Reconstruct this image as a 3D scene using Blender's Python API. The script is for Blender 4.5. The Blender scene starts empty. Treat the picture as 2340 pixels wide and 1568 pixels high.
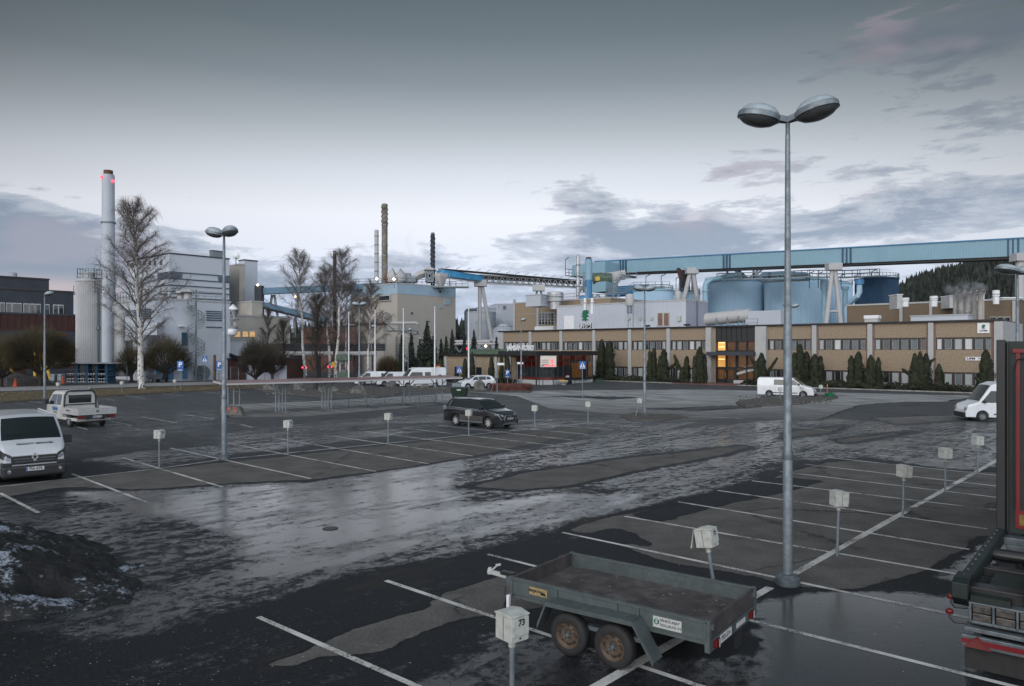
import bpy, math, random
import numpy as np
from mathutils import Vector, Matrix
R = math.radians
S = bpy.context.scene
COL = S.collection
# ---------------------------------------------------------------- camera
CH = 4.55; F = 1700.0; CXP = 1170.0; HY = 801.0
cd = bpy.data.cameras.new("camera"); cam = bpy.data.objects.new("camera", cd); COL.objects.link(cam)
cam.location = (0, 0, CH); cam.rotation_euler = (R(90), 0, 0)
cd.sensor_width = 36; cd.lens = 36 * F / 2340; cd.shift_y = 17 / 2340; cd.clip_end = 6000; cd.clip_start = .1
S.camera = cam
# ---------------------------------------------------------------- exposure
S.view_settings.view_transform = 'Standard'; S.view_settings.look = 'None'
S.view_settings.exposure = .22; S.view_settings.gamma = 1
# ---------------------------------------------------------------- node maths helper
class NT:
    def __init__(s, nt): s.nt = nt
    def n(s, t, **k):
        o = s.nt.nodes.new(t)
        for a, b in k.items(): setattr(o, a, b)
        return o
    def lk(s, v, sock):
        if isinstance(v, bpy.types.NodeSocket): s.nt.links.new(v, sock)
        elif v is not None:
            if isinstance(v, (tuple, list)) and len(v) == 3 and sock.type == 'RGBA': v = (*v, 1)
            sock.default_value = v
    def m(s, op, a, b=None, c=None, clamp=False):
        o = s.n('ShaderNodeMath', operation=op, use_clamp=clamp)
        for i, v in enumerate((a, b, c)):
            if v is not None: s.lk(v, o.inputs[i])
        return o.outputs[0]
    def add(s, a, b): return s.m('ADD', a, b)
    def sub(s, a, b): return s.m('SUBTRACT', a, b)
    def mul(s, a, b): return s.m('MULTIPLY', a, b)
    def mix(s, f, a, b, blend='MIX'):
        o = s.n('ShaderNodeMix', data_type='RGBA', blend_type=blend)
        s.lk(f, o.inputs[0]); s.lk(a, o.inputs[6]); s.lk(b, o.inputs[7]); return o.outputs[2]
    def ss(s, v, a, b, ta=0., tb=1.):
        o = s.n('ShaderNodeMapRange', interpolation_type='SMOOTHSTEP')
        for i, q in enumerate((v, a, b, ta, tb)): s.lk(q, o.inputs[i])
        return o.outputs[0]
    def ramp(s, v, pts, mode='LINEAR'):
        o = s.n('ShaderNodeValToRGB'); cr = o.color_ramp; cr.interpolation = mode
        while len(cr.elements) < len(pts): cr.elements.new(0.5)
        for e, (p, c) in zip(cr.elements, pts): e.position = p; e.color = (*c, 1)
        s.lk(v, o.inputs[0]); return o.outputs[0]
    def noise(s, vec, scale, detail=4, rough=.55, dist=0.):
        o = s.n('ShaderNodeTexNoise'); s.lk(vec, o.inputs['Vector']) if vec is not None else None
        o.inputs['Scale'].default_value = scale; o.inputs['Detail'].default_value = detail
        o.inputs['Roughness'].default_value = rough; o.inputs['Distortion'].default_value = dist
        return o.outputs[0]
    def xyz(s, v):
        o = s.n('ShaderNodeSeparateXYZ'); s.lk(v, o.inputs[0]); return o.outputs
    def comb(s, x, y, z):
        o = s.n('ShaderNodeCombineXYZ')
        for i, q in enumerate((x, y, z)): s.lk(q, o.inputs[i])
        return o.outputs[0]
# ---------------------------------------------------------------- world
W = bpy.data.worlds.new("World"); S.world = W; W.use_nodes = True
nt = W.node_tree; nt.nodes.clear(); N = NT(nt)
SUN_AZ, SUN_EL = R(-150), R(4)
tc = N.n('ShaderNodeTexCoord'); D = tc.outputs['Generated']; dx, dy, dz = N.xyz(D)
el = N.m('ARCSINE', dz, clamp=False); az = N.m('ARCTAN2', dx, dy)
elc = N.m('MAXIMUM', el, 0.0)
g = lambda a: tuple(a)
grad = N.ramp(N.m('DIVIDE', elc, 0.7), [
    (0.0, (.46, .54, .70)), (.09, (.49, .57, .73)), (.17, (.67, .695, .785)), (.25, (.73, .735, .79)), (.33, (.58, .60, .645)),
    (.41, (.365, .388, .418)), (.49, (.20, .226, .248)), (.57, (.123, .147, .162)), (.65, (.085, .105, .117)), (1.0, (.085, .11, .125))])
azw = N.m('MINIMUM', N.m('ABSOLUTE', az), 0.75)
side = N.mul(N.mul(azw, azw), N.ss(elc, .03, .35, .35, 1.25))  # lens vignette put into the sky colour, darker to both sides
grad = N.mix(1.0, grad, N.comb(*(N.sub(1.0, side),) * 3), 'MULTIPLY')
warp = N.noise(D, 5, 3)
cu = N.comb(N.mul(az, 4.2), N.mul(el, 13.0), N.mul(warp, .35))
nz = N.noise(cu, 1.7, 10, .64, .3)
cu2 = N.comb(N.mul(az, 3.0), N.mul(el, 16.0), 4.2)
nz2 = N.noise(cu2, 4.5, 7, .62, .2)
bias = None
for (a, e, sa, se, amp) in [(-.60, .125, .15, .030, .26), (-.55, .07, .20, .030, .16), (.09, .205, .055, .022, .20), (.22, .155, .20, .028, .17), (.10, .13, .20, .03, .09), (.0, .10, .55, .03, .06),
                            (.57, .165, .11, .028, .20), (.54, .36, .13, .075, .22), (.58, .27, .10, .03, .10), (.33, .235, .10, .022, .12), (-.045, .245, .05, .02, .17),
                            (.30, .07, .6, .03, .08), (-.25, .11, .06, .012, .08), (0, .28, 1.2, .045, -.11), (-.25, .40, .5, .09, -.3), (-.15, .19, .18, .05, -.16)]:
    u = N.m('DIVIDE', N.sub(az, a), sa); v = N.m('DIVIDE', N.sub(el, e), se)
    r2 = N.add(N.mul(u, u), N.mul(v, v))
    b = N.mul(N.m('EXPONENT', N.mul(r2, -.6)), amp)
    bias = b if bias is None else N.add(bias, b)
dens = N.add(N.add(N.mul(nz, .66), N.mul(nz2, .34)), bias)
cl = N.ss(dens, .548, .618)
core = N.ss(dens, .60, .74)
ccol = N.mix(N.ss(el, .10, .34), (.235, .285, .385), (.098, .112, .14))
ccol = N.mix(N.mul(N.ss(az, -.2, -.6), .55), ccol, (.12, .175, .24))
thin = N.mix(.5, ccol, grad)
ccol = N.mix(core, thin, ccol)
sky = N.mix(N.mul(cl, .93), grad, ccol)
pk = N.ss(N.noise(cu, 1.1, 3), .52, .68)
sky = N.mix(N.mul(pk, N.mul(cl, .16)), sky, (.62, .42, .45))
# warm afterglow low over the left horizon
aw = N.m('DIVIDE', N.add(az, .56), .09); ew = N.m('DIVIDE', N.sub(el, .07), .012)
glow = N.m('EXPONENT', N.mul(N.add(N.mul(aw, aw), N.mul(ew, ew)), -.7))
sky = N.mix(N.mul(glow, .35), sky, (.85, .60, .55))
st = N.n('ShaderNodeTexSky', sky_type='NISHITA'); st.sun_disc = False
st.sun_elevation = SUN_EL; st.sun_rotation = SUN_AZ; st.altitude = 100
back = N.ss(dy, .20, -.5)           # unseen sky behind the viewer, brightened to light the facades
sky = N.mix(back, sky, N.ramp(N.m('DIVIDE', elc, 1.4), [(0, (1.15, 1.15, 1.2)), (.25, (1.0, 1.06, 1.16)), (.6, (.60, .68, .78)), (1, (.20, .25, .29))]))
skn = N.mix(.015, N.mix(1.0, sky, (1.04, 1.06, 1.085), 'MULTIPLY'), st.outputs[0])
bg = N.n('ShaderNodeBackground'); N.lk(skn, bg.inputs[0]); bg.inputs[1].default_value = 1.0
wo = N.n('ShaderNodeOutputWorld'); nt.links.new(bg.outputs[0], wo.inputs[0])
W.cycles.sampling_method = 'MANUAL'; W.cycles.sample_map_resolution = 512
# ---------------------------------------------------------------- sun
sl = bpy.data.lights.new("sun", 'SUN'); sl.energy = 1.1; sl.angle = R(50); sl.color = (1, .93, .87)
so = bpy.data.objects.new("sun", sl); COL.objects.link(so)
sd = Vector((math.sin(SUN_AZ) * math.cos(R(28)), math.cos(SUN_AZ) * math.cos(R(28)), math.sin(R(28))))
so.rotation_euler = sd.to_track_quat('Z', 'Y').to_euler(); so.location = (-60, -10, 60)
# ---------------------------------------------------------------- picture <-> place
def at(px, py, z=0.0):
    Y = (CH - z) * F / (py - HY); return Vector(((px - CXP) * Y / F, Y, z))
def atY(px, py, Y): return Vector(((px - CXP) * Y / F, Y, CH + (HY - py) * Y / F))
def zat(py, Y): return CH + (HY - py) * Y / F
U = Vector((.742, -.671, 0)).normalized(); BK = Vector((.671, .742, 0)).normalized()
def hit(P, d, px):
    k = (px - CXP) / F; return (k * P.y - P.x) / (d.x - k * d.y)
ANG = math.atan2(U.y, U.x)
# ---------------------------------------------------------------- materials
MATS = {}
def mat(name, col, rough=.6, metal=0., var=.12, vs=2., bump=0., bs=30., dirt=None, df=.5, ds=1.2, emit=None, es=0., spec=.5, coat=0., alpha=1., trans=0.):
    if name in MATS: return MATS[name]
    m = bpy.data.materials.new(name); m.use_nodes = True; t = m.node_tree; b = t.nodes['Principled BSDF']; n = NT(t)
    tcn = n.n('ShaderNodeTexCoord'); P = tcn.outputs['Object']
    c = col
    if var > 0:
        q = n.noise(P, vs, 5, .6)
        lo = tuple(x * (1 - var * 1.6) for x in col); hi = tuple(min(1, x * (1 + var * 1.3)) for x in col)
        c = n.mix(n.ss(q, .3, .7), lo, hi)
    if dirt is not None:
        q2 = n.noise(P, ds, 6, .65, .3); c = n.mix(n.mul(n.ss(q2, .48, .68), df), c, dirt)
        n.lk(n.ss(q2, .4, .7, rough, min(1, rough + .25)), b.inputs['Roughness'])
    else: b.inputs['Roughness'].default_value = rough
    n.lk(c, b.inputs['Base Color']); b.inputs['Metallic'].default_value = metal
    b.inputs['Specular IOR Level'].default_value = spec; b.inputs['Coat Weight'].default_value = coat
    if bump > 0:
        bn = n.n('ShaderNodeBump'); bn.inputs['Strength'].default_value = bump; bn.inputs['Distance'].default_value = .02
        n.lk(n.noise(P, bs, 4, .6), bn.inputs['Height']); t.links.new(bn.outputs[0], b.inputs['Normal'])
    if emit: n.lk(emit, b.inputs['Emission Color']); b.inputs['Emission Strength'].default_value = es
    if trans: b.inputs['Transmission Weight'].default_value = trans
    if alpha < 1: b.inputs['Alpha'].default_value = alpha
    MATS[name] = m; return m
M = {}
M['galv'] = mat('galvanised_steel', (.20, .235, .26), .45, .45, .10, 9, .05, 20, (.12, .14, .155), .5, 4)
M['galvt'] = mat('trailer_zinc', (.095, .117, .12), .5, .3, .14, 2.2, .05, 20, (.055, .066, .068), .6, 2.2)
M['silver'] = mat('silver_paint', (.45, .46, .47), .3, .2, .03)
M['galv_dark'] = mat('dark_galvanised', (.13, .155, .17), .5, .5, .2, 6)
M['white'] = mat('white_paint', (.74, .76, .78), .4, 0, .05, 3)
M['cream'] = mat('cream_plastic', (.46, .48, .45), .45, 0, .04, 12, .05, 60, (.27, .27, .24), .5, 9)
M['concrete'] = mat('concrete', (.40, .41, .41), .9, 0, .03, 1.5, .15, 40, (.33, .335, .335), .4, .5)
M['brick'] = mat('tan_aggregate', (.285, .226, .162), .95, 0, .11, 5, .4, 60)
M['brick2'] = mat('brown_brick', (.165, .125, .085), .9, 0, .12, 5, .3, 60)
M['pink'] = mat('pinkish_joint', (.20, .12, .10), .9, 0, .1)
M['brown'] = mat('dark_brown_frame', (.028, .022, .018), .45, 0, .1)
M['black'] = mat('black_metal', (.018, .019, .021), .4, 0, .1)
M['rubber'] = mat('tyre_rubber', (.018, .018, .019), .75, 0, .15, 8, .15, 60)
M['plastic'] = mat('black_plastic', (.02, .021, .023), .5, 0, .1)
M['glass'] = mat('dark_glass', (.022, .028, .033), .06, 0, .05, spec=.9)
M['carglass'] = mat('car_glass', (.012, .017, .018), .04, 0, .0, spec=.8)
M['curtain'] = mat('window_curtain', (.34, .37, .38), .35, 0, .03, 1, spec=.5)
M['curtain2'] = mat('window_curtain_grey', (.12, .145, .16), .2, 0, .10, 1, spec=.6)
M['curtain3'] = mat('bright_blind', (.52, .55, .56), .3, 0, .05, 3, spec=.5)
M['lit'] = mat('lit_window', (.5, .3, .1), .3, 0, .3, .9, emit=(1, .50, .12), es=.42)
M['tube'] = mat('lit_tube', (.8, .6, .3), .4, 0, 0, emit=(1, .70, .30), es=1.6)
M['litdim'] = mat('dim_lit_window', (.045, .025, .012), .15, 0, .3, 1.5, emit=(1, .42, .12), es=.045)
M['litmid'] = mat('brown_lit_window', (.08, .045, .02), .15, 0, .4, 1.2, emit=(1, .42, .14), es=.06)
M['litwarm'] = mat('warm_factory_window', (.3, .2, .1), .3, 0, .5, 2.5, emit=(1, .62, .28), es=.42)
M['redglass'] = mat('red_tinted_glass', (.045, .009, .007), .08, 0, .5, 1.1, spec=.8, emit=(1, .08, .03), es=.012)
M['redstrip'] = mat('red_window_strip', (.17, .022, .017), .2, 0, .15, 3, spec=.6)
M['gwall'] = mat('pale_grey_sheet', (.45, .49, .545), .6, 0, .02, .3, 0, 30, (.38, .41, .46), .35, .2)
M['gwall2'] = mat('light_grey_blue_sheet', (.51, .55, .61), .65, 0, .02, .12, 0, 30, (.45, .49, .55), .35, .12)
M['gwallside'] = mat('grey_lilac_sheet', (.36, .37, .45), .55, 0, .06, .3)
M['charcoal'] = mat('charcoal_cladding', (.045, .052, .066), .85, 0, .1, .4)
M['redbrown'] = mat('oxide_red_cladding', (.062, .026, .023), .85, 0, .12, .6)
M['redbrick'] = mat('red_brick', (.135, .065, .052), .85, 0, .15, 3)
M['beige'] = mat('beige_render', (.40, .375, .34), .85, 0, .02, .12, 0, 30, (.34, .315, .28), .4, .06)
M['beige2'] = mat('beige_panel', (.42, .40, .365), .7, 0, .07, .3)
M['lblue'] = mat('light_blue_band', (.31, .43, .53), .6, 0, .07, .2)
M['cblue'] = mat('conveyor_blue', (.235, .39, .475), .65, 0, .03, .1, 0, 30, (.20, .34, .42), .4, .1)
M['cdark'] = mat('navy_stripe', (.025, .075, .13), .5, 0, .05)
M['tblue'] = mat('tank_pale_blue', (.35, .52, .66), .65, 0, .03, .12, 0, 30, (.27, .44, .55), .4, .1)
M['tnavy'] = mat('tank_navy', (.020, .065, .13), .7, 0, .12, .4)
M['mblue'] = mat('mid_blue_paint', (.045, .19, .37), .45, 0, .08, .5)
M['pipeblue'] = mat('pipe_pale_blue', (.25, .42, .52), .4, 0, .08, .6)
M['rust'] = mat('rusty_steel', (.13, .065, .035), .7, .3, .3, 5, .2, 30)
M['oldstack'] = mat('mossy_concrete_stack', (.17, .16, .125), .85, 0, .25, .8, 0, 30, (.28, .275, .255), .7, .5)
M['steel'] = mat('stainless_stack', (.46, .47, .49), .38, .5, .12, .8)
M['steelw'] = mat('weathered_pale_steel', (.43, .435, .44), .6, .0, .04, .5)
M['roofblk'] = mat('black_roof_edge', (.014, .014, .016), .5, 0, .1)
M['roof'] = mat('felt_roof', (.10, .10, .105), .9, 0, .2, .4)
M['felt'] = mat('brick_red_felt', (.20, .095, .09), .38, 0, .2, 1.5, .2, 40)
M['green'] = mat('logo_green', (.004, .13, .06), .45, 0, .05)
M['dgreen'] = mat('dark_green_plastic', (.009, .030, .018), .4, 0, .15, 3)
M['tgreen'] = mat('truck_dark_green', (.008, .016, .015), .55, 0, .25, 3)
M['mgreen'] = mat('machine_green', (.075, .115, .085), .6, 0, .2, 2)
M['red'] = mat('signal_red', (.15, .008, .013), .35, 0, .08)
M['orange'] = mat('orange_red_plastic', (.65, .09, .03), .5, 0, .05)
M['yellow'] = mat('yellow_paint', (.55, .36, .04), .5, 0, .1)
M['signblue'] = mat('sign_blue', (.012, .105, .36), .35, 0, .05)
M['bark'] = mat('dark_bark', (.035, .030, .025), .9, 0, .2, 6)
M['twig'] = mat('birch_twig', (.12, .105, .098), .9, 0, .2, 3)
M['willow'] = mat('willow_twig', (.066, .056, .027), .9, 0, .35, .6)
M['willowd'] = mat('dark_willow_twig', (.06, .052, .040), .9, 0, .3, .6)
M['conif'] = mat('spruce_needles', (.016, .026, .018), .8, 0, .5, 1.2)
M['thuja'] = mat('thuja_green', (.024, .030, .014), .85, 0, .5, 2.0)
M['juniper'] = mat('juniper_green', (.024, .032, .018), .85, 0, .5, 1.0)
M['forest'] = mat('far_forest', (.024, .032, .026), .95, 0, .5, .12)
M['rock'] = mat('granite_boulder', (.13, .13, .12), .85, 0, .35, 1.6, .7, 5, (.05, .05, .045), .7, 1.5)
M['redbush'] = mat('red_brown_twigs', (.12, .048, .038), .9, 0, .35, 1.)
M['curb'] = mat('kerb_stone', (.24, .235, .22), .85, 0, .2, 2)
M['line'] = mat('line_paint', (.56, .57, .55), .6, 0, .15, 6, 0, 30, (.10, .10, .10), .75, 9)
M['paper'] = mat('pale_sticker', (.46, .48, .47), .5, 0, .05)
M['ochre'] = mat('ochre_sticker', (.33, .25, .12), .6, 0, .15, 20)
M['ink'] = mat('black_print', (.012, .012, .014), .5, 0, 0)
M['chrome'] = mat('chrome', (.6, .62, .64), .15, .9, 0)
M['lamp'] = mat('headlamp_glass', (.26, .28, .31), .08, .3, .3, 12)
M['tail'] = mat('tail_lamp_red', (.13, .010, .010), .15, 0, .1)
M['amber'] = mat('amber_lamp', (.6, .2, .03), .2, 0, .05)
M['ledred'] = mat('led_red', (.5, .02, .02), .4, 0, 0, emit=(1, .04, .08), es=1.5)
M['ledboard'] = mat('backlit_board', (.5, .46, .42), .4, 0, .05, emit=(1, .82, .68), es=.16)
M['lampwarm'] = mat('lit_lamp', (.8, .6, .4), .4, 0, 0, emit=(1, .72, .42), es=5)
M['lampred'] = mat('lit_red_lamp', (.8, .05, .05), .4, 0, 0, emit=(1, .05, .10), es=3)
M['wvan'] = mat('white_car_paint', (.66, .69, .72), .28, 0, .03, 2, coat=.6)
M['wtruck'] = mat('dirty_white_paint', (.50, .51, .49), .35, 0, .06, 2, 0, 30, (.30, .28, .25), .5, 2, coat=.3)
M['bcar'] = mat('black_car_paint', (.012, .013, .016), .16, .0, .05, 2, coat=1)
M['bcardirt'] = mat('dusty_dark_paint', (.055, .050, .045), .5, 0, .2, 2)
M['plate'] = mat('number_plate', (.6, .6, .6), .4, 0, 0)
# ---------------------------------------------------------------- mesh builder
class MB:
    def __init__(s): s.v = []; s.f = []
    def add(s, vs, fs):
        o = len(s.v); s.v += [tuple(q) for q in vs]; s.f += [tuple(i + o for i in f) for f in fs]; return s
    def box(s, x0, x1, y0, y1, z0, z1):
        return s.add([(x0, y0, z0), (x1, y0, z0), (x1, y1, z0), (x0, y1, z0), (x0, y0, z1), (x1, y0, z1), (x1, y1, z1), (x0, y1, z1)],
                     [(0, 3, 2, 1), (4, 5, 6, 7), (0, 1, 5, 4), (1, 2, 6, 5), (2, 3, 7, 6), (3, 0, 4, 7)])
    def hexa(s, p): return s.add(p, [(0, 3, 2, 1), (4, 5, 6, 7), (0, 1, 5, 4), (1, 2, 6, 5), (2, 3, 7, 6), (3, 0, 4, 7)])
    def beam(s, a, b, w, h=None):
        a, b = Vector(a), Vector(b); h = h or w; d = (b - a).normalized()
        up = Vector((0, 0, 1)) if abs(d.z) < .95 else Vector((1, 0, 0))
        x = d.cross(up).normalized() * w / 2; y = x.cross(d).normalized() * h / 2
        return s.hexa([a - x - y, a + x - y, a + x + y, a - x + y, b - x - y, b + x - y, b + x + y, b - x + y])
    def tube(s, a, b, r, r2=None, n=8, cap=True):
        return s.pipe([a, b], [r, r if r2 is None else r2], n, cap)
    def pipe(s, pts, rs, n=8, cap=True):
        pts = [Vector(p) for p in pts]
        if not isinstance(rs, (list, tuple)): rs = [rs] * len(pts)
        vs = []; ref = None
        for i, p in enumerate(pts):
            d = (pts[min(i + 1, len(pts) - 1)] - pts[max(i - 1, 0)]).normalized()
            if ref is None: ref = Vector((0, 0, 1)) if abs(d.z) < .9 else Vector((1, 0, 0))
            x = d.cross(ref)
            if x.length < 1e-4: x = d.cross(Vector((0, 1, 0)))
            x.normalize(); y = x.cross(d)
            for k in range(n):
                t = 2 * math.pi * k / n; vs.append(p + (x * math.cos(t) + y * math.sin(t)) * rs[i])
        fs = [(i * n + k, i * n + (k + 1) % n, (i + 1) * n + (k + 1) % n, (i + 1) * n + k) for i in range(len(pts) - 1) for k in range(n)]
        if cap: fs += [tuple(range(n))[::-1], tuple(range((len(pts) - 1) * n, len(pts) * n))]
        return s.add(vs, fs)
    def lathe(s, prof, n=24, c=(0, 0, 0), axis='z', ph=0, cap=True):
        vs = []
        for r, h in prof:
            for k in range(n):
                t = 2 * math.pi * (k + ph) / n; a, b = r * math.cos(t), r * math.sin(t)
                v = (a, b, h) if axis == 'z' else (a, h, b) if axis == 'y' else (h, a, b)
                vs.append((v[0] + c[0], v[1] + c[1], v[2] + c[2]))
        m = len(prof)
        fs = [(i * n + k, i * n + (k + 1) % n, (i + 1) * n + (k + 1) % n, (i + 1) * n + k) for i in range(m - 1) for k in range(n)]
        if cap and prof[0][0] > 1e-5: fs.append(tuple(range(n))[::-1])
        if cap and prof[-1][0] > 1e-5: fs.append(tuple(range((m - 1) * n, m * n)))
        return s.add(vs, fs)
    def prism(s, pts, a, b, plane='xy'):
        m = len(pts)
        f = {'xy': lambda p, h: (p[0], p[1], h), 'xz': lambda p, h: (p[0], h, p[1]), 'yz': lambda p, h: (h, p[0], p[1])}[plane]
        vs = [f(p, a) for p in pts] + [f(p, b) for p in pts]
        return s.add(vs, [tuple(range(m))[::-1], tuple(range(m, 2 * m))] + [(i, (i + 1) % m, m + (i + 1) % m, m + i) for i in range(m)])
    def poly(s, pts): return s.add(pts, [tuple(range(len(pts)))])
    def grid(s, fn, nu, nv):
        vs = [fn(i / nu, j / nv) for i in range(nu + 1) for j in range(nv + 1)]
        return s.add(vs, [(i * (nv + 1) + j, (i + 1) * (nv + 1) + j, (i + 1) * (nv + 1) + j + 1, i * (nv + 1) + j + 1) for i in range(nu) for j in range(nv)])
    def build(s, name, m, parent=None, smooth=False, bevel=0., ang=40):
        me = bpy.data.meshes.new(name); me.from_pydata(s.v, [], s.f); me.update()
        if isinstance(m, str): m = M[m]
        me.materials.append(m)
        o = bpy.data.objects.new(name, me); COL.objects.link(o)
        if parent is not None: o.parent = parent
        if smooth:
            me.polygons.foreach_set('use_smooth', [True] * len(me.polygons))
            try: me.set_sharp_from_angle(angle=R(ang))
            except Exception: pass
        if bevel:
            b = o.modifiers.new('bevel', 'BEVEL'); b.width = bevel; b.segments = 2; b.limit_method = 'ANGLE'
        return o
def root(name, label, cat, loc=(0, 0, 0), rz=0., group=None):
    o = bpy.data.objects.new(name, None); COL.objects.link(o); o.empty_display_size = .2
    o.location = loc; o.rotation_euler = (0, 0, rz); tag(o, label, cat, group); return o
def tag(o, label=None, cat=None, group=None, kind=None):
    if label: o['label'] = label
    if cat: o['category'] = cat
    if group: o['group'] = group
    if kind: o['kind'] = kind
    return o
def copy_tree(o, loc=None, rz=None, label=None, parent=None):
    c = o.copy(); COL.objects.link(c)
    if parent is not None: c.parent = parent
    if loc is not None: c.location = loc
    if rz is not None: c.rotation_euler = (0, 0, rz)
    if label: c['label'] = label
    for ch in list(o.children): copy_tree(ch, parent=c)
    return c
def text(body, size, mt, parent, M4, name='lettering', ext=.004, bold=.0, align='CENTER', sx=1.):
    cu = bpy.data.curves.new('txt', 'FONT'); cu.body = body; cu.size = size; cu.extrude = ext; cu.align_x = align; cu.align_y = 'CENTER'
    cu.offset = bold; cu.resolution_u = 3
    t = bpy.data.objects.new('txt', cu); COL.objects.link(t); bpy.context.view_layer.update()
    me = bpy.data.meshes.new_from_object(t); bpy.data.objects.remove(t)
    me.materials.clear(); me.materials.append(M[mt])
    me.transform(M4 @ Matrix.Diagonal((sx, 1, 1, 1)))
    o = bpy.data.objects.new(name, me); COL.objects.link(o)
    if parent is not None: o.parent = parent
    return o
def frame4(o, x, y):      # matrix placing text: x along, y up
    x = Vector(x).normalized(); y = Vector(y).normalized(); z = x.cross(y)
    return Matrix(((x.x, y.x, z.x, o[0]), (x.y, y.y, z.y, o[1]), (x.z, y.z, z.z, o[2]), (0, 0, 0, 1)))
# ================================================================ GROUND
def inpoly(px, py, poly):
    ins = np.zeros(px.shape, bool); n = len(poly)
    for i in range(n):
        x1, y1 = poly[i]; x2, y2 = poly[(i + 1) % n]
        if y1 == y2: continue
        c = ((y1 > py) != (y2 > py)) & (px < (x2 - x1) * (py - y1) / (y2 - y1) + x1)
        ins ^= c
    return ins
xs = list(np.arange(-26, 26.01, .2)); q = 26.2; st_ = .22
while q < 2500: xs.append(q); st_ *= 1.06; q += st_
xs = np.array(sorted(list(xs) + [-a for a in xs if a > 26.01]))
ys = [-600, -200, -60, -20, -5, 0, 3]; q = 3.1; 
while q < 160: ys.append(q); q *= 1.0085
while q < 3500: ys.append(q); q *= 1.12
ys = np.array(ys); XX, YY = np.meshgrid(xs, ys)
PXX = CXP + XX * F / np.maximum(YY, .5); PYY = HY + CH * F / np.maximum(YY, .5)
# where the asphalt lay wet that evening: areas traced on the ground
wet = np.where(YY > 17, .585, .53)
def region(poly, val): 
    m = inpoly(PXX, PYY, poly) & (YY > 2); wet[m] = val
region([(-900, 1130), (-200, 1110), (150, 1120), (330, 1128), (500, 1100), (700, 1100), (900, 1066), (1060, 1046), (1260, 1015), (1480, 985), (1750, 962), (2000, 925), (2340, 960), (2340, 985), (2000, 1000), (1870, 1040), (1600, 1135), (1300, 1200), (1100, 1260), (880, 1300), (600, 1380), (350, 1460), (-900, 1500)], .76)
region([(130, 1125), (480, 1115), (700, 1105), (900, 1075), (1060, 1055), (1030, 1110), (1080, 1160), (1250, 1130), (1480, 1130), (1300, 1190), (1000, 1240), (700, 1310), (540, 1330), (560, 1230), (380, 1180)], .90)
region([(1500, 1010), (1750, 985), (1900, 1000), (1780, 1050), (1550, 1105), (1380, 1120), (1330, 1100), (1480, 1060)], .80)
region([(-400, 905), (60, 915), (900, 900), (1180, 880), (1180, 940), (1000, 975), (500, 1045), (-400, 1100)], .62)
region([(100, 945), (500, 935), (480, 985), (250, 1000), (100, 990)], .70)
region([(500, 990), (760, 960), (1020, 945), (1020, 965), (800, 1000), (520, 1035)], .74)
region([(200, 1050), (330, 1030), (640, 1010), (900, 985), (980, 985), (700, 1020), (500, 1045), (330, 1075)], .78)
region([(1180, 960), (1420, 950), (1600, 965), (1480, 990), (1240, 1010), (1150, 995)], .72)
region([(1680, 1065), (1900, 1010), (2100, 985), (2290, 990), (2340, 1060), (2200, 1080), (1990, 1045), (1850, 1052)], .78)
region([(-100, 1440), (350, 1470), (640, 1400), (1000, 1290), (1100, 1280), (1120, 1330), (850, 1440), (600, 1540), (1100, 1500), (1150, 1600), (-100, 1600)], .62)
# dry
region([(-300, 1140), (160, 1092), (330, 1076), (500, 1058), (660, 1042), (880, 1018), (1060, 999), (1180, 990), (1330, 975), (1370, 985), (1230, 1012), (1080, 1043), (930, 1068), (720, 1096), (500, 1106), (330, 1120), (150, 1112), (-300, 1190)], .12)
region([(1000, 890), (1230, 893), (1600, 890), (2250, 905), (2100, 925), (1860, 960), (1700, 955), (1520, 965), (1430, 948), (1260, 935), (1180, 905)], .10)
region([(510, 925), (760, 915), (1050, 898), (1050, 918), (900, 935), (700, 952), (520, 955)], .15)
region([(1070, 1112), (1200, 1080), (1400, 1050), (1690, 1018), (1720, 1022), (1660, 1040), (1420, 1085), (1300, 1112), (1180, 1122)], .16)
region([(570, 1526), (700, 1488), (745, 1462), (840, 1425), (960, 1392), (1030, 1350), (1160, 1312), (1400, 1290), (1500, 1340), (1300, 1375), (1180, 1398), (1060, 1410), (960, 1445), (880, 1492), (740, 1500), (650, 1526)], .13)
region([(1290, 1212), (1350, 1190), (1560, 1140), (1700, 1112), (1800, 1080), (1890, 1056), (1960, 1052), (2110, 1068), (2240, 1078), (2500, 1090), (2500, 1230), (2230, 1225), (2200, 1285), (2120, 1300), (1980, 1345), (1880, 1345), (1700, 1315), (1560, 1290), (1440, 1255), (1390, 1235)], .14)
region([(1440, 1175), (1600, 1140), (1700, 1105), (1800, 1090), (1890, 1100), (1820, 1120), (1700, 1145), (1560, 1180), (1500, 1200)], .52)
region([(1340, 1225), (1500, 1255), (1480, 1235), (1440, 1215), (1400, 1205)], .55)
region([(1960, 925), (2070, 918), (2200, 918), (2330, 935), (2240, 955), (2120, 962), (1980, 962), (1880, 955)], .50)
region([(1430, 935), (1700, 925), (1760, 930), (1600, 940)], .45)
region([(1230, 905), (1290, 903), (1480, 908), (1400, 914)], .42)
region([(2150, 1290), (2260, 1230), (2320, 1250), (2230, 1330), (2140, 1330)], .85)
region([(1700, 1380), (1880, 1350), (2040, 1350), (2210, 1370), (2260, 1460), (2240, 1620), (1720, 1620), (1750, 1480)], .97)
region([(1120, 1440), (1240, 1450), (1420, 1500), (1700, 1500), (1700, 1700), (900, 1700), (960, 1560)], .80)
region([(1800, 985), (1950, 970), (1900, 990), (1780, 1005)], .2)
region([(1900, 1005), (2020, 990), (2100, 985), (2000, 1005), (1930, 1015)], .2)
region([(1990, 955), (2280, 945), (2280, 955), (2050, 972)], .2)
region([(800, 975), (1010, 966), (820, 985)], .2)
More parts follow.
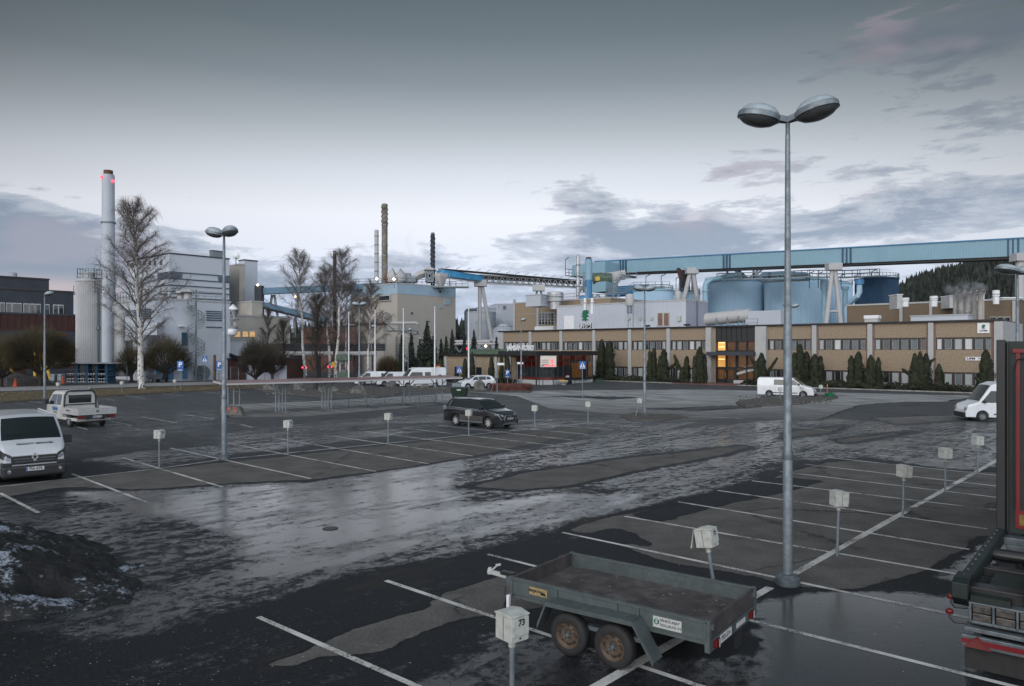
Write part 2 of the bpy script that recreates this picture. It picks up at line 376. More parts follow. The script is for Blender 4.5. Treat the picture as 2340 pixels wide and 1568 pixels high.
for _ in range(2):
    w2 = wet.copy(); w2[1:-1, 1:-1] = (wet[1:-1, 1:-1] * 2 + wet[:-2, 1:-1] + wet[2:, 1:-1] + wet[1:-1, :-2] + wet[1:-1, 2:]) / 6; wet = w2
ny, nx = XX.shape
Z0 = np.zeros(XX.shape)
V = np.stack([XX.ravel(), YY.ravel(), Z0.ravel()], 1)
idx = np.arange(nx * ny).reshape(ny, nx)
Fq = np.stack([idx[:-1, :-1].ravel(), idx[:-1, 1:].ravel(), idx[1:, 1:].ravel(), idx[1:, :-1].ravel()], 1)
me = bpy.data.meshes.new('ground'); me.vertices.add(len(V)); me.vertices.foreach_set('co', V.ravel().astype(np.float32))
me.loops.add(Fq.size); me.loops.foreach_set('vertex_index', Fq.ravel().astype(np.int32))
me.polygons.add(len(Fq)); me.polygons.foreach_set('loop_start', np.arange(0, Fq.size, 4, dtype=np.int32))
me.update(calc_edges=True)
at_ = me.attributes.new('wet', 'FLOAT', 'POINT'); at_.data.foreach_set('value', wet.ravel().astype(np.float32))
gm = bpy.data.materials.new('wet_asphalt'); gm.use_nodes = True; t = gm.node_tree; b = t.nodes['Principled BSDF']; n = NT(t)
P = n.n('ShaderNodeTexCoord').outputs['Object']; a = n.n('ShaderNodeAttribute', attribute_name='wet').outputs['Fac']
ax, ay, az_ = n.xyz(P)
al = n.add(n.mul(ax, .67), n.mul(ay, .74)); ac = n.sub(n.mul(ax, .74), n.mul(ay, .67))
SV = n.comb(n.mul(al, .30), n.mul(ac, 1.0), 0.)               # streaks run along the driving lane
s1 = n.noise(SV, .55, 6, .62, .3); s2 = n.noise(SV, 2.6, 5, .6, .2); s3 = n.noise(P, 3.0, 5, .7)
w = n.add(a, n.add(n.mul(n.sub(s1, .5), .42), n.add(n.mul(n.sub(s2, .5), .26), n.mul(n.sub(s3, .5), .16))))
dry = n.ss(w, .362, .318)
edge = n.mul(n.ss(w, .33, .362), n.ss(w, .45, .38))          # dark damp rim round each dry patch
cover = n.ss(w, .50, .93)
film = cover
gr = n.noise(P, 17, 3, .75); gr2 = n.noise(P, 60, 2, .8); fine = n.noise(P, 140, 2, .7); cr = n.noise(P, .9, 6, .65); gr3 = n.noise(SV, 9, 5, .75)
SH = n.comb(n.mul(n.add(n.mul(ax, .742), n.mul(ay, -.671)), .16), n.add(n.mul(ax, .671), n.mul(ay, .742)), 0.); str_ = n.noise(SH, 1.3, 5, .65, .2)
stone = n.ss(n.add(n.mul(gr, .45), n.mul(gr2, .55)), .40, .60)
near = n.ss(ay, 45, 14)
drycol = n.mix(n.ss(cr, .3, .7), (.080, .077, .074), (.130, .125, .120))
drycol = n.mix(1.0, drycol, n.comb(*(n.ss(n.add(n.mul(gr, .4), n.mul(gr2, .6)), .32, .68, .50, 1.45),) * 3), 'MULTIPLY')
drycol = n.mix(n.mul(n.ss(fine, .60, .74), near), drycol, (.26, .255, .245))
ck = n.n('ShaderNodeTexVoronoi', feature='DISTANCE_TO_EDGE'); n.lk(n.comb(n.add(ax, n.mul(s3, 1.2)), n.add(ay, n.mul(s1, 2.5)), 0.), ck.inputs['Vector']); ck.inputs['Scale'].default_value = .16
crack = n.mul(n.ss(ck.outputs['Distance'], .012, .003), n.ss(n.noise(P, .35, 3), .48, .56))
drycol = n.mix(n.mul(crack, .75), drycol, (.02, .02, .02))
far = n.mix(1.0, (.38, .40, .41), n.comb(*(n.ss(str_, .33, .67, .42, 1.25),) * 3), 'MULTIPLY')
fl = n.mix(n.mul(n.ss(ay, 42, 72), .78), drycol, far)         # far forecourt: pale dry asphalt, with wet sheen painted into the colour
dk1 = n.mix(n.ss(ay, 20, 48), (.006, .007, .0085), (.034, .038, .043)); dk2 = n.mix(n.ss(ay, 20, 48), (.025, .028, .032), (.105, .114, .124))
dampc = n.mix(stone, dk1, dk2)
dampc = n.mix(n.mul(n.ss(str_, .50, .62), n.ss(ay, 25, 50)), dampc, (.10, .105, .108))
brown = n.mul(n.ss(n.noise(SV, .9, 3), .60, .72), .5)
dampc = n.mix(brown, dampc, (.050, .040, .028))
dampc = n.mix(n.mul(n.ss(fine, .72, .80), near), dampc, (.12, .12, .115))
dampc = n.mix(edge, dampc, (.010, .010, .011))
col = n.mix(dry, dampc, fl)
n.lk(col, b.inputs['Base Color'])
nA = n.noise(P, 3.4, 10, .86)
pat = n.add(n.add(n.mul(nA, .66), n.mul(gr2, .14)), n.add(n.mul(s2, .10), n.mul(gr3, .10)))
T_ = n.sub(.61, n.mul(cover, .185))                           # more film covers more of the stones
speck = n.ss(pat, n.sub(T_, .032), n.add(T_, .032))
rw = n.mix(n.m('SUBTRACT', 1.0, speck), (.13,) * 3, (.60,) * 3)
flo = n.ss(w, .84, .97)
rw = n.mix(flo, rw, (.04,) * 3)
n.lk(n.mix(dry, rw, (.88,) * 3), b.inputs['Roughness'])
n.lk(n.m('MAXIMUM', n.mul(dry, .3), n.add(n.mul(speck, 1.0), .14)), b.inputs['Specular IOR Level'])
bn = n.n('ShaderNodeBump'); bn.inputs['Distance'].default_value = .012
hgt = n.mul(n.add(n.mul(gr, .6), gr2), n.ss(n.add(speck, flo), 0., 1.6, 1.3, .16))
rip = n.noise(n.comb(n.mul(ax, 1.), n.mul(ay, 2.2), 0.), 6, 3, .6)
hgt = n.add(hgt, n.mul(rip, n.mul(flo, .18)))
n.lk(hgt, bn.inputs['Height']); bn.inputs['Strength'].default_value = .45
t.links.new(bn.outputs[0], b.inputs['Normal'])
me.materials.append(gm); ground = bpy.data.objects.new('ground', me); COL.objects.link(ground); tag(ground, kind='structure')
# ---------------------------------------------------------------- line markings
lm = bpy.data.materials.new('worn_line_paint'); lm.use_nodes = True; t = lm.node_tree; b = t.nodes['Principled BSDF']; n = NT(t)
P = n.n('ShaderNodeTexCoord').outputs['Object']
w1 = n.noise(P, 1.1, 4, .6); w2_ = n.noise(P, 22, 4, .7)
c = n.mix(n.ss(w1, .3, .7), (.36, .36, .34), (.60, .61, .59))
n.lk(c, b.inputs['Base Color']); b.inputs['Roughness'].default_value = .55
wear = n.ss(n.add(n.mul(w2_, .62), n.mul(w1, .55)), .47, .56, .12, 1.)
n.lk(wear, b.inputs['Alpha'])
lines = MB()
def line(p, q, wdt=.11, z=.004):
    a = at(*p) if len(p) == 2 else Vector(p); b_ = at(*q) if len(q) == 2 else Vector(q)
    d = (b_ - a); L = d.length; d.normalize(); s = Vector((-d.y, d.x, 0)) * wdt / 2
    k = max(1, int(L / 1.5)); vs = []
    for i in range(k + 1):
        c_ = a + d * L * i / k; jt = 1 + random.uniform(-.12, .12)
        vs += [c_ + s * jt + Vector((0, 0, z)), c_ - s * jt + Vector((0, 0, z))]
    lines.add(vs, [(2 * i, 2 * i + 1, 2 * i + 3, 2 * i + 2) for i in range(k)])
random.seed(3)
for p, q in [((590, 1410), (960, 1572)), ((882, 1327), (1640, 1582)), ((1115, 1267), (2400, 1590)), ((1285, 1217), (2215, 1413)), ((1427, 1180), (2215, 1317)),
             ((1550, 1147), (2215, 1256)), ((1640, 1121), (2255, 1209)), ((1718, 1099), (2330, 1172)), ((1784, 1078), (2330, 1143)), ((1840, 1061), (2330, 1117)),
             ((1895, 1046), (2330, 1092)), ((1935, 1034), (2330, 1071)), ((1980, 1022), (2330, 1052)), ((2015, 1012), (2330, 1036)), ((2045, 1003), (2330, 1023)), ((2080, 995), (2330, 1012)),
             ((2105, 988), (2330, 1001)), ((165, 1083), (333, 1147)), ((280, 1046), (508, 1113)), ((388, 1024), (711, 1094)), ((517.8, 1012.5), (859, 1077.5)),
             ((635, 1002.4), (978.6, 1059.7)), ((739.8, 994), (1081, 1042.5)), ((833.5, 985.6), (1181, 1030.4)), ((920, 978), (1267.7, 1018.3)), ((1002, 972), (1310, 1006)),
             ((1180, 978), (1345, 993)), ((1230, 968), (1400, 983)), ((1300, 962), (1450, 975)), ((0, 1127), (88, 1172)), ((-400, 1060), (-150, 1180)), ((-160, 1100), (-80, 1140)),
             ((324.5, 953), (404.7, 966.6)), ((417, 947), (489, 957)), ((254, 963), (300, 972.5)), ((234, 911), (264, 915)), ((283, 903.5), (331, 910.5)), ((374, 900), (418, 905)),
             ((468, 896), (505, 900)), ((67, 917), (97, 921)), ((520, 892), (560, 897)), ((620, 896), (680, 901)), ((145, 967), (200, 982)), ((550, 970), (577, 977)),
             ((1775, 972), (1900, 985)), ((2085, 1020), (2120, 1022)), ((1280, 945), (1480, 952)), ((1400, 925), (1560, 931)), ((1560, 950), (1700, 957)), ((2060, 901), (2180, 912))]:
    line(p, q)
line((1345, 1580), (1760, 1343), .17, .007); line((1815, 1312), (2330, 1023), .17, .007)
line((-100, 1124), (364, 1071), .12, .007); line((364, 1071), (510, 1050), .12, .007); line((510, 1050), (887, 1013), .12, .007); line((887, 1013), (1071, 994.5), .12, .007); line((1071, 994.5), (1344, 967), .11, .007); line((1344, 967), (1480, 955), .1, .007)
line((1955, 1061 - 27), (1965, 1034), .1)
lines.f = lines.f; ml = lines.build('parking_lines', lm); tag(ml, kind='structure')
# ---------------------------------------------------------------- verge, path, gravel islands, kerbs
def blob(name, pts, z0, mt, label=None, kind='structure', h=.0, jit=.15, hump=0.):
    P3 = [at(*p) for p in pts]; m = MB(); c = sum(P3, Vector()) / len(P3)
    ring = []
    for i, p in enumerate(P3):
        q = P3[(i + 1) % len(P3)]; k = max(1, int((q - p).length / 1.2))
        for j in range(k): ring.append(p.lerp(q, j / k) + Vector((random.uniform(-jit, jit), random.uniform(-jit, jit), 0)))
    n_ = len(ring); vs = [(v.x, v.y, .0) for v in ring]
    for s_, zz in ((1., z0), (.97, z0 + h)): vs += [(v.x, v.y, zz) for v in ring] if s_ == 1. else [(c.x + (v.x - c.x) * s_, c.y + (v.y - c.y) * s_, zz) for v in ring]
    fs = [(r * n_ + i, r * n_ + (i + 1) % n_, (r + 1) * n_ + (i + 1) % n_, (r + 1) * n_ + i) for r in range(2) for i in range(n_)] + [tuple(range(2 * n_, 3 * n_))]
    m.add(vs, fs); o = m.build(name, mt); tag(o, kind=kind); return o, ring
def soil(name, c1, c2, c3, sc=1.5):
    m_ = bpy.data.materials.new(name); m_.use_nodes = True; t = m_.node_tree; b = t.nodes['Principled BSDF']; n = NT(t)
    P = n.n('ShaderNodeTexCoord').outputs['Object']
    c = n.mix(n.ss(n.noise(P, sc, 6, .7), .35, .65), c1, c2); c = n.mix(n.ss(n.noise(P, 9, 3, .7), .55, .7), c, c3)
    n.lk(c, b.inputs['Base Color']); b.inputs['Roughness'].default_value = .95
    bn = n.n('ShaderNodeBump'); bn.inputs['Strength'].default_value = .8; bn.inputs['Distance'].default_value = .05
    n.lk(n.noise(P, 14, 4, .7), bn.inputs['Height']); t.links.new(bn.outputs[0], b.inputs['Normal']); return m_
SO = soil('dead_grass', (.045, .042, .034), (.085, .072, .045), (.11, .09, .055)); SG = soil('gravel_bed', (.045, .043, .040), (.10, .095, .088), (.16, .155, .145), 3)
SP = soil('pale_path', (.22, .225, .23), (.30, .30, .30), (.26, .26, .26), .5); SY = soil('industrial_yard', (.07, .07, .07), (.11, .108, .10), (.09, .09, .085), .3)
blob('grass_verge', [(-500, 940), (0, 922), (112, 914), (270, 905), (390, 898), (520, 893), (600, 889), (620, 884), (520, 879), (318, 886), (178, 892), (0, 898), (-500, 906)], .05, SO, h=.05)
blob('path', [(-500, 903), (0, 894), (178, 888.5), (318, 883.5), (509, 878.5), (700, 875), (1010, 873), (1010, 870.5), (700, 871), (509, 872.5), (318, 876.5), (178, 881), (0, 886), (-500, 892)], .03, SP, h=.01, jit=.05)
blob('gravel_bed', [(556, 884), (640, 879), (770, 882), (905, 892), (920, 899), (868, 911), (740, 908), (620, 898)], .08, SG, h=.06)
blob('gravel_bed', [(1680, 922), (1740, 911), (1850, 905), (1912, 906), (1912, 912), (1830, 925), (1700, 931)], .08, SG, h=.10)
blob('gravel_bed', [(1418, 953), (1450, 946), (1540, 950), (1568, 955), (1520, 963), (1440, 961)], .05, SG, h=.05)
blob('gravel_bed', [(860, 890), (1000, 884), (1120, 884), (1216, 890), (1214, 898), (1100, 897), (930, 893)], .07, SG, h=.05)
blob('back_yard', [(-500, 889), (0, 884), (500, 871), (500, 868), (0, 868), (-500, 868)], .012, SY, h=.0, jit=.05)
def along(s, out, z=0.): return Vector((-2.3, 133, z)) + U * s - BK * out
bd = MB(); bdk = MB()
def strip(name, s0, s1, o0, o1, z, mt):
    a, b_, c, d = along(s0, o0), along(s1, o0), along(s1, o1), along(s0, o1); m = MB()
    m.hexa([(v.x, v.y, 0) for v in (d, c, b_, a)] + [(v.x, v.y, z) for v in (d, c, b_, a)]); o = m.build(name, mt); tag(o, kind='structure'); return o
strip('planting_bed', 14, 38.5, .1, 6.0, .08, SO); strip('planting_bed', 48, 80, .1, 6.0, .08, SO)
for s0, s1 in ((14, 38.5), (48, 80)):
    strip('kerb', s0, s1, 6.0, 6.25, .13, 'curb')
strip('brick_paving', 38.5, 48, .1, 6.8, .03, 'felt')
# stones scattered over the gravel islands
random.seed(5); st = MB()
for (x0, x1, y0, y1, k) in ((1690, 1900, 908, 926, 150), (600, 900, 886, 905, 160), (960, 1120, 886, 893, 60)):
    for _ in range(k):
        c = at(random.uniform(x0, x1), random.uniform(y0, y1)); r = random.uniform(.06, .2)
        pts = [(c.x + r * random.uniform(.6, 1) * math.cos(q), c.y + r * random.uniform(.6, 1) * math.sin(q)) for q in (0, 1.2, 2.5, 3.7, 5)]
        o_ = len(st.v); st.add([(x, y, .08) for x, y in pts] + [(c.x, c.y, .12 + r * .7)], [(i, (i + 1) % 5, 5) for i in range(5)])
o = st.build('gravel_stones', 'rock'); tag(o, 'grey stones strewn over the gravel islands', 'gravel', kind='stuff')
# ---------------------------------------------------------------- dirty snow heap
random.seed(8); from mathutils import noise as mn
hp = MB(); C0 = Vector((-12.0, 15.0, 0))
def hfun(u, v):
    x = -17 + u * 11.5; y = 10.5 + v * 9.5
    dxx = (x - C0.x); dyy = (y - C0.y)
    a_ = (dxx * .86 + dyy * -.10) / (4.1 if dxx > 0 else 6.5); b2 = (dyy * .95 + dxx * .25) / 2.9
    r = math.sqrt(a_ * a_ + b2 * b2); nn = mn.fractal(Vector((x * .9, y * .9, 0)), .8, 2.1, 6); n3 = mn.fractal(Vector((x * 4, y * 4, 3)), .7, 2.1, 4)
    h = 1.22 * max(0, 1 - max(0, r + nn * .14) ** 1.5) if r < 1.4 else 0
    h += n3 * .09 * min(1, max(0, h * 4))
    return (x, y, h - .02)
hp.grid(hfun, 150, 130)
hm = bpy.data.materials.new('dirty_snow'); hm.use_nodes = True; t = hm.node_tree; b = t.nodes['Principled BSDF']; n = NT(t)
P = n.n('ShaderNodeTexCoord').outputs['Object']; hx, hy, hz = n.xyz(P)
r_ = n.add(n.mul(n.noise(P, 1.1, 7, .72, .6), .62), n.mul(n.noise(n.comb(n.mul(hx, 1.), n.mul(hy, 3.), n.mul(hz, 5.)), 3.2, 6, .75, .5), .38))
c = n.mix(n.ss(r_, .530, .585), (.009, .010, .011), (.30, .35, .42)); c = n.mix(n.ss(n.noise(P, 30, 3, .8), .52, .62), c, (.012, .012, .013))
n.lk(c, b.inputs['Base Color']); b.inputs['Roughness'].default_value = .6
bn = n.n('ShaderNodeBump'); bn.inputs['Strength'].default_value = .9; bn.inputs['Distance'].default_value = .06
n.lk(n.noise(P, 9, 6, .75), bn.inputs['Height']); t.links.new(bn.outputs[0], b.inputs['Normal'])
o = hp.build('snow_pile', hm, smooth=True, ang=180); tag(o, 'blackened heap of melting snow beside the wet asphalt', 'snow pile')
# ================================================================ OFFICE BUILDING (local: x along facade, -y towards the car park, z up)
random.seed(11)
def Txy(px, out=0.):          # facade coordinate of a picture column at distance `out` in front of the wall
    P0 = along(0, out); return hit(P0, U, px)
OB = root('office_building', 'long two-storey office with tan panels, brown window bands and grey pilasters', 'building', (-2.3, 133, 0), ANG)
S_END = Txy(2272.5); S_END2 = Txy(2293)
H_ = 7.9
pil = [Txy(p) for p in (1141.8, 1210.5, 1280.5, 1355.6, 1437, 1524.9)]; pil2 = [Txy(p) for p in (1856.9, 1983.6, 2122)]
E0, E1, E2, E3 = Txy(1617), Txy(1635.8), Txy(1729.6), Txy(1746)
DEP = 13.
MB().box(.02, S_END2, .6, DEP, 0, H_ - .1).build('core', 'concrete', OB)
MB().box(0, S_END2, 0, DEP, H_ - .1, H_ + .02).build('roof', 'roof', OB)
e = MB(); e.box(-.1, S_END2 + .1, -.35, -.1, H_ - .08, H_ + .12); e.box(-.1, -.0, -.1, DEP, H_ - .08, H_ + .12); e.build('roof_edge', 'roofblk', OB)
def bay(a, b, npan, bricky=0):
    w = .02
    m = MB(); m.box(a, b, .0, .6, 6.05, H_ - .12); m.box(a, b, .0, .6, 2.06, 4.62); m.build('wall_panel', 'brick' if not bricky else 'brick', OB)
    MB().box(a, b, .05, .6, 0, .58).build('plinth', 'concrete', OB)
    for (z0, z1) in ((4.62, 6.05), (.58, 2.06)):
        f = MB(); f.box(a, b, .16, .6, z0, z1)                                     # dark backing
        f.box(a, b, .04, .16, z1 - .16, z1); f.box(a, b, .04, .16, z0, z0 + .07)
        L = b - a; ws = [.08] + [.115] * (npan - 2) + [.08]; gap = (1 - sum(ws)) / (npan + 1); x = a + L * gap; gl = []
        xs_ = [a]
        for q in ws: gl.append((x, x + L * q)); x += L * (q + gap)
        prev = a
        for (p, q) in gl: f.box(prev, p, .04, .16, z0 + .07, z1 - .16); prev = q
        f.box(prev, b, .04, .16, z0 + .07, z1 - .16)
        fo = f.build('window_band', 'brown', OB)
        for (p, q) in gl:
            mt = random.choice(['glass', 'curtain2', 'curtain', 'curtain', 'curtain3', 'curtain2'])
            zb = z0 + .07; g_ = MB(); g_.box(p + .03, q - .03, .11, .15, zb + .03, z1 - .19)
            g_.build('pane', mt, fo)
            s_ = MB(); s_.box(p, p + .03, .02, .15, zb, z1 - .16); s_.box(q - .03, q, .02, .15, zb, z1 - .16); s_.box(p, q, .02, .15, zb, zb + .03); s_.build('frame', 'concrete', fo)
allp = pil + [E0]
for i in range(len(allp) - 1):
    bay(allp[i] + (.55 if i else 1.1), allp[i + 1] - .0, 6)
allp2 = [E3] + pil2 + [S_END]
for i in range(len(allp2) - 1): bay(allp2[i] + (.55 if i else .5), allp2[i + 1], 6)
for i, p in enumerate(pil):
    wd = 1.1 if i == 0 else .55
    MB().box(p, p + wd, -.28, .3, 0, H_ - .12).build('pilaster', 'concrete', OB)
for p in pil2: 
    MB().box(p, p + .55, -.28, .3, 0, H_ - .12).build('pilaster', 'concrete', OB)
j = MB()
for p in pil2:
    for q in (p - .22, p + .57): MB().box(q, q + .2, -.02, .02, 0, H_ - .14).build('expansion_joint', 'pink', OB)
MB().box(S_END - .3, S_END - .05, -.02, .02, 0, H_ - .14).build('expansion_joint', 'pink', OB)
MB().box(S_END, S_END2, -.28, .6, 0, H_ - .12).build('end_pier', 'concrete', OB)
MB().box(E0, E0 + (E1 - E0) * .62, -.6, .6, 0, H_ - .12).build('pier', 'concrete', OB)
MB().box(E2, E3 + .5, -.6, .6, 0, H_ - .12).build('pier', 'concrete', OB)
# stair entrance
MB().box(E0 + (E1 - E0) * .62, E1, .0, .6, 0, H_ - .12).build('wall_panel', 'brick', OB)
sx0, sx1 = E1, E2; SW = sx1 - sx0
m = MB(); m.box(sx0, sx1, .1, .6, 5.95, H_ + .05)
for k in range(5): m.box(sx0 + SW * k / 4 - .06, sx0 + SW * k / 4 + .06, .0, .1, .2, H_ + .05)
m.box(sx0, sx1, .02, .1, 3.95, 4.5); m.box(sx0, sx1, .02, .1, 2.05, 2.2); m.box(sx0, sx1, .02, .1, 5.8, 5.95); m.box(sx0, sx1, .02, .1, .2, .35)
for k in (1, 3, 5): m.box(sx0 + SW * k / 8 - .025, sx0 + SW * k / 8 + .025, .0, .1, 5.95, H_)
m.build('stair_cladding', 'black', OB)
MB().box(E0 + .5, E2 + .1, -1.4, .6, 3.85, 4.35).build('entrance_canopy', 'charcoal', OB)
MB().box(sx0 + SW * .46, sx1, -.25, .3, 0, .45).build('plinth', 'concrete', OB)
wf = MB().box(sx0, sx1, .5, .6, .2, 5.95).build('entrance_window', 'black', OB)
for (k0, k1, z0, z1, mt) in ((.03, .22, 4.55, 5.75, 'lit'), (.27, .46, 4.55, 5.75, 'litdim'), (.54, .72, 4.55, 5.75, 'litdim'), (.77, .96, 4.55, 5.75, 'litdim'),
                             (.03, .22, 2.25, 3.85, 'lit'), (.27, .46, 2.25, 3.85, 'litmid'), (.54, .72, 2.25, 3.85, 'litmid'), (.77, .96, 2.25, 3.85, 'litdim'),
                             (.03, .22, .55, 2.0, 'litmid'), (.27, .46, .55, 2.0, 'litdim'), (.54, .72, .55, 2.0, 'litdim'), (.77, .96, .55, 2.0, 'litdim')):
    MB().box(sx0 + SW * k0, sx0 + SW * k1, .3, .34, z0, z1).build('pane', mt, wf)
tl = MB(); tl.box(sx0 + SW * .05, sx0 + SW * .2, .22, .28, 3.28, 3.36); tl.box(sx0 + SW * .05, sx0 + SW * .2, .22, .28, 5.6, 5.68); tl.box(sx0 + SW * .05, sx0 + SW * .2, .22, .28, 5.0, 5.06); tl.build('tube_light', 'tube', OB)
dr = MB()
for (a, b) in ((.02, .245), (.25, .47)):
    x0, x1 = sx0 + SW * a, sx0 + SW * b
    dr.box(x0, x0 + .13, -.02, .06, .05, 2.05); dr.box(x1 - .13, x1, -.02, .06, .05, 2.05); dr.box(x0, x1, -.02, .06, .05, .6); dr.box(x0, x1, -.02, .06, 1.9, 2.1); dr.box(x0, x1, -.02, .06, .95, 1.0)
do = dr.build('door', 'black', OB); MB().tube((sx0 + SW * .25, -.07, .8), (sx0 + SW * .25, -.07, 1.4), .03, n=6).build('handle', 'chrome', do)
tr = MB(); tr.beam((sx0 + SW * .5, .2, 1.3), (sx0 + SW * .97, .2, 2.1), .05, .35); tr.beam((sx0 + SW * .5, .16, 1.9), (sx0 + SW * .97, .16, 2.7), .03, .04); tr.build('staircase', 'concrete', OB)
# signs on the wall
def griffin(mb, cx, cz, s, y0, y1):
    pts = [(-.10, .52), (-.30, .40), (-.20, .34), (-.42, .22), (-.22, .18), (-.45, .02), (-.18, .02), (-.46, -.18), (-.24, -.18), (-.10, -.08), (-.22, -.32), (-.40, -.36), (-.26, -.50), (-.05, -.40), (.02, -.52), (.14, -.42), (.40, -.50), (.28, -.34), (.12, -.24), (.30, -.10), (.44, -.16), (.40, .02), (.22, .04), (.30, .16), (.48, .20), (.38, .34), (.46, .48), (.28, .46), (.18, .56), (.12, .42), (.02, .54)]
    mb.prism([(cx + x * s, cz + z * s) for x, z in pts], y0, y1, 'xz')
sx_a, sx_b = Txy(2234), Txy(2261.8); cxs = (sx_a + sx_b) / 2
sg = root('logo_sign', 'white square wall sign with small green emblem and UPM lettering, on the upper wall', 'sign', along(cxs, 0) + Vector((0, 0, 7.03)), ANG)
hw = (sx_b - sx_a) / 2; MB().box(-hw, hw, -.14, -.01, -.55, .6).build('panel', 'white', sg, bevel=.01)
m = MB(); griffin(m, 0, .16, .46, -.16, -.142); m.build('emblem', 'green', sg)
text('UPM', .30, 'ink', sg, frame4((0, -.15, -.28), (1, 0, 0), (0, 0, 1)), 'lettering', .006, .008, sx=1.25)
s2a, s2b = Txy(2207), Txy(2262)
sg = root('name_sign', 'narrow white wall sign reading UPM METSÄ above the lower windows', 'sign', along((s2a + s2b) / 2, 0) + Vector((0, 0, 3.62)), ANG)
hw = (s2b - s2a) / 2; MB().box(-hw, hw, -.1, -.01, -.2, .2).build('panel', 'white', sg)
text('UPM', .34, 'ink', sg, frame4((-hw + .12, -.11, -.0), (1, 0, 0), (0, 0, 1)), 'lettering', .006, .014, 'LEFT', 1.2)
text('METSÄ', .30, 'ink', sg, frame4((-hw + 1.18, -.11, -.0), (1, 0, 0), (0, 0, 1)), 'lettering', .006, .0, 'LEFT', 1.1)
# roof-top sign
sp = atY(1330, 801, 128)
for_ = along(Txy(1330), -.8)
sg = root('rooftop_sign', 'green heraldic emblem over UPM letters standing on the office roof', 'sign', for_ + Vector((0, 0, H_)), ANG)
kf = for_.y / F
m = MB(); griffin(m, 0, (757.5 - 725) * kf + .0, 24 * kf, -.08, .08); m.build('emblem', 'green', sg)
text('UPM', 1.15, 'ink', sg, frame4((0, .06, .62), (1, 0, 0), (0, 0, 1)), 'lettering', .1, .012, sx=1.15)
text('UPM', 1.15, 'white', sg, frame4((.04, -.1, .68), (1, 0, 0), (0, 0, 1)), 'lettering', .02, -.01, sx=1.15)
m = MB(); m.tube((0, .3, 0), (0, .3, 7.0), .09, .05, 6); m.tube((.6, .3, 1.0), (2.6, .3, 0), .04, n=5); m.build('mast', 'steelw', sg)
# ventilators and small roof items of the office
v = root('roof_ventilator', 'white boxy ventilator on the office roof in front of the navy tank', 'ventilator', along(Txy(1985), -1.5) + Vector((0, 0, H_)), ANG)
MB().box(-.75, .75, -.6, .6, 0, .55).build('base', 'steelw', v); MB().box(-.85, .85, -.7, .7, .55, 1.0).build('hood', 'white', v, bevel=.08)
v = root('roof_bulkhead', 'low grey sheet-metal bulkhead on the office roof below the steaming pipes', 'bulkhead', along(Txy(2138), -2.5) + Vector((0, 0, H_)), ANG)
MB().box(-3.0, 3.0, -1, 1.5, 0, .75).build('box', 'gwall', v); MB().box(-3.1, 3.1, -1.1, 1.6, .75, .85).build('lid', 'steelw', v)
ta = along(Txy(1547), -1.5, H_); sup = root('roof_duct', 'fat pale duct lying on trestles on the office roof beside a small sheet-metal box', 'duct', (0, 0, 0))
pa, pb = along(Txy(1570), -6, H_ + 1.35), along(Txy(1672), -6, H_ + 1.75)
MB().pipe([pa - U * .2, pa, pa.lerp(pb, .5), pb], [.5, .95, .95, .95], 18).build('pipe', 'steelw', sup, smooth=True)
m = MB()
for f_ in (.3, .55, .8):
    c = pa.lerp(pb, f_); m.beam(c - BK * 1, (c - BK * 1).to_2d().to_3d() + Vector((0, 0, H_)), .12); m.beam(c - BK * 1 - Vector((0, 0, .9)), c - BK * 1 + U * 1.6 - Vector((0, 0, 1.4)), .1)
m.build('trestle', 'galv', sup)
c0 = along(Txy(1666), -5.2, H_); m = MB(); m.hexa([c0, c0 + U * 5.2, c0 + U * 5.2 + BK * 4, c0 + BK * 4] + [q + Vector((0, 0, 2.3)) for q in (c0, c0 + U * 5.2, c0 + U * 5.2 + BK * 4, c0 + BK * 4)]); m.build('fan_housing', 'gwall', sup)
m = MB(); ra, rb = along(Txy(1640), -3.5, H_), along(Txy(1706), -3.5, H_)
for h in (.55, 1.1): m.beam(ra + Vector((0, 0, h)), rb + Vector((0, 0, h)), .06)
for f_ in (0, .5, 1): c = ra.lerp(rb, f_); m.beam(c, c + Vector((0, 0, 1.15)), .07)
m.build('railing', 'galv', sup)
for px, nm in ((1475, 'near the tall lamp'), (1566, 'at the end of the fat duct')):
    fl_ = root('floodlight', 'small black floodlight on the office roof edge ' + nm, 'floodlight', along(Txy(px), -.4, H_ + .1), ANG)
    MB().box(-.4, .4, -.15, .3, .15, .42).build('housing', 'black', fl_); MB().box(-.06, .06, 0, .1, -.1, .2).build('bracket', 'galv', fl_)
# ================================================================ ENTRANCE PAVILION
PV = root('entrance_pavilion', 'glazed entrance pavilion with red tinted panes under a flat black canopy', 'building', (0, 0, 0))
C1 = atY(1225, 801, 97); C1.z = 0
Adir = -U; La = hit(C1, Adir, 1138); Lb = hit(C1, BK, 1366)
A_ = C1 + Adir * La; B_ = C1 + BK * Lb; D_ = A_ + BK * Lb
def slab(p, z0, z1): return MB().add([(q.x, q.y, z0) for q in p] + [(q.x, q.y, z1) for q in p], [(3, 2, 1, 0), (4, 5, 6, 7), (0, 1, 5, 4), (1, 2, 6, 5), (2, 3, 7, 6), (3, 0, 4, 7)])
slab([A_, C1, B_, D_], 3.86, 4.46).build('canopy_roof', 'roofblk', PV)
def wallrun(p, q, mb, z0, z1, th=.1):
    d = (q - p).normalized(); n_ = Vector((-d.y, d.x, 0)) * th / 2
    mb.hexa([p - n_ + Vector((0, 0, z0)), q - n_ + Vector((0, 0, z0)), q + n_ + Vector((0, 0, z0)), p + n_ + Vector((0, 0, z0)), p - n_ + Vector((0, 0, z1)), q - n_ + Vector((0, 0, z1)), q + n_ + Vector((0, 0, z1)), p + n_ + Vector((0, 0, z1))])
def P2(px, Y): v = atY(px, 801, Y); v.z = 0; return v
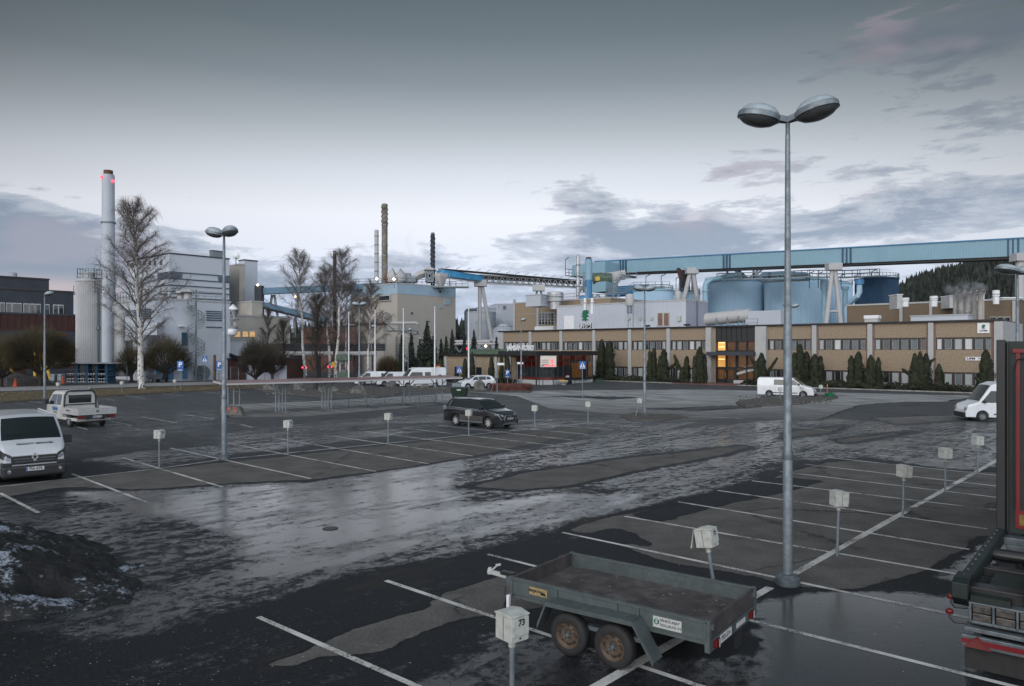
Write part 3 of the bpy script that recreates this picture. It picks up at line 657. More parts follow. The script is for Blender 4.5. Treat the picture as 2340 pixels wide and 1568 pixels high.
gl = [P2(1181, 101.8), P2(1233, 98.6), P2(1262, 98.8), P2(1287, 100.5), P2(1340, 105), P2(1354, 107.5)]
pl = MB(); fr = MB(); 
for i in range(3): wallrun(gl[i], gl[i + 1], pl, 0, .62, .35)
wallrun(P2(1301, 102), P2(1352, 107.2), pl, 0, .45, .3)
pl.build('plinth', 'concrete', PV)
segs = []
for i in range(len(gl) - 1):
    n_ = max(1, round((gl[i + 1] - gl[i]).length / 1.45)); 
    for k in range(n_): segs.append((gl[i].lerp(gl[i + 1], k / n_), gl[i].lerp(gl[i + 1], (k + 1) / n_)))
for a, b in segs: fr.beam((a.x, a.y, .4), (a.x, a.y, 3.9), .12)
fr.beam((gl[-1].x, gl[-1].y, .0), (gl[-1].x, gl[-1].y, 3.9), .14)
for z in (.62, 1.02, 2.35, 3.15): 
    for a, b in segs: fr.beam(a + Vector((0, 0, z)), b + Vector((0, 0, z)), .08)
fo = fr.build('glazing_frame', 'black', PV)
for i, (a, b) in enumerate(segs):
    right = i >= len(segs) - 5
    w_ = MB(); wallrun(a, b, w_, 3.15, 3.86, .03); w_.build('pane', 'redglass', fo)
    w_ = MB(); wallrun(a, b, w_, 2.35, 3.15, .03); w_.build('pane', 'redglass' if not right else 'glass', fo)
    w_ = MB(); wallrun(a, b, w_, 1.02, 2.35, .03); w_.build('pane', 'glass', fo)
    w_ = MB(); wallrun(a, b, w_, .5, 1.02, .03); w_.build('pane', 'redstrip' if not right else 'glass', fo)
for k, mt in ((0, 'litdim'), (1, 'litdim'), (3, 'litdim')):
    a, b = segs[len(segs) - 5 + k]; w_ = MB(); wallrun(a - BK * -.4, b - BK * -.4, w_, .8, 2.9, .03); w_.build('interior_wall', mt, PV)
m = MB(); core = [P2(1185, 103.5), P2(1262, 101), P2(1350, 109), P2(1265, 115)]; m = slab(core, .1, 3.8); m.build('interior', 'black', PV)
for px, Y in ((1154.5, 102), (1225.5, 97.3), (1313, 103.0)):
    c = P2(px, Y); MB().tube(c, c + Vector((0, 0, 3.9)), .1, n=10).build('column', 'black', PV)
dr = MB(); wallrun(P2(1294, 100.8), P2(1306, 101.8), dr, 0, 2.45, .12); do = dr.build('door', 'black', PV)
mm = MB(); wallrun(P2(1295.3, 100.75), P2(1304.8, 101.55), mm, .4, 2.3, .14); mm.build('pane', 'glass', do)
bd_ = MB(); wallrun(P2(1293.5, 100.6), P2(1299, 101.0), bd_, 1.28, 1.4, .2); bd_.build('notice', 'red', PV)
bd_ = MB(); wallrun(P2(1294, 100.6), P2(1299.5, 101.0), bd_, .9, 1.15, .2); bd_.build('notice', 'paper', PV)
# place-name letters on the canopy
ld = P2(1189, 100.6); ll = root('place_name_letters', 'white capital letters JÄMSÄNKOSKI standing on the black entrance canopy', 'lettering', (ld.x, ld.y, 4.46), ANG)
text('JÄMSÄNKOSKI', .92, 'white', ll, frame4((0, 0, .40), (1, 0, 0), (0, 0, 1)), 'letters', .06, .03, sx=.80)
m = MB(); m.box(-2.3, 2.35, .06, .1, .02, .06)
for x in (-2.2, -.7, .8, 2.2): m.box(x - .02, x + .02, .08, .12, 0, .7); m.beam((x, .1, .6), (x + .5, 1.0, 0), .02)
m.build('support_rail', 'galv', ll)
# information board with red figures
bc = P2(1253, 96.9); ib = root('led_board', 'pale board with glowing red digits in front of the pavilion glass', 'board', (bc.x, bc.y, 0), math.atan2(.2, 1))
k_ = 96.9 / F; zt, zb = zat(814, 96.9), zat(838, 96.9); hw = 18 * k_
MB().box(-hw, hw, -.06, .1, zb, zt).build('panel', 'ledboard', ib); 
f = MB(); f.box(-hw - .05, hw + .05, -.07, .11, zt, zt + .06); f.box(-hw - .05, hw + .05, -.07, .11, zb - .06, zb); f.box(-hw - .05, -hw, -.07, .11, zb, zt); f.box(hw, hw + .05, -.07, .11, zb, zt); f.build('frame', 'steelw', ib)
f = MB(); f.tube((-hw * .7, .05, 0), (-hw * .7, .05, zb), .05); f.tube((hw * .7, .05, 0), (hw * .7, .05, zb), .05); f.build('post', 'black', ib)
MB().box(-hw * .9, -hw * .58, -.075, -.065, zb + .08, zb + .18).build('print', 'ink', ib)
m = MB(); m.box(-hw * .56, hw * .92, -.075, -.065, zb + .08, zb + .18); m.build('led_strip', 'ledred', ib)
for t_, z in (('145', .95), ('155', .68), ('8', .42)): text(t_, .25, 'ledred', ib, frame4((hw * .62, -.07, zb + z - .12), (1, 0, 0), (0, 0, 1)), 'digits', .006, .012, 'RIGHT')
m = MB()
for z in (.98, .9, .72, .64, .44, .36): m.box(-hw * .85, hw * random.uniform(-.1, .05), -.075, -.065, zb + z - .13, zb + z - .10)
m.build('print', 'ink', ib)
# low wing left of the pavilion
WG0 = P2(1180, 103.4); Lw = hit(WG0, -U, 1010); WG = root('low_wing', 'single-storey tan wing with dark slot windows left of the pavilion', 'building', WG0 - U * Lw, ANG)
MB().box(0, Lw, .3, 12, .3, 3.75).build('wall', 'brick', WG); MB().box(0, Lw, .35, 11.9, 0, .3).build('plinth', 'concrete', WG)
MB().box(-.3, Lw + .2, -.1, 12.2, 3.75, 4.0).build('roof_edge', 'roofblk', WG)
MB().box(.4, .9, .1, .6, 0, 3.75).build('pilaster', 'concrete', WG)
for fx in (.17, .20, .47, .50, .63): MB().box(Lw * fx, Lw * fx + .55, .2, .32, .4, 2.1).build('window', 'glass', WG)
for fx in (.43, .72, .9): MB().box(Lw * fx, Lw * fx + .4, .1, .5, 0, 3.75).build('pilaster', 'concrete', WG)
m = MB().box(3.5, 12.5, 2, 6, 4.0, 4.75); m.build('roof_box', 'mgreen', WG)
# ================================================================ generic hall
def hall(name, label, px, Y, pl_, pr_, ytop, mt, ybase=None, z0=0., cat='building', roofm='roof', edge='steelw', rib=0, sidemat=None):
    P0 = atY(px, 801, Y); P0.z = 0; zt = zat(ytop, Y)
    LL = hit(P0, -U, pl_); LR = hit(P0, BK, pr_) if pr_ else 20.
    o = root(name, label, cat, P0, ANG)     # local: facade runs along -x from the near corner, the side wall along +y
    w_ = MB().box(-LL, 0, 0, LR, z0, zt)
    if rib:
        k = int(LL / rib)
        for i in range(k): w_.box(-LL + (i + .25) * rib, -LL + (i + .75) * rib, -.07, 0, z0, zt)
        if sidemat is None:
            for i in range(int(LR / rib)): w_.box(0, .07, (i + .25) * rib, (i + .75) * rib, z0, zt)
    w_.build('wall', mt, o)
    if sidemat: MB().box(.003, .06, 0, LR, z0, zt).build('side_wall', sidemat, o)
    MB().box(-LL - .12, .12, -.12, LR + .12, zt, zt + .25).build('roof_edge', edge, o)
    MB().box(-LL + .2, -.2, .2, LR - .2, zt + .25, zt + .3).build('roof', roofm, o)
    return o, LL, LR, zt, P0
# grey ribbed hall behind the office
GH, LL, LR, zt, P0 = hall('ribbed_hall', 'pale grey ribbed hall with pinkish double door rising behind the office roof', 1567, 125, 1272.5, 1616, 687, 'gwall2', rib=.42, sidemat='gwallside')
def sidebox(o, P0, px0, px1, y0, y1, mt, name, dep=.15, lev=None):
    ya, yb = hit(P0, BK, px0), hit(P0, BK, px1); Yc = (P0 + BK * (ya + yb) / 2).y if lev is None else lev
    return MB().box(.001, dep, ya, yb, zat(y1, Yc), zat(y0, Yc)).build(name, mt, o)
def onw(o, P0, Y, px):   # local x on facade
    return hit(P0, U, px)
def facebox(o, P0, px0, px1, y0, y1, mt, name, dep=.12, back=.0, Yr=None):
    xa, xb = hit(P0, U, px0), hit(P0, U, px1); Yc = (P0 + U * (xa + xb) / 2).y
    return MB().box(xa, xb, -dep, back, zat(y1, Yc), zat(y0, Yc)).build(name, mt, o)
d = facebox(GH, P0, 1290, 1312.5, 722, 752, 'white', 'door', .16); d = facebox(GH, P0, 1502, 1531, 714, 745, 'cream', 'door', .16)
facebox(GH, P0, 1504.5, 1515, 716, 744, 'pink', 'faded_panel', .19); facebox(GH, P0, 1518.5, 1529, 716, 744, 'pink', 'faded_panel', .19)
for px in (1438, 1464.5, 1490.5): facebox(GH, P0, px - 3, px + 3, 724, 731, 'cream', 'control_box', .3)
facebox(GH, P0, 1550, 1557, 722, 734, 'cream', 'control_box', .4)
m = MB(); 
for px in (1436, 1448): x = hit(P0, U, px); m.tube((x, -.2, zt - 6), (x, -.2, zt + .8), .05, n=5)
m.build('downpipe', 'steelw', GH)
m = MB(); 
for h in range(14): m.box(.12, .16, LR * .45, LR * .45 + .5, zt - 7 + h * .5, zt - 6.95 + h * .5)
m.box(.1, .16, LR * .45, LR * .45 + .06, zt - 7, zt + 1); m.box(.1, .16, LR * .45 + .5, LR * .45 + .56, zt - 7, zt + 1); m.build('ladder', 'galv', GH)
# tan block behind with big window
TB, LL2, LR2, zt2, P02 = hall('tan_block', 'tan panelled block with a gridded window behind the left end of the office', 1395, 146, 1173.7, None, 682, 'brick', edge='concrete')
for px in (1174, 1228, 1278, 1329): facebox(TB, P02, px, px + 4.5, 684, 780, 'concrete', 'pilaster', .3)
w_ = facebox(TB, P02, 1231.5, 1268, 714.5, 742, 'steelw', 'window', .18)
for i in range(5):
    for j_ in range(4):
        facebox(w_, P02, 1233 + i * 7, 1239 + i * 7 - .6, 716 + j_ * 6.6, 721.6 + j_ * 6.6, 'glass', 'pane', .22)
facebox(TB, P02, 1230, 1272, 746, 755, 'white', 'intake_hood', 1.2); facebox(TB, P02, 1176, 1330, 715.5, 716.2, 'concrete', 'joint', .03)
for px0, px1, y0, y1, lb in ((1198, 1238, 675, 689, 'wide grey plant box on the roof of the tan gridded-window block'),):
    Yc = 150; o = root('roof_plant_box', lb, 'plant box', atY((px0 + px1) / 2, y1, Yc), ANG); k = Yc / F
    MB().box(-(px1 - px0) * k * .55, (px1 - px0) * k * .55, 0, 4, -1, (y1 - y0) * k).build('box', 'gwall', o); MB().box(-(px1 - px0) * k * .58, (px1 - px0) * k * .58, -.1, 4.1, (y1 - y0) * k, (y1 - y0) * k + .15).build('lid', 'steelw', o)
o = root('roof_cowl', 'round steel cowl on the tan block roof below the truss conveyor', 'cowl', atY(1269, 690, 150)); MB().lathe([(1.2, -1.5), (1.2, 0), (1.6, .1), (1.6, 1.9), (1.2, 2.0), (0, 2.0)], 16).build('drum', 'steel', o, smooth=True); MB().lathe([(1.65, .9), (1.65, 1.1)], 16).build('band', 'galv', o)
def railing(mb, pts, h=1.1, w=.06, step=2.0):
    for a, b in zip(pts, pts[1:]):
        a, b = Vector(a), Vector(b); 
        for hh in (h, h * .5): mb.beam(a + Vector((0, 0, hh)), b + Vector((0, 0, hh)), w)
        k = max(1, int((b - a).length / step))
        for i in range(k + 1): c = a.lerp(b, i / k); mb.beam(c, c + Vector((0, 0, h)), w)
o = root('roof_railing', 'thin galvanised railing along the tan block roof', 'railing', (0, 0, 0)); m = MB(); railing(m, [atY(1240, 690, 149), atY(1338, 683, 140)], 1.2, .07, 2.5); m.build('rails', 'galv', o)
# ================================================================ MILL: conveyor, tanks, stacks
def ribwall(mb, a, b, z0, z1, step, dep, nrm):
    L = (b - a).length; d = (b - a).normalized(); k = int(L / step)
    for i in range(k):
        p = a + d * step * (i + .25); q = a + d * step * (i + .75)
        f = lambda v, z, o: (v.x + nrm.x * o, v.y + nrm.y * o, v.z + z)
        mb.hexa([f(p, z0, 0), f(q, z0, 0), f(q, z0, dep), f(p, z0, dep), f(p, z1, 0), f(q, z1, 0), f(q, z1, dep), f(p, z1, dep)])
CV = root('conveyor_bridge', 'long pale blue enclosed conveyor bridge running over the storage tanks', 'conveyor', (0, 0, 0))
ca = atY(1397, 624, 218); cb = atY(2345, 584.5, 148.5); ta_ = atY(1397, 596, 218); tb_ = atY(2345, 544, 148.5)
cdir = (cb - ca); nF = Vector((cdir.y, -cdir.x, 0)).normalized(); cdir.normalize()
if nF.y > 0: nF = -nF
ca0 = ca - cdir * 6; ta0 = ta_ - cdir * 6
m = MB(); bk = -nF * 4; m.hexa([ca0, cb + cdir * 14, cb + cdir * 14 + bk, ca0 + bk, ta0, tb_ + cdir * 14, tb_ + cdir * 14 + bk, ta0 + bk])
hgt_ = (ta_.z - ca.z); ribwall(m, ca0, cb + cdir * 14, 0, hgt_ * .995, .55, .08, nF); m.build('casing', 'cblue', CV)
m = MB(); m.hexa([q + Vector((0, 0, -.5)) for q in (ca0 + bk * .1, cb + cdir * 14 + bk * .1, cb + cdir * 14 + bk * .9, ca0 + bk * .9)] + [ca0 + bk * .1, cb + cdir * 14 + bk * .1, cb + cdir * 14 + bk * .9, ca0 + bk * .9]); m.build('underside', 'roofblk', CV)
m = MB(); m.beam(ta0 + nF * .1 + Vector((0, 0, .05)), tb_ + cdir * 14 + nF * .1 + Vector((0, 0, .05)), .3, .25); m.build('roof_edge', 'mblue', CV)
m = MB()
for px in (1418, 1424.5, 1430.5, 1654, 1661, 1668, 1926, 1935, 1944, 2304, 2315, 2327):
    t_ = hit(ca, cdir, px - 2.2); t2 = hit(ca, cdir, px + 2.2); p, q = ca + cdir * t_, ca + cdir * t2
    m.hexa([p + nF * .08, q + nF * .08, q + nF * .14, p + nF * .14] + [v + Vector((0, 0, hgt_)) for v in (p + nF * .08, q + nF * .08, q + nF * .14, p + nF * .14)])
m.build('stripes', 'cdark', CV)
# head house at the left end of the bridge
HHo = root('transfer_house', 'blue transfer house stepping out at the left end of the conveyor bridge', 'building', (0, 0, 0))
def boxpx(o, x0, x1, y0, y1, Y, mt, name, dep=4, rib=.55, lidm=None):
    a, b = atY(x0, y1, Y), atY(x1, y1, Y); L = (b - a).length
    # runs parallel to U, keeping the picture width
    c = atY(x1, y1, Y); t_ = hit(c, -U, x0); m = MB(); z0 = c.z; z1 = zat(y0, Y); p = c - U * t_
    m.hexa([p, c, c + BK * dep, p + BK * dep] + [Vector((q.x, q.y, z1)) for q in (p, c, c + BK * dep, p + BK * dep)])
    if rib: ribwall(m, p, c, 0, z1 - z0, rib, .07, -BK); ribwall(m, c, c + BK * dep, 0, z1 - z0, rib, .07, U)
    ob = m.build(name, mt, o); return ob, p, c, z1
boxpx(HHo, 1307, 1350, 602, 630, 214, 'cblue', 'left_house'); boxpx(HHo, 1345, 1382, 597, 626, 210, 'cblue', 'side_house', 8)
m = MB(); pp = atY(1305, 630, 213); 
m.build('platform', 'galv', HHo) if False else None
o = root('grating_platform', 'steel grating platform with railings hung at the left end of the blue transfer house', 'platform', (0, 0, 0))
m = MB(); a, b = atY(1292, 631, 212), atY(1312, 632, 210); m.hexa([a, b, b + BK * 3, a + BK * 3] + [q + Vector((0, 0, .25)) for q in (a, b, b + BK * 3, a + BK * 3)]); m.build('deck', 'galv_dark', o)
m = MB(); railing(m, [b, a, a + BK * 3], 2.0, .12, 1.4); m.build('railing', 'galv', o); m = MB(); m.tube(a, a + Vector((0, 0, 4.6)), .1, n=5); m.beam(a + Vector((0, 0, 4.6)), a + Vector((1, 0, 5.4)), .3, .2); m.build('lamp_post', 'black', o)
# lower machinery under the bridge
MCH = root('transfer_machinery', 'grey machinery, belts and stairways below the blue transfer house', 'machinery', (0, 0, 0))
boxpx(MCH, 1352, 1383.5, 643, 666, 200, 'cblue', 'hopper_house', 6)
boxpx(MCH, 1357, 1412, 684, 700, 180, 'cblue', 'lower_house', 18)
boxpx(MCH, 1383, 1470, 650, 672, 212, 'mblue', 'gallery', 5, 0)
m = MB(); m.beam(atY(1380, 636, 204), atY(1428, 628, 204), 3, 2.4); m.build('belt_cover', 'steelw', MCH)
m = MB(); m.beam(atY(1368, 634, 206), atY(1392, 642, 206), 2.5, 2.2); m.lathe([(1.6, -2.5), (1.6, 2.5)], 12, tuple(atY(1376, 637, 203)), 'x'); m.build('motor', 'mgreen', MCH)
m = MB(); m.beam(atY(1364, 633, 202), atY(1366, 642, 202), 1.2); m.build('gearbox', 'yellow', MCH)
m = MB(); mr_ = MB(); random.seed(21)
for (x0, y0, x1, y1, Y, w_) in ((1391, 668, 1418, 634, 200, .5), (1395, 668, 1422, 634, 200, .3), (1355, 665, 1340, 640, 205, .4), (1322, 668, 1347, 634, 205, .5), (1326, 668, 1350, 634, 205, .3), (1330, 634, 1350, 668, 207, .3), (1348, 690, 1356, 672, 196, .5), (1375, 690, 1366, 672, 196, .5), (1356, 680, 1370, 684, 196, .3), (1358, 690, 1364, 672, 196, .4),
                            (1420, 628, 1452, 634, 200, .5), (1418, 634, 1455, 634, 200, .5), (1384, 670, 1430, 668, 200, .35), (1430, 668, 1448, 656, 200, .35), (1448, 656, 1520, 656, 195, .4), (1380, 700, 1416, 674, 196, .35), (1402, 650, 1402, 745, 186, .18), (1384, 672, 1384, 700, 190, .4), (1318, 640, 1318, 675, 205, .4), (1334, 622, 1334, 668, 208, .5), (1352, 624, 1352, 645, 208, .6), (1372, 622, 1372, 640, 208, .5), (1318, 655, 1345, 655, 205, .4)):
    MB().beam(atY(x0, y0, Y), atY(x1, y1, Y), w_).build('strut', 'galv', MCH)
for (x0, y0, x1, y1, Y) in ((1384, 670, 1430, 668, 199.5), (1448, 656, 1530, 655, 194.5), (1418, 634, 1455, 633, 199), (1318, 655, 1345, 655, 204), (1430, 668, 1448, 656, 199), (1391, 668, 1418, 634, 199.5), (1340, 684, 1415, 684, 190)):
    mr_ = MB(); railing(mr_, [atY(x0, y0, Y), atY(x1, y1, Y)], 1.25, .12, 1.6); mr_.build('railing', 'galv', MCH)
# bridge legs
def legs(px, y0, pL, pR, y1, Y, name, label, w_=1.05, mt='steelw', brace=True):
    o = root(name, label, 'bridge leg', atY(px, y0, Y)); b0 = Vector(o.location)
    k = Y / F
    for p_ in (pL, pR):
        a = atY(px + (2 if p_ > px else -2), y0, Y) - b0; b = atY(p_, y1, Y) - b0; e_ = b + (b - a).normalized() * ((b.z + b0.z) / max(.01, -(b - a).normalized().z))
        MB().tube(a, e_, w_ * .5, w_ * .62, 12).build('leg', mt, o, smooth=True)
    MB().box(-1.6, 1.6, -1.2, 1.2, -1.2, .4).build('bearing', 'steelw', o, bevel=.05)
    if brace: a_ = atY((px + pL) / 2 - (px - pL) * .28, y0 + (y1 - y0) * .8, Y) - b0; c_ = atY((px + pR) / 2 + (pR - px) * .28, y0 + (y1 - y0) * .8, Y) - b0; MB().tube(a_, c_, .3, n=8).build('brace', mt, o)
    return o
legs(1905, 606, 1888, 1921, 738, 173, 'bridge_leg', 'splayed pair of pale legs under the bridge in front of the right pale blue tank', 1.0)
legs(1581, 616, 1562, 1594, 688, 200, 'bridge_leg', 'splayed pale legs standing behind the grey ribbed hall corner', 1.2, brace=False)
legs(2333, 584, 2331, 2345, 760, 149.5, 'bridge_leg', 'thick pale bridge leg at the right edge behind the near street lamp', 1.6, brace=False)
o = root('black_duct', 'tall square black duct rising to the conveyor beside the splayed legs', 'duct', atY(1564, 690, 203)); m = MB(); m.box(-1.3, 1.3, -1, 1, -9, (690 - 616) * 203 / F).build('duct', 'roofblk', o); MB().box(2.0, 2.8, -.5, .5, -9, (690 - 616) * 203 / F).build('pipe', 'steelw', o)
# ---- tanks
def tank(px, wpx, Y, ytop, mt, label, cone=1.3, nr=110, name='storage_tank'):
    r = wpx / 2 * Y / F; c = atY(px, 801, Y); c.z = 0; z = zat(ytop, Y - r * .9)
    o = root(name, label, 'tank', c); vs = []
    n_ = nr * 2; m = MB(); prof = []
    ring = [((r + (.07 if k % 2 else -.05)) * math.cos(2 * math.pi * (k + (.2 if k % 2 else 0)) / n_), (r + (.07 if k % 2 else -.05)) * math.sin(2 * math.pi * (k + (.2 if k % 2 else 0)) / n_)) for k in range(n_)]
    m.prism(ring, 0, z); m.build('shell', mt, o)
    MB().lathe([(r + .12, z - .05), (r + .22, z - .05), (r + .22, z + .25), (r, z + .3), (.6, z + cone), (0, z + cone)], 64).build('roof', 'pipeblue' if mt == 'tblue' else mt, o, smooth=True, ang=30)
    m = MB(); n2 = 36
    for h in (.65, 1.3): m.pipe([((r + .1) * math.cos(2 * math.pi * k / n2), (r + .1) * math.sin(2 * math.pi * k / n2), z + h) for k in range(n2 + 1)], .05, 5)
    for k in range(n2): a = 2 * math.pi * k / n2; m.beam(((r + .1) * math.cos(a), (r + .1) * math.sin(a), z), ((r + .1) * math.cos(a), (r + .1) * math.sin(a), z + 1.3), .09)
    m.build('railing', 'galv', o); return o, c, r, z
T1 = tank(1677, 126, 212, 641, 'tblue', 'left of the two big pale blue ribbed storage tanks', 2.6)
T2 = tank(1818, 134, 203, 638, 'tblue', 'right of the two big pale blue ribbed storage tanks', 2.2)
T3 = tank(1912, 66, 215, 648, 'tblue', 'slimmer pale blue ribbed tank partly hidden behind the splayed bridge legs', 1.5, 60)
T4 = tank(2003, 90, 182, 636, 'tnavy', 'dark navy blue ribbed storage tank at the foot of the wooded hill', 1.0, 90)
T5 = tank(1492, 88, 190, 663, 'tblue', 'squat pale blue tank behind the grey ribbed hall', 1.2, 70)
T6 = tank(1568, 60, 205, 670, 'tblue', 'small blue tank behind the splayed legs at the end of the grey hall', 1.0, 50)
gp = root('dark_tank_gap', 'dark panel filling the narrow gap between the two big pale blue tanks', 'duct', atY(1746, 801, 222).to_2d().to_3d()); MB().box(-2.2, 2.2, 0, 2, 0, 27).build('panel', 'cdark', gp); MB().box(-2.4, -1.6, -.3, 0, 0, 20).build('rib', 'roofblk', gp)  # dark panel and rib fill the gap between the tanks
o = root('tank_pipe', 'thick pale blue pipe climbing the left side of the left big tank', 'pipe', (0, 0, 0)); MB().pipe([atY(1612, 745, 196), atY(1612, 655, 196), atY(1613.5, 648, 196), atY(1618, 643, 196), atY(1630, 639, 196), atY(1680, 629, 200), atY(1692, 627, 200)], .75, 12).build('pipe', 'pipeblue', o, smooth=True)
m = MB(); [m.lathe([(.95, -.15), (.95, .15)], 12, tuple(atY(1612, y, 196))) for y in (665, 690, 715, 735)]; m.build('flange', 'pipeblue', o)
o = root('overhead_pipe', 'pale insulated pipe crossing above the tank roofs under the bridge', 'pipe', (0, 0, 0)); MB().pipe([atY(1734, 642, 196), atY(1738, 633, 196), atY(1745, 629.5, 196), atY(1800, 628, 192), atY(1840, 629, 188), atY(1850, 636, 188)], .8, 12).build('pipe', 'pipeblue', o, smooth=True); MB().beam(atY(1740, 645, 196), atY(1850, 640, 189), .4).build('bracket', 'galv', o)
o = root('tank_pipe', 'pale blue downpipe with a wide collar on the right tank', 'pipe', (0, 0, 0)); MB().tube(atY(1884, 760, 186), atY(1884, 655, 186), .72, n=14).build('pipe', 'pipeblue', o, smooth=True); MB().tube(atY(1884, 662, 186), atY(1884, 641, 186), .98, n=14).build('collar', 'pipeblue', o, smooth=True)
o = root('tank_pipe', 'blue pipe slanting down from the navy tank', 'pipe', (0, 0, 0)); MB().pipe([atY(1964, 646, 172), atY(1964, 668, 172), atY(1960, 676, 172), atY(1938, 698, 176), atY(1934, 705, 176), atY(1934, 760, 176)], .62, 12).build('pipe', 'tblue', o, smooth=True); MB().box(0, 1, 0, 1, 0, 1).v; MB().lathe([(1.0, -.5), (1.0, .6)], 14, tuple(atY(1964, 645, 172))).build('collar', 'mblue', o)
o = root('tank_pipe', 'pale vertical pipe on the slim tank right of the splayed legs', 'pipe', (0, 0, 0)); MB().tube(atY(1931, 760, 180), atY(1931, 658, 180), .6, n=12).build('pipe', 'pipeblue', o, smooth=True); MB().tube(atY(1931, 662, 180), atY(1931, 655, 180), .9, n=12).build('collar', 'pipeblue', o, smooth=True)
cw = root('tank_catwalk', 'railed steel catwalk linking the tops of the pale and navy tanks', 'catwalk', (0, 0, 0)); m = MB()
pts = [atY(1640, 640, 198), atY(1700, 638, 190), atY(1760, 637, 186), atY(1850, 633, 182), atY(1930, 634, 178), atY(1965, 633, 175), atY(2010, 631, 174)]
for a, b in zip(pts, pts[1:]): m.beam(a, b, .9, .3)
railing(m, [p + Vector((0, 0, .1)) for p in pts], 1.6, .12, 1.8); railing(m, [p + Vector((0, 1.2, .1)) for p in pts], 1.6, .1, 2.4); m.build('walkway', 'galv', cw)
m = MB()
for (x0, y0, x1, y1) in ((1672, 612, 1705, 638), (1680, 612, 1712, 638), (1738, 612, 1712, 636), (1746, 612, 1720, 636), (1690, 618, 1690, 640), (1722, 614, 1722, 640), (1662, 618, 1662, 640)): m.beam(atY(x0, y0, 200), atY(x1, y1, 200), .45)
m.build('brace', 'galv', cw)
for px, py, lb in ((1476, 632, 'over the squat blue tank, leftmost'), (1511, 631, 'over the squat blue tank, second from left'), (1545, 636, 'over the squat blue tank, nearest the windsock'), (1850, 625, 'on the right pale blue tank, left one'), (1870, 626, 'on the right pale blue tank, middle one'), (1922, 630, 'beside the splayed bridge legs'), (1992, 621, 'on the catwalk at the navy tank')):
    p = atY(px, 650, 186); o = root('tank_lamp', 'small lamp on a thin mast ' + lb, 'lamp', p); hh = (650 - py) * 186 / F
    MB().tube((0, 0, -1), (0, 0, hh), .09, n=5).build('mast', 'black', o); MB().beam((0, 0, hh), (1.1, 0, hh + .5), .35, .2).build('lamp_head', 'black', o)
o = root('windsock', 'limp dark red windsock above the squat blue tank', 'windsock', atY(1552, 660, 190)); MB().tube((0, 0, 0), (0, 0, 2.5), .1, n=5).build('pole', 'galv', o); MB().pipe([(-.5, 0, 5.3), (-.2, 0, 5.0), (.1, 0, 3.6), (.3, 0, 2.2)], [.15, .55, .45, .25], 8).build('sock', 'redbrown', o, smooth=True)
# roof vents of the ribbed hall
for px, py, w_, h_, mt, lb in ((1439, 703, 20, 32, 'steelw', 'big grey mushroom ventilator on the ribbed hall roof'), (1549, 690, 14, 26, 'steelw', 'grey capped ventilator with pipework near the squat blue tank')):
    k = 128 / F; o = root('roof_ventilator', lb, 'ventilator', atY(px, py, 128)); r = w_ / 2 * k; h = h_ * k
    MB().lathe([(r * .6, -1), (r * .6, h * .12), (r * .9, h * .14)], 16).build('neck', 'galv', o, smooth=True); MB().lathe([(r * .9, h * .12), (r, h * .2), (r, h * .8), (r * .8, h * .95), (0, h)], 18).build('drum', 'pipeblue' if 0 else 'steelw', o, smooth=True)
for px in (1337, 1353):
    o = root('small_flue', 'short white flue behind the ribbed hall roof, ' + ('left of' if px < 1345 else 'right of') + ' the thick blue stack', 'flue', atY(px, 705, 130)); MB().lathe([(.3, -1), (.3, .8), (.38, .85), (.38, 1.15), (.26, 1.2), (.26, 1.8), (0, 1.85)], 12).build('flue', 'white', o, smooth=True); MB().lathe([(.42, .95), (.42, 1.05)], 12).build('band', 'galv', o)
# ---- stacks
def stack(px, y0, y1, wpx, Y, mt, label, top=None, spiral=0, bands=(), wtop=None, name='chimney_stack', smt=None, cap=None):
    k = Y / F; r = wpx / 2 * k; z0, z1 = 0, zat(y0, Y); c = atY(px, 801, Y); c.z = 0; o = root(name, label, 'chimney', c)
    r2 = (wtop or wpx) / 2 * k
    zz = zat(y1, Y)
    MB().lathe([(r, 0), (r, zz), (r2, z1), (r2 * .85, z1), (r2 * .8, z1 - 1)], 28).build('shaft', mt, o, smooth=True, ang=40)
    if bands:
        for b_ in bands: zb = zat(b_, Y); MB().lathe([(r * 1.02, zb - .15), (r * 1.10, zb - .15), (r * 1.10, zb + .15), (r * 1.02, zb + .15)], 28).build('band', 'galv', o)
    if spiral:
        m = MB(); za = zat(spiral[1], Y); zb = zat(spiral[0], Y)
        for s_ in range(spiral[3]):
            pts = []; K = 60
            for i in range(K + 1):
                a = 2 * math.pi * (spiral[2] * i / K + s_ / spiral[3]); pts.append((r * 1.02 * math.cos(a), r * 1.02 * math.sin(a), za + (zb - za) * i / K))
            m.pipe(pts, spiral[4] * k, 6)
        m.build('helical_strake', smt or mt, o, smooth=True)
    if cap: MB().lathe([(r2 * .75, z1 - .5), (r2 * .75, z1 + cap[0] * k), (r2 * .6, z1 + cap[0] * k)], 24).build('cap', cap[1], o, smooth=True, ang=40)
    return o, c, z1, r
ST, c_, z_, r_ = stack(247.5, 400, 690, 29, 175, 'gwall', 'tallest chimney, smooth pale grey shaft with red warning lights', bands=(509,), wtop=26, cap=(10, 'rust'))
m = MB(); m.lathe([(.25, -.25), (.25, .25)], 8, (-.9, -r_ * .9, z_ - .8)); m.lathe([(.25, -.25), (.25, .25)], 8, (r_ * .95, -.6, z_ - 1.6)); m.build('warning_light', 'lampred', ST)
stack(860.5, 526, 645, 9.5, 205, 'steelw', 'slim ribbed grey chimney left of the tall mossy one', bands=(540, 560, 580, 600, 620, 635))
stack(879, 467, 645, 13.5, 178, 'oldstack', 'tall mossy concrete chimney with spiral strakes round its top', spiral=(470, 512, 1.3, 3, 1.2), bands=(514, 560, 585, 612), cap=(1, 'rust'))
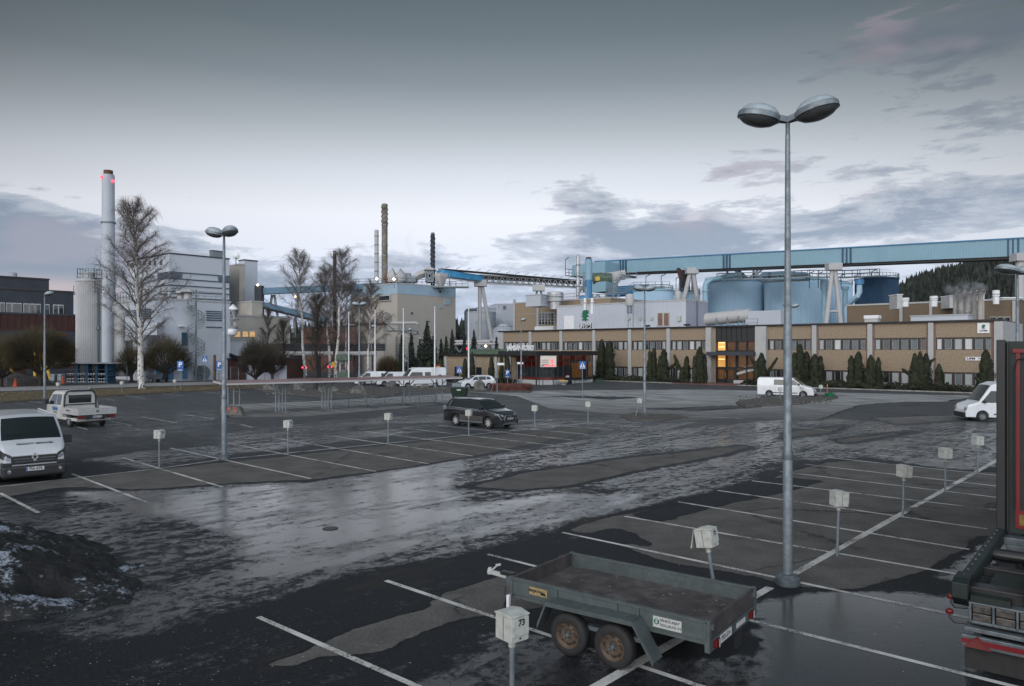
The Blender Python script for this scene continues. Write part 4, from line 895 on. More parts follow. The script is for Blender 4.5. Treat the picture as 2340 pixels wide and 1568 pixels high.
stack(989, 534, 640, 9.5, 180, 'charcoal', 'black chimney wrapped in spiral strakes beside the truss conveyor', spiral=(540, 640, 3.2, 3, 1.3), smt='charcoal', cap=(3, 'steelw'))
stack(765, 574, 740, 8, 125, 'bark', 'thin sooty square-looking flue among the birches', bands=(578, 700), smt='bark', wtop=8)
stack(1321, 583, 690, 8.5, 165, 'steel', 'slim stainless steel chimney beside the thick blue one', bands=(606, 632, 655, 676), cap=(1, 'galv'))
SB = stack(1345, 592, 696, 16.5, 160, 'mblue', 'thick two-tone blue stack with a ribbed cap', bands=(), cap=(4, 'rust'), wtop=16)
MB().lathe([(SB[3] * 1.01, zat(640, 160)), (SB[3] * 1.01, zat(604, 160)), (SB[3] * 1.0, zat(594, 160))], 28).build('upper_band', 'cblue', SB[0], smooth=True)
MB().pipe([(0, 0, zat(684, 160)), (-1.3, 0, zat(682, 160)), (-1.9, 0, zat(690, 160))], .75, 12).build('elbow_duct', 'mblue', SB[0], smooth=True)
# ---- truss conveyor from the power plant
TR = root('truss_conveyor', 'open steel truss conveyor with a bright blue covered section near the power plant', 'conveyor', (0, 0, 0))
p0, p1 = atY(1005, 623.5, 178), atY(1096, 636, 188); p2 = atY(1325, 649, 208)
def trussrun(a, b, h, w_, step, mb):
    n_ = max(1, int((b - a).length / step)); up = Vector((0, 0, h / 2)); bkv = Vector((0, w_, 0))
    for o_ in (Vector(), bkv):
        mb.beam(a + up + o_, b + up + o_, .22); mb.beam(a - up + o_, b - up + o_, .22); mb.beam(a - up * 1.35 + o_, b - up * 1.35 + o_, .10)
        for i in range(n_):
            q, r = a.lerp(b, i / n_), a.lerp(b, (i + 1) / n_); md = q.lerp(r, .5)
            mb.beam(q - up + o_, md + up + o_, .16); mb.beam(md + up + o_, r - up + o_, .16)
m = MB(); trussrun(p1, p2, 1.7, 2.2, 1.9, m); trussrun(p0, p1, 1.5, 2.2, 2.0, m); m.build('truss', 'steelw', TR)
m = MB(); m.beam(p0 + Vector((0, 1, 0)), p1 + Vector((0, 1, 0)), 2.4, 1.45); m.build('blue_cover', mat('bright_blue_tarp', (.05, .30, .56), .5, 0, .15, .5), TR)
m = MB(); m.beam(p0 + Vector((0, 1.2, .95)), p2 + Vector((0, 1.2, .95)), 1.6, .35); m.beam(p1 + Vector((0, 1.2, .3)), p2 + Vector((0, 1.2, .3)), 1.6, .7); m.build('belt', 'roofblk', TR)
m = MB(); dv = (p2 - p0)
for i in range(15): c = p0.lerp(p2, (i + .5) / 15) + Vector((0, -.3, 1.2)); m.beam(c, c + Vector((1.2, 0, .5)), .12, .12)
railing(m, [p0 + Vector((0, -.4, -1.1)), p1 + Vector((0, -.4, -1.1)), p2 + Vector((0, -.4, -1.3))], 1.1, .06, 2.2); m.build('walkway_lamps', 'galv', TR)
lg = legs(1098, 644, 1097, 1130, 812, 189, 'bridge_leg', 'tall splayed pale legs carrying the truss conveyor beyond the flagpoles', .9, brace=True)
lg = legs(1231, 655, 1224, 1240, 682, 198, 'bridge_leg', 'small grey trestle under the truss conveyor above the tan block', .5, 'galv', brace=True)
# ---- power plant building
PP, LLp, LRp, ztp, P0p = hall('power_plant', 'large beige power plant with a pale blue band under its roof', 908, 170, 802, 1041, 648, 'beige', edge='steelw')
MB().box(-LLp - .03, .03, -.06, -.001, ztp - 2.3, ztp).build('blue_band', 'lblue', PP); MB().box(.001, .06, -.03, LRp, ztp - 2.3, ztp).build('blue_band', 'lblue', PP)
w_ = facebox(PP, P0p, 868, 895, 674, 688, 'steelw', 'louvre_window', .4); facebox(w_, P0p, 870, 893, 677, 686, 'glass', 'louvre', .5)
w_ = facebox(PP, P0p, 821, 848, 680, 692, 'steelw', 'louvre_window', .3); facebox(w_, P0p, 823, 846, 682, 691, 'glass', 'louvre', .4)
w_ = sidebox(PP, P0p, 1014, 1027.5, 682, 697.5, 'beige2', 'hatch'); sidebox(w_, P0p, 1015.5, 1026, 684, 696, 'lblue', 'hatch_door', .25); sidebox(PP, P0p, 1004, 1011, 698, 705, 'lblue', 'hatch_door', .2)
w_ = sidebox(PP, P0p, 936.5, 943, 712, 719, 'steelw', 'window'); sidebox(w_, P0p, 938, 942, 713.5, 718, 'glass', 'pane', .2); sidebox(PP, P0p, 1003, 1006.5, 664, 668.5, 'black', 'vent', .3)
m = MB(); railing(m, [atY(803, 650, 178), atY(908, 647, 169), atY(1041, 654, 200)], 1.2, .09, 2.5); m.v = m.v; o = root('roof_railing', 'railing along the power plant roof edge', 'railing', (0, 0, 0)); m.build('rails', 'galv', o)
# roof plant on the power plant
o = root('flue_bend', 'big curled steel flue lying on the power plant roof beside the mossy chimney', 'duct', (0, 0, 0))
MB().pipe([atY(880, 634, 178), atY(893, 640, 178), atY(897, 643, 178)], [1.0, 1.2, 1.3], 12).build('inlet', 'rust', o, smooth=True)
MB().pipe([atY(898, 645, 178), atY(898, 632, 178), atY(903, 628, 178), atY(909, 628, 178), atY(914, 633, 178), atY(915, 645, 178)], [1.5, 1.6, 1.7, 1.7, 1.6, 1.4], 14).build('bend', 'steelw', o, smooth=True)
MB().box(0, 1, 0, 1, 0, 1); m = MB(); c = atY(926, 645, 178); m.box(c.x - 1.5, c.x + 2.5, c.y, c.y + 3, c.z, c.z + 1.4); m.box(c.x - .5, c.x + 1.2, c.y, c.y + 2, c.z + 1.4, c.z + 2.2); m.build('fan_box', 'galv', o)
o = root('curved_chute', 'curved roofed conveyor chute climbing to a small tower beside the black chimney', 'conveyor', (0, 0, 0))
m = MB(); m.pipe([atY(940, 645, 179), atY(948, 636, 179), atY(958, 629, 179), atY(970, 625, 179), atY(980, 623, 179)], [.9, .9, .95, .95, .9], 4); m.build('chute', 'steelw', o)
m = MB(); a = atY(973, 645, 178); b = atY(990, 645, 178); z1 = zat(616, 178); m.box(a.x, b.x, 178, 181, a.z, a.z + .5)
for x in (a.x, (a.x + b.x) / 2, b.x): m.beam((x, 178, a.z), (x, 178, z1), .3); m.beam((x, 181, a.z), (x, 181, z1), .3)
m.beam((a.x, 178, a.z), (b.x, 178, z1), .3); m.beam((b.x, 178, a.z), (a.x, 178, z1), .3); m.box(a.x + .3, b.x - .3, 178.2, 180.8, z1 - 2.4, z1 - .2)
m.build('tower_frame', 'galv', o); m = MB(); m.prism([(a.x - .5, z1), ((a.x + b.x) / 2, z1 + .8), (b.x + .5, z1), (b.x + .5, z1 - .1), (a.x - .5, z1 - .1)], 177.5, 181.5, 'xz'); m.build('roof', 'steelw', o)
o = root('hopper', 'steel hopper and platform at the end of the truss conveyor on the plant roof', 'hopper', atY(1008, 640, 178)); MB().lathe([(.6, -1.5), (1.6, .8), (1.6, 1.6)], 4).build('hopper', 'steelw', o)
m = MB(); m.box(-2.0, 6.5, -.5, 2, -1.8, -1.5); railing(m, [(-2, -.5, -1.5), (6.5, -.5, -1.5)], 1.2, .1, 1.3); m.beam((-1, 0, -1.5), (-1, 0, 2), .25); m.beam((2, 0, -1.5), (2, 0, 1.6), .25); m.build('platform', 'galv', o)
for px, py, z in ((900, 638, 'in the flue bend'), (861, 637, 'at the foot of the slim chimney'),):
    o = root('site_lamp', 'lit lamp glowing ' + z, 'lamp', atY(px, py, 165)); MB().lathe([(0, -.35), (.35, 0), (0, .35)], 8).build('bulb', 'lampwarm', o); MB().tube((0, .5, -2), (0, .3, 0), .08, n=5).build('bracket', 'galv', o)
# front annex of the plant
AN, a_, b_, z_a, P0a = hall('plant_annex', 'lower dusty beige annex with a round duct on top, in front of the power plant', 876, 150, 800, 884, 735, 'beige', edge='beige2')
o = root('round_duct', 'dusty round duct lying along the annex roof', 'duct', (0, 0, 0)); MB().tube(atY(800, 728, 155), atY(887, 728, 149), 1.15, n=18).build('duct', 'beige', o, smooth=True); m = MB(); [m.tube(atY(x, 728, 155 - (x - 800) / 87 * 6), atY(x + 1.5, 728, 155 - (x - 798) / 87 * 6), 1.22, n=18) for x in (815, 840, 865, 883)]; m.build('band', 'rust', o)
o = root('process_vessel', 'beige cyclone vessel with white pipework at the plant corner', 'vessel', atY(924, 800, 160).to_2d().to_3d()); k = 160 / F
MB().lathe([(2.6, 0), (2.6, 1), (1.9, 1.8), (1.9, zat(770, 160)), (1.4, zat(765, 160)), (.7, zat(758, 160)), (.7, zat(750, 160)), (0, zat(750, 160))], 20).build('vessel', 'beige2', o, smooth=True, ang=35)
MB().pipe([(-6, 0, zat(739, 160)), (2.6, 0, zat(738, 160)), (2.9, 0, zat(741, 160)), (2.9, 0, zat(762, 160)), (1.5, 0, zat(764, 160))], .3, 8).build('pipe', 'steelw', o, smooth=True)
m = MB(); railing(m, [(-4.5, -2, zat(757, 160)), (3, -2, zat(757, 160))], 1.1, .08, 1.2); m.beam((-4, 0, zat(740, 160)), (-2, 0, zat(756, 160)), .3); m.beam((-4.5, -1, zat(757, 160)), (3, -1, zat(757, 160)), .4, .3); m.build('platform', 'galv', o)
# ---- blue conveyors on the left
def conv(label, x0, y0, Y0, x1, y1, Y1, h0, legsl):
    o = root('inclined_conveyor', label, 'conveyor', (0, 0, 0)); a, b = atY(x0, y0, Y0), atY(x1, y1, Y1); h = h0 * Y0 / F; m = MB(); m.beam(a, b, 2.5, h)
    m.build('casing', 'cblue' if 0 else mat('dusty_blue', (.15, .27, .38), .5, 0, .08, .3), o); m = MB(); m.beam(a + Vector((0, -1.3, -h / 2)), b + Vector((0, -1.3, -h / 2)), .2, .5); m.build('bottom_chord', 'charcoal', o)
    m = MB()
    for (xx, yt, xb, yb, Y) in legsl: m.beam(atY(xx, yt, Y), atY(xb, yb, Y), .45)
    if legsl: m.build('trestle', 'steelw', o)
    m = MB(); d = b - a
    for f_ in (.13, .145, .16, .44, .455, .47): c = a + d * f_ + Vector((0, -1.28, 0)); m.beam(c - Vector((0, 0, h / 2)), c + Vector((0, 0, h / 2)), .3, .06)
    m.build('stripes', 'cdark', o)
conv('upper blue enclosed conveyor between the grey tower and the power plant', 592, 666, 165, 905, 652, 185, 14, ((622, 674, 610, 740, 168), (627, 674, 637, 740, 168), (683, 672, 670, 760, 172), (760, 668, 752, 740, 176), (763, 668, 772, 740, 176)))
conv('lower blue conveyor sloping down behind the birches', 595, 696, 165, 745, 733, 178, 12, ())
m = MB(); o = root('tower_landing', 'dark steel landing with an orange lamp on the side of the grey tower', 'platform', atY(590, 700, 164)); m.box(-.5, 1.0, -1, 1, -4.5, 4.5); m.build('frame', 'charcoal', o); MB().lathe([(0, -.3), (.3, 0), (0, .3)], 8, (.3, -1.2, 4.6)).build('lamp', 'lampwarm', o)
# ---- grey-blue tanks between plant and tan block
for (px, wp, Y, yt, lb) in ((1100, 66, 215, 716, 'grey steel tank beyond the spruces, left of a pair'), (1140, 68, 225, 708, 'grey domed tank tucked behind the tall splayed legs'), (1150, 52, 190, 757, 'low grey tank just left of the office wall')):
    r = wp / 2 * Y / F; c = atY(px, 801, Y); c.z = 0; o = root('steel_tank', lb, 'tank', c); z = zat(yt, Y)
    MB().lathe([(r, 0), (r, z), (r + .1, z), (r + .1, z + .2), (r * .3, z + 1.8), (0, z + 1.9)], 36).build('shell', 'gwall', o, smooth=True, ang=25)
    m = MB(); n2 = 20; m.pipe([(r * math.cos(2 * math.pi * k / n2), r * math.sin(2 * math.pi * k / n2), z + 1.2) for k in range(n2 + 1)], .06, 4)
    for k in range(n2): a = 2 * math.pi * k / n2; m.beam((r * math.cos(a), r * math.sin(a), z), (r * math.cos(a), r * math.sin(a), z + 1.2), .08)
    m.build('railing', 'galv', o)
o = root('pipe_bridge', 'white pipes and lattice stretching behind the spruces', 'pipe', (0, 0, 0)); m = MB(); m.tube(atY(1040, 781, 160), atY(1175, 781, 160), .35, n=8); m.tube(atY(1040, 786, 160), atY(1140, 786, 160), .3, n=8); m.build('pipe', 'steelw', o)
m = MB()
for i in range(6): m.beam(atY(1040 + i * 20, 790, 161), atY(1050 + i * 20, 806, 161), .2); m.beam(atY(1060 + i * 20, 790, 161), atY(1050 + i * 20, 806, 161), .2)
m.pipe([atY(1064, 800, 190), atY(1064, 712, 190), atY(1066, 709, 190), atY(1090, 708, 190)], .35, 8); m.build('lattice', 'galv', o)
o = root('control_cabin', 'small pale cabin and piping standing above the grey tanks', 'cabin', atY(1163, 712, 205)); MB().box(-2, 3.5, 0, 4, -10, 2.2).build('wall', 'gwall', o); MB().box(-1.6, -.8, -.1, 0, .6, 1.6).build('window', 'glass', o); MB().box(1.6, 2.4, -.1, 0, .6, 1.6).build('window', 'glass', o)
m = MB(); [m.tube((-4 + i, -1, -9 + i), (4, -1, -9 + i), .25, n=6) for i in range(0, 8, 2)]; railing(m, [(-9, -1.5, -4), (3, -1.5, -4)], 1.2, .1, 1.5); m.build('pipework', 'galv', o)
for px, py, Yk, mt, lb in ((1067, 797, 150, 'lampred', 'red'), (1110, 791, 155, 'lampwarm', 'white'), (675, 678, 165, 'lampwarm', 'yellow')):
    o = root('site_lamp', 'small glowing ' + lb + ' lamp ' + ('under the lower blue conveyor' if px < 700 else 'among the grey tanks'), 'lamp', atY(px, py, Yk)); MB().lathe([(0, -.3), (.3, 0), (0, .3)], 8).build('bulb', mt, o); MB().tube((0, .2, -9 if px < 700 else -2.6), (0, .2, 0), .08, n=5).build('mast', 'galv', o)
# ================================================================ LEFT-HAND MILL BUILDINGS
GB, L1, L2, ztg, P0g = hall('grey_mill_hall', 'tall pale grey mill hall with navy louvre stripes behind the big birch', 387, 150, 288, 524, 580, 'gwall2', edge='charcoal')
def stripe_side(o, P0, px0, px1, y, h=.35, mt='cdark'):
    ya, yb = hit(P0, BK, px0), hit(P0, BK, px1); z = zat(y, P0.y)
    # stripes lie level on the wall: height taken at the corner
    return MB().box(.0, .14, ya, yb, z, z + h)
m = MB()
def lev(mm, y, x0, x1, h=.17, front=None):
    z = zat(y, P0g.y); ya, yb = hit(P0g, BK, x0), hit(P0g, BK, x1); mm.box(.001, .2, ya, yb, z, z + h)
for y in (622, 637, 652, 666, 680): lev(m, y, 387.1, 524.5)
for y in (625, 628, 631, 634): lev(m, y, 387.1, 416, .12); lev(m, y, 498, 524.5, .12)
for y in (622, 625, 628, 631, 634, 637, 652, 666, 680): xa = hit(P0g, U, 361); m.box(xa, -.002, -.2, -.001, zat(y, P0g.y), zat(y, P0g.y) + .12)
m.build('navy_louvre', 'cdark', GB)
w_ = facebox(GB, P0g, 300, 305, 602, 612, 'glass', 'window'); 
for px in (318, 328, 340, 352, 366): facebox(GB, P0g, px, px + 5, 596, 606, 'glass', 'window')
v = root('roof_box', 'small grey vent box on the tall grey hall roof', 'vent box', P0g + BK * 9 + Vector((0, 0, ztg)), ANG); MB().box(-1.4, 0, 0, 2.4, 0, 1.5).build('box', 'galv', v); MB().box(-1.5, .1, -.1, 2.5, 1.5, 1.65).build('lid', 'charcoal', v)
# lower front hall
GL, L1b, L2b, ztl, P0l = hall('grey_front_hall', 'lower pale grey hall with a spiral stair, in front of the tall grey hall', 356, 108, 262, 526, 684, 'gwall2', edge='steelw')
for y in (838, 846, 854, 862, 870): pass
def fst(m, x0, x1, ys, h=.14, sd=True):
    for y in ys:
        if sd: xa, xb = hit(P0l, BK, x0), hit(P0l, BK, x1); Yc = (P0l + BK * (xa + xb) / 2).y; m.box(.001, .14, xa, xb, zat(y, Yc), zat(y, Yc) + h)
        else: xa, xb = hit(P0l, U, x0), hit(P0l, U, x1); Yc = (P0l + U * (xa + xb) / 2).y; m.box(xa, xb, -.14, -.001, zat(y, Yc), zat(y, Yc) + h)
m = MB(); fst(m, 471, 511, (713, 718, 723, 728, 733)); fst(m, 471, 511, (749,)); fst(m, 290, 346, (710, 714, 718, 722, 726, 730, 745), .12, False); m.build('navy_louvre', 'cdark', GL)
sidebox(GL, P0l, 415, 428, 760, 790, 'cdark', 'door'); sidebox(GL, P0l, 357, 396, 835, 869, 'mblue', 'door'); sidebox(GL, P0l, 417, 429, 838, 866, 'mblue', 'door')
sidebox(GL, P0l, 407, 420, 745, 746.5, 'white', 'lamp_bracket', .8)
for px, h in ((372, 14), (412, 16), (429, 20)):
    o = root('roof_exhaust', 'pale mushroom exhaust on the lower grey hall roof, %s' % {372: 'left of three', 412: 'middle of three', 429: 'right and largest of three'}[px], 'exhaust', atY(px, 680, 122)); k = 122 / F
    MB().lathe([(.45 * h / 14, -.3), (.45 * h / 14, h * k * .5), (.75 * h / 14, h * k * .55), (.6 * h / 14, h * k * .9), (0, h * k)], 14).build('stem', 'steelw', o, smooth=True); MB().lathe([(.8 * h / 14, h * k * .5), (.85 * h / 14, h * k * .6)], 14).build('rim', 'galv', o)
# spiral stair
xs0 = hit(P0l, BK, 438); pS = P0l + BK * xs0 + U * 1.4; zs = zat(680, pS.y)
SP_ = root('spiral_stair', 'galvanised spiral stair climbing the front of the grey hall', 'stair', pS); m = MB(); m.tube((0, 0, 0), (0, 0, zs + 1.2), .14, n=8); m.build('column', 'galv', SP_)
m = MB(); r_ = 1.2; nst = int(zs / .28); ra = []
for i in range(nst):
    a = i * R(24); z = i * .28; m.add([(0, 0, z), (r_ * math.cos(a), r_ * math.sin(a), z), (r_ * math.cos(a + .4), r_ * math.sin(a + .4), z), (0, 0, z + .07), (r_ * math.cos(a), r_ * math.sin(a), z + .07), (r_ * math.cos(a + .4), r_ * math.sin(a + .4), z + .07)], [(0, 2, 1), (3, 4, 5), (1, 2, 5, 4), (0, 1, 4, 3), (2, 0, 3, 5)])
    ra.append((r_ * math.cos(a), r_ * math.sin(a), z + 1.1)); m.beam((r_ * math.cos(a), r_ * math.sin(a), z), ra[-1], .05)
m.build('steps', 'galv', SP_); m = MB(); m.pipe(ra, .05, 5); m.pipe([(x, y, z - .5) for x, y, z in ra], .035, 4); m.build('handrail', 'galv', SP_)
o = root('roof_railing', 'long railing along the lower grey hall roof', 'railing', (0, 0, 0)); m = MB(); railing(m, [P0l + BK * hit(P0l, BK, 440) + Vector((0, 0, ztl + .2)), P0l + BK * (L2b - .5) + Vector((0, 0, ztl + .2))], 1.3, .07, 1.5); m.build('rails', 'galv', o); m = MB(); railing(m, [P0l + U * hit(P0l, U, 268) + Vector((0, 0, ztl + .2)), P0l + U * hit(P0l, U, 340) + Vector((0, 0, ztl + .2))], 1.4, .08, 1.2); m.build('rails', 'galv', o)
# ducts around the chimney
DU = root('duct_cluster', 'cluster of pale insulated ducts between the silo and the grey hall', 'ducts', (0, 0, 0))
m = MB(); m.pipe([atY(275, 860, 106), atY(275, 714, 106), atY(270, 709, 106), atY(262, 708, 106)], .85, 14); m.pipe([atY(290, 860, 108), atY(290, 735, 108), atY(292, 722, 108), atY(300, 718, 108)], .8, 14); m.build('duct', 'steelw', DU, smooth=True)
m = MB(); a = atY(283, 730, 105); m.box(a.x + .2, a.x + 1.6, 105, 107, a.z - 3, a.z + .4); m.box(a.x + 2, a.x + 4.2, 106, 108, a.z - 2.2, a.z - .4); m.build('housing', 'gwall', DU)
for px, y0, lb in ((319, 668, 'left'), (329, 664, 'right')): 
    o = root('twin_flue', lb + ' one of two short steel flues behind the birch trunk', 'flue', atY(px, 700, 150)); MB().lathe([(.7, -5), (.7, (700 - y0) * 150 / F), (.5, (700 - y0) * 150 / F)], 14).build('flue', 'steel', o, smooth=True, ang=40); MB().lathe([(.78, 1), (.78, 1.2)], 14).build('band', 'galv', o)
# silo
c = atY(202.5, 801, 104); c.z = 0; SI = root('silo', 'tall pale ribbed silo with a railed cage on top', 'silo', c); r = 25.3 * 104 / F; z = zat(641, 104); n_ = 88
MB().prism([((r + (.05 if k % 2 else -.04)) * math.cos(2 * math.pi * k / n_), (r + (.05 if k % 2 else -.04)) * math.sin(2 * math.pi * k / n_)) for k in range(n_)], 0, z).build('shell', 'steelw', SI)
MB().lathe([(r + .1, z - .2), (r + .1, z + .1), (.8, z + .4), (.8, z + 1.1), (0, z + 1.1)], 40).build('roof', 'steelw', SI, smooth=True, ang=30)
m = MB(); railing(m, [(-1.0, -1.0, z + .3), (1.3, -1.0, z + .3), (1.3, 1.0, z + .3), (-1.0, 1, z + .3), (-1, -1, z + .3)], 1.25, .06, .6)
for x in (1.4, 1.7, 2.0, 2.3): m.beam((x, -.9, z - 1.8), (x, -.9, z + 1.4), .05)
for h in (-1.6, -.5, .6, 1.3): m.beam((1.3, -.9, z + h), (2.35, -.9, z + h), .05)
m.box(-1.1, 1.4, -1.1, 1.1, z + .25, z + .35); m.build('top_cage', 'galv_dark', SI)
m = MB(); m.tube((r + .1, -.4, 0), (r + .1, -.4, z - 1), .12, n=6); m.box(r - .1, r + .3, -.7, -.3, z * .52, z * .55); m.box(r - .1, r + .3, -.7, -.3, z * .1, z * .13); m.build('cable_run', 'galv_dark', SI)
# tower and beige building
hall('grey_tower', 'tall narrow pale grey tower with one vertical window right of the grey hall', 558, 172, 546, 588.5, 595, 'gwall2', edge='charcoal')
o = bpy.data.objects; TW = [q for q in COL.objects if q.name.startswith('grey_tower')][0]; Ptw = Vector(TW.location)
facebox(TW, Ptw, 549, 555, 622, 692, 'litdim', 'window', .2)
GX, *_r = hall('beige_middle_block', 'beige block with a dish antenna between the grey hall and the narrow tower', 547, 165, 505, 560, 605, 'beige2', edge='steelw')
o = root('satellite_dish', 'small dish antenna on the beige middle block roof', 'dish', atY(539, 605, 165)); MB().tube((0, 0, -.3), (0, 0, 1.6), .1, n=6).build('mast', 'galv', o); MB().lathe([(0, .0), (.5, .1), (.85, .35)], 14, (0, 0, 2.0), 'y').build('dish', 'white', o, smooth=True)
LB_, a1, a2, zl2, Pl2 = hall('beige_low_hall', 'long low beige hall with lit windows below the blue conveyors', 500, 130, 480, 663, 721, 'beige2', edge='steelw')
for px in (535, 553, 569): w_ = sidebox(LB_, Pl2, px, px + 14, 757, 771, 'steelw', 'window', .1); sidebox(w_, Pl2, px + 1, px + 13, 758, 770, 'litwarm', 'pane', .16)
hall('beige_step', 'small beige step block at the foot of the grey tower', 576, 158, 524, 600, 690, 'beige2')
facade2 = hall('blue_grey_annex', 'low blue-grey annex with a big white bent pipe behind the round willows', 505, 118, 490, 600, 781, 'gwall2', edge='steelw')
o = root('bent_pipe', 'fat white bent pipe hugging the corner of the grey front hall', 'pipe', (0, 0, 0)); MB().pipe([atY(531, 708, 112), atY(533, 704, 112), atY(536, 708, 112), atY(536, 752, 112), atY(534, 759, 112), atY(524, 760, 112)], .62, 12).build('pipe', 'white', o, smooth=True); MB().lathe([(.7, -.1), (.7, .1)], 12, tuple(atY(536, 730, 112))).build('flange', 'galv', o)
RB = hall('red_brick_house', 'red brick mill house glimpsed through the birches', 812, 152, 690, 815, 746, 'redbrick', edge='charcoal')
facebox(RB[0], RB[4], 700, 720, 770, 776, 'glass', 'window'); facebox(RB[0], RB[4], 700, 720, 786, 796, 'curtain2', 'window')
o = root('pipe_rack', 'dark pipe rack with a pale pipe crossing behind the bare trees', 'pipe rack', (0, 0, 0)); m = MB(); [m.tube(atY(600, y, 128), atY(880, y, 128), .25, n=6) for y in (788, 793, 799)]
for x in range(610, 880, 40): m.beam(atY(x, 785, 128.5), atY(x, 862, 128.5), .35)
m.build('rack', 'charcoal', o); MB().tube(atY(600, 808, 127), atY(860, 808, 127), .4, n=8).build('pipe', 'steelw', o, smooth=True)
RC = hall('red_clad_annex', 'low oxide red cladding wall with black pipes behind the round willows', 521, 116, 515, 690, 822, 'redbrown', edge='charcoal')
m = MB(); [m.pipe([(.5, 0, zat(808 + i * 3, 116)), (.5, 1.2, zat(815 + i * 3, 116)), (.5, 8, zat(815 + i * 3, 116))], .12, 6) for i in range(3)]; m.build('pipe', 'black', RC[0])
# dark building far left
DB, d1, d2, zd, Pd = hall('charcoal_building', 'charcoal clad building with pale-framed windows at the far left', -150, 112, -170, 168, 653, 'charcoal', edge='black')
k = 0
for px in (-100, -66, -32, -1, 14, 27, 54 - 17, 53, 67, 81, 87 + 1, 101, 121, 133):
    if px in (88,): continue
    w_ = sidebox(DB, Pd, px, px + 12, 696.3 , 718.5, 'curtain3', 'window_frame', .1, 124); sidebox(w_, Pd, px + 1.2, px + 10.8, 698, 717, 'glass', 'pane', .13, 124)
D2, d3, d4, zd2, Pd2 = hall('charcoal_upper_storey', 'set-back charcoal penthouse storey with roof vents at the far left', -150, 126, -160, 112, 624, 'charcoal', edge='black')
for px, w__, h__, Yv in ((30, 16, 18, 150), (69, 14, 7, 150), (12, 14, 5, 150)):
    o = root('roof_vent', '%s on the charcoal penthouse roof' % {30: 'tall round vent drum', 69: 'low boxy black vent', 12: 'flat dark vent strip'}[px], 'vent', atY(px, 642, Yv)); k = Yv / F
    if px == 30: MB().lathe([(w__ / 2 * k, -.5), (w__ / 2 * k, h__ * k), (w__ / 2.6 * k, h__ * k * 1.05), (0, h__ * k * 1.05)], 18).build('drum', 'gwallside', o, smooth=True, ang=40)
    else: MB().box(-w__ / 2 * k, w__ / 2 * k, 0, 2, -.3, h__ * k).build('box', 'charcoal', o)
    MB().box(-w__ / 2 * k, w__ / 2 * k, 0, 1, -.1, .2).build('curb', 'black', o)
D3, e1, e2, zd3, Pd3 = hall('red_clad_hall', 'oxide red ribbed hall with lit factory windows below the charcoal building', -170, 104, -200, 225, 712, 'redbrown', edge='charcoal', rib=.9)
sidebox(D3, Pd3, -160, 222, 760, 784, 'charcoal', 'window_band', .12, 123); w_ = sidebox(D3, Pd3, 178, 206, 765, 781, 'litwarm', 'window', .16, 123); sidebox(D3, Pd3, 125, 152, 764, 770, 'litdim', 'window', .16, 123); sidebox(D3, Pd3, -150, 222, 785, 790, 'charcoal', 'ledge', .5, 123); sidebox(D3, Pd3, 60, 222, 840, 852, 'charcoal', 'window_band', .13, 123)
for px in (190, 200): sidebox(D3, Pd3, px, px + 6, 842, 850, 'litdim', 'window', .17, 123)
m = MB(); [m.box(.17, .2, hit(Pd3, BK, x), hit(Pd3, BK, x) + .08, zat(781, 123), zat(765, 123)) for x in (184, 190, 196, 202)]; m.build('glazing_bar', 'galv', w_)
o = root('outside_stair', 'steel escape stair at the right end of the charcoal building', 'stair', (0, 0, 0)); m = MB(); a, b = atY(168, 672, 131), atY(186, 672, 131); c_ = atY(212, 700, 131); m.beam(a, b, 1, .3); m.beam(b, c_, 1, .5); railing(m, [a, b, c_], 1.4, .08, 1); m.box(a.x + .4, a.x + 2.8, 131.5, 134, 0, a.z - .3); m.build('flight', 'galv_dark', o)
# ---- right background brick hall
BR, f1, f2, zbr, Pbr = hall('brown_brick_hall', 'brown panelled hall with white roof units at the foot of the hill', 2330, 118, 1935, None, 685, 'brick2', edge='concrete', roofm='steelw')
for px in (2056, 2124, 2193, 2243, 2322 - 8): facebox(BR, Pbr, px, px + 7, 687, 760, 'concrete', 'pilaster', .3)
for px in (2263, 2279, 2295): facebox(BR, Pbr, px, px + 14, 724, 739, 'steelw', 'window_frame', .12); facebox(BR, Pbr, px + 1, px + 13, 725.5, 738, 'glass', 'pane', .16)
for i, (px, wp, y0, Yv, lb) in enumerate(((2069, 16, 681, 122, 'left'), (2134, 17, 677, 120, 'middle'), (2276, 15, 670, 118, 'right'))):
    o = root('roof_fan', 'squat white roof fan on the brown hall, %s one of three' % lb, 'roof fan', atY(px, 694 if px < 2200 else 688, Yv)); k = Yv / F; r = wp / 2 * k; h = (694 - y0) * k
    MB().lathe([(r * .85, -.5), (r * .85, h * .4), (r, h * .45), (r, h), (r * .6, h * 1.03), (0, h * 1.03)], 18).build('drum', 'white', o, smooth=True, ang=40); MB().lathe([(r * 1.03, h * .6), (r * 1.03, h * .66)], 18).build('band', 'galv', o)
for (x0, x1, y0, y1, lb) in ((2050, 2062, 674, 692, 'tall narrow white box at the navy tank'), (2170, 2196, 677, 690, 'weathered panelled grey box left of the steaming pipes'), (2228, 2250, 671, 690, 'grey box right of the steaming pipes'), (2290, 2335, 681, 690, 'low wide pale box near the right edge')):
    o = root('roof_unit', lb, 'roof unit', atY((x0 + x1) / 2, y1, 122)); k = 122 / F; h = (y1 - y0) * k; w__ = (x1 - x0) / 2 * k; MB().box(-w__, w__, 0, 2.5, -1, h).build('casing', 'steelw', o); MB().box(-w__ - .1, w__ + .1, -.1, 2.6, h, h + .12).build('lid', 'white', o)
sm = MB()
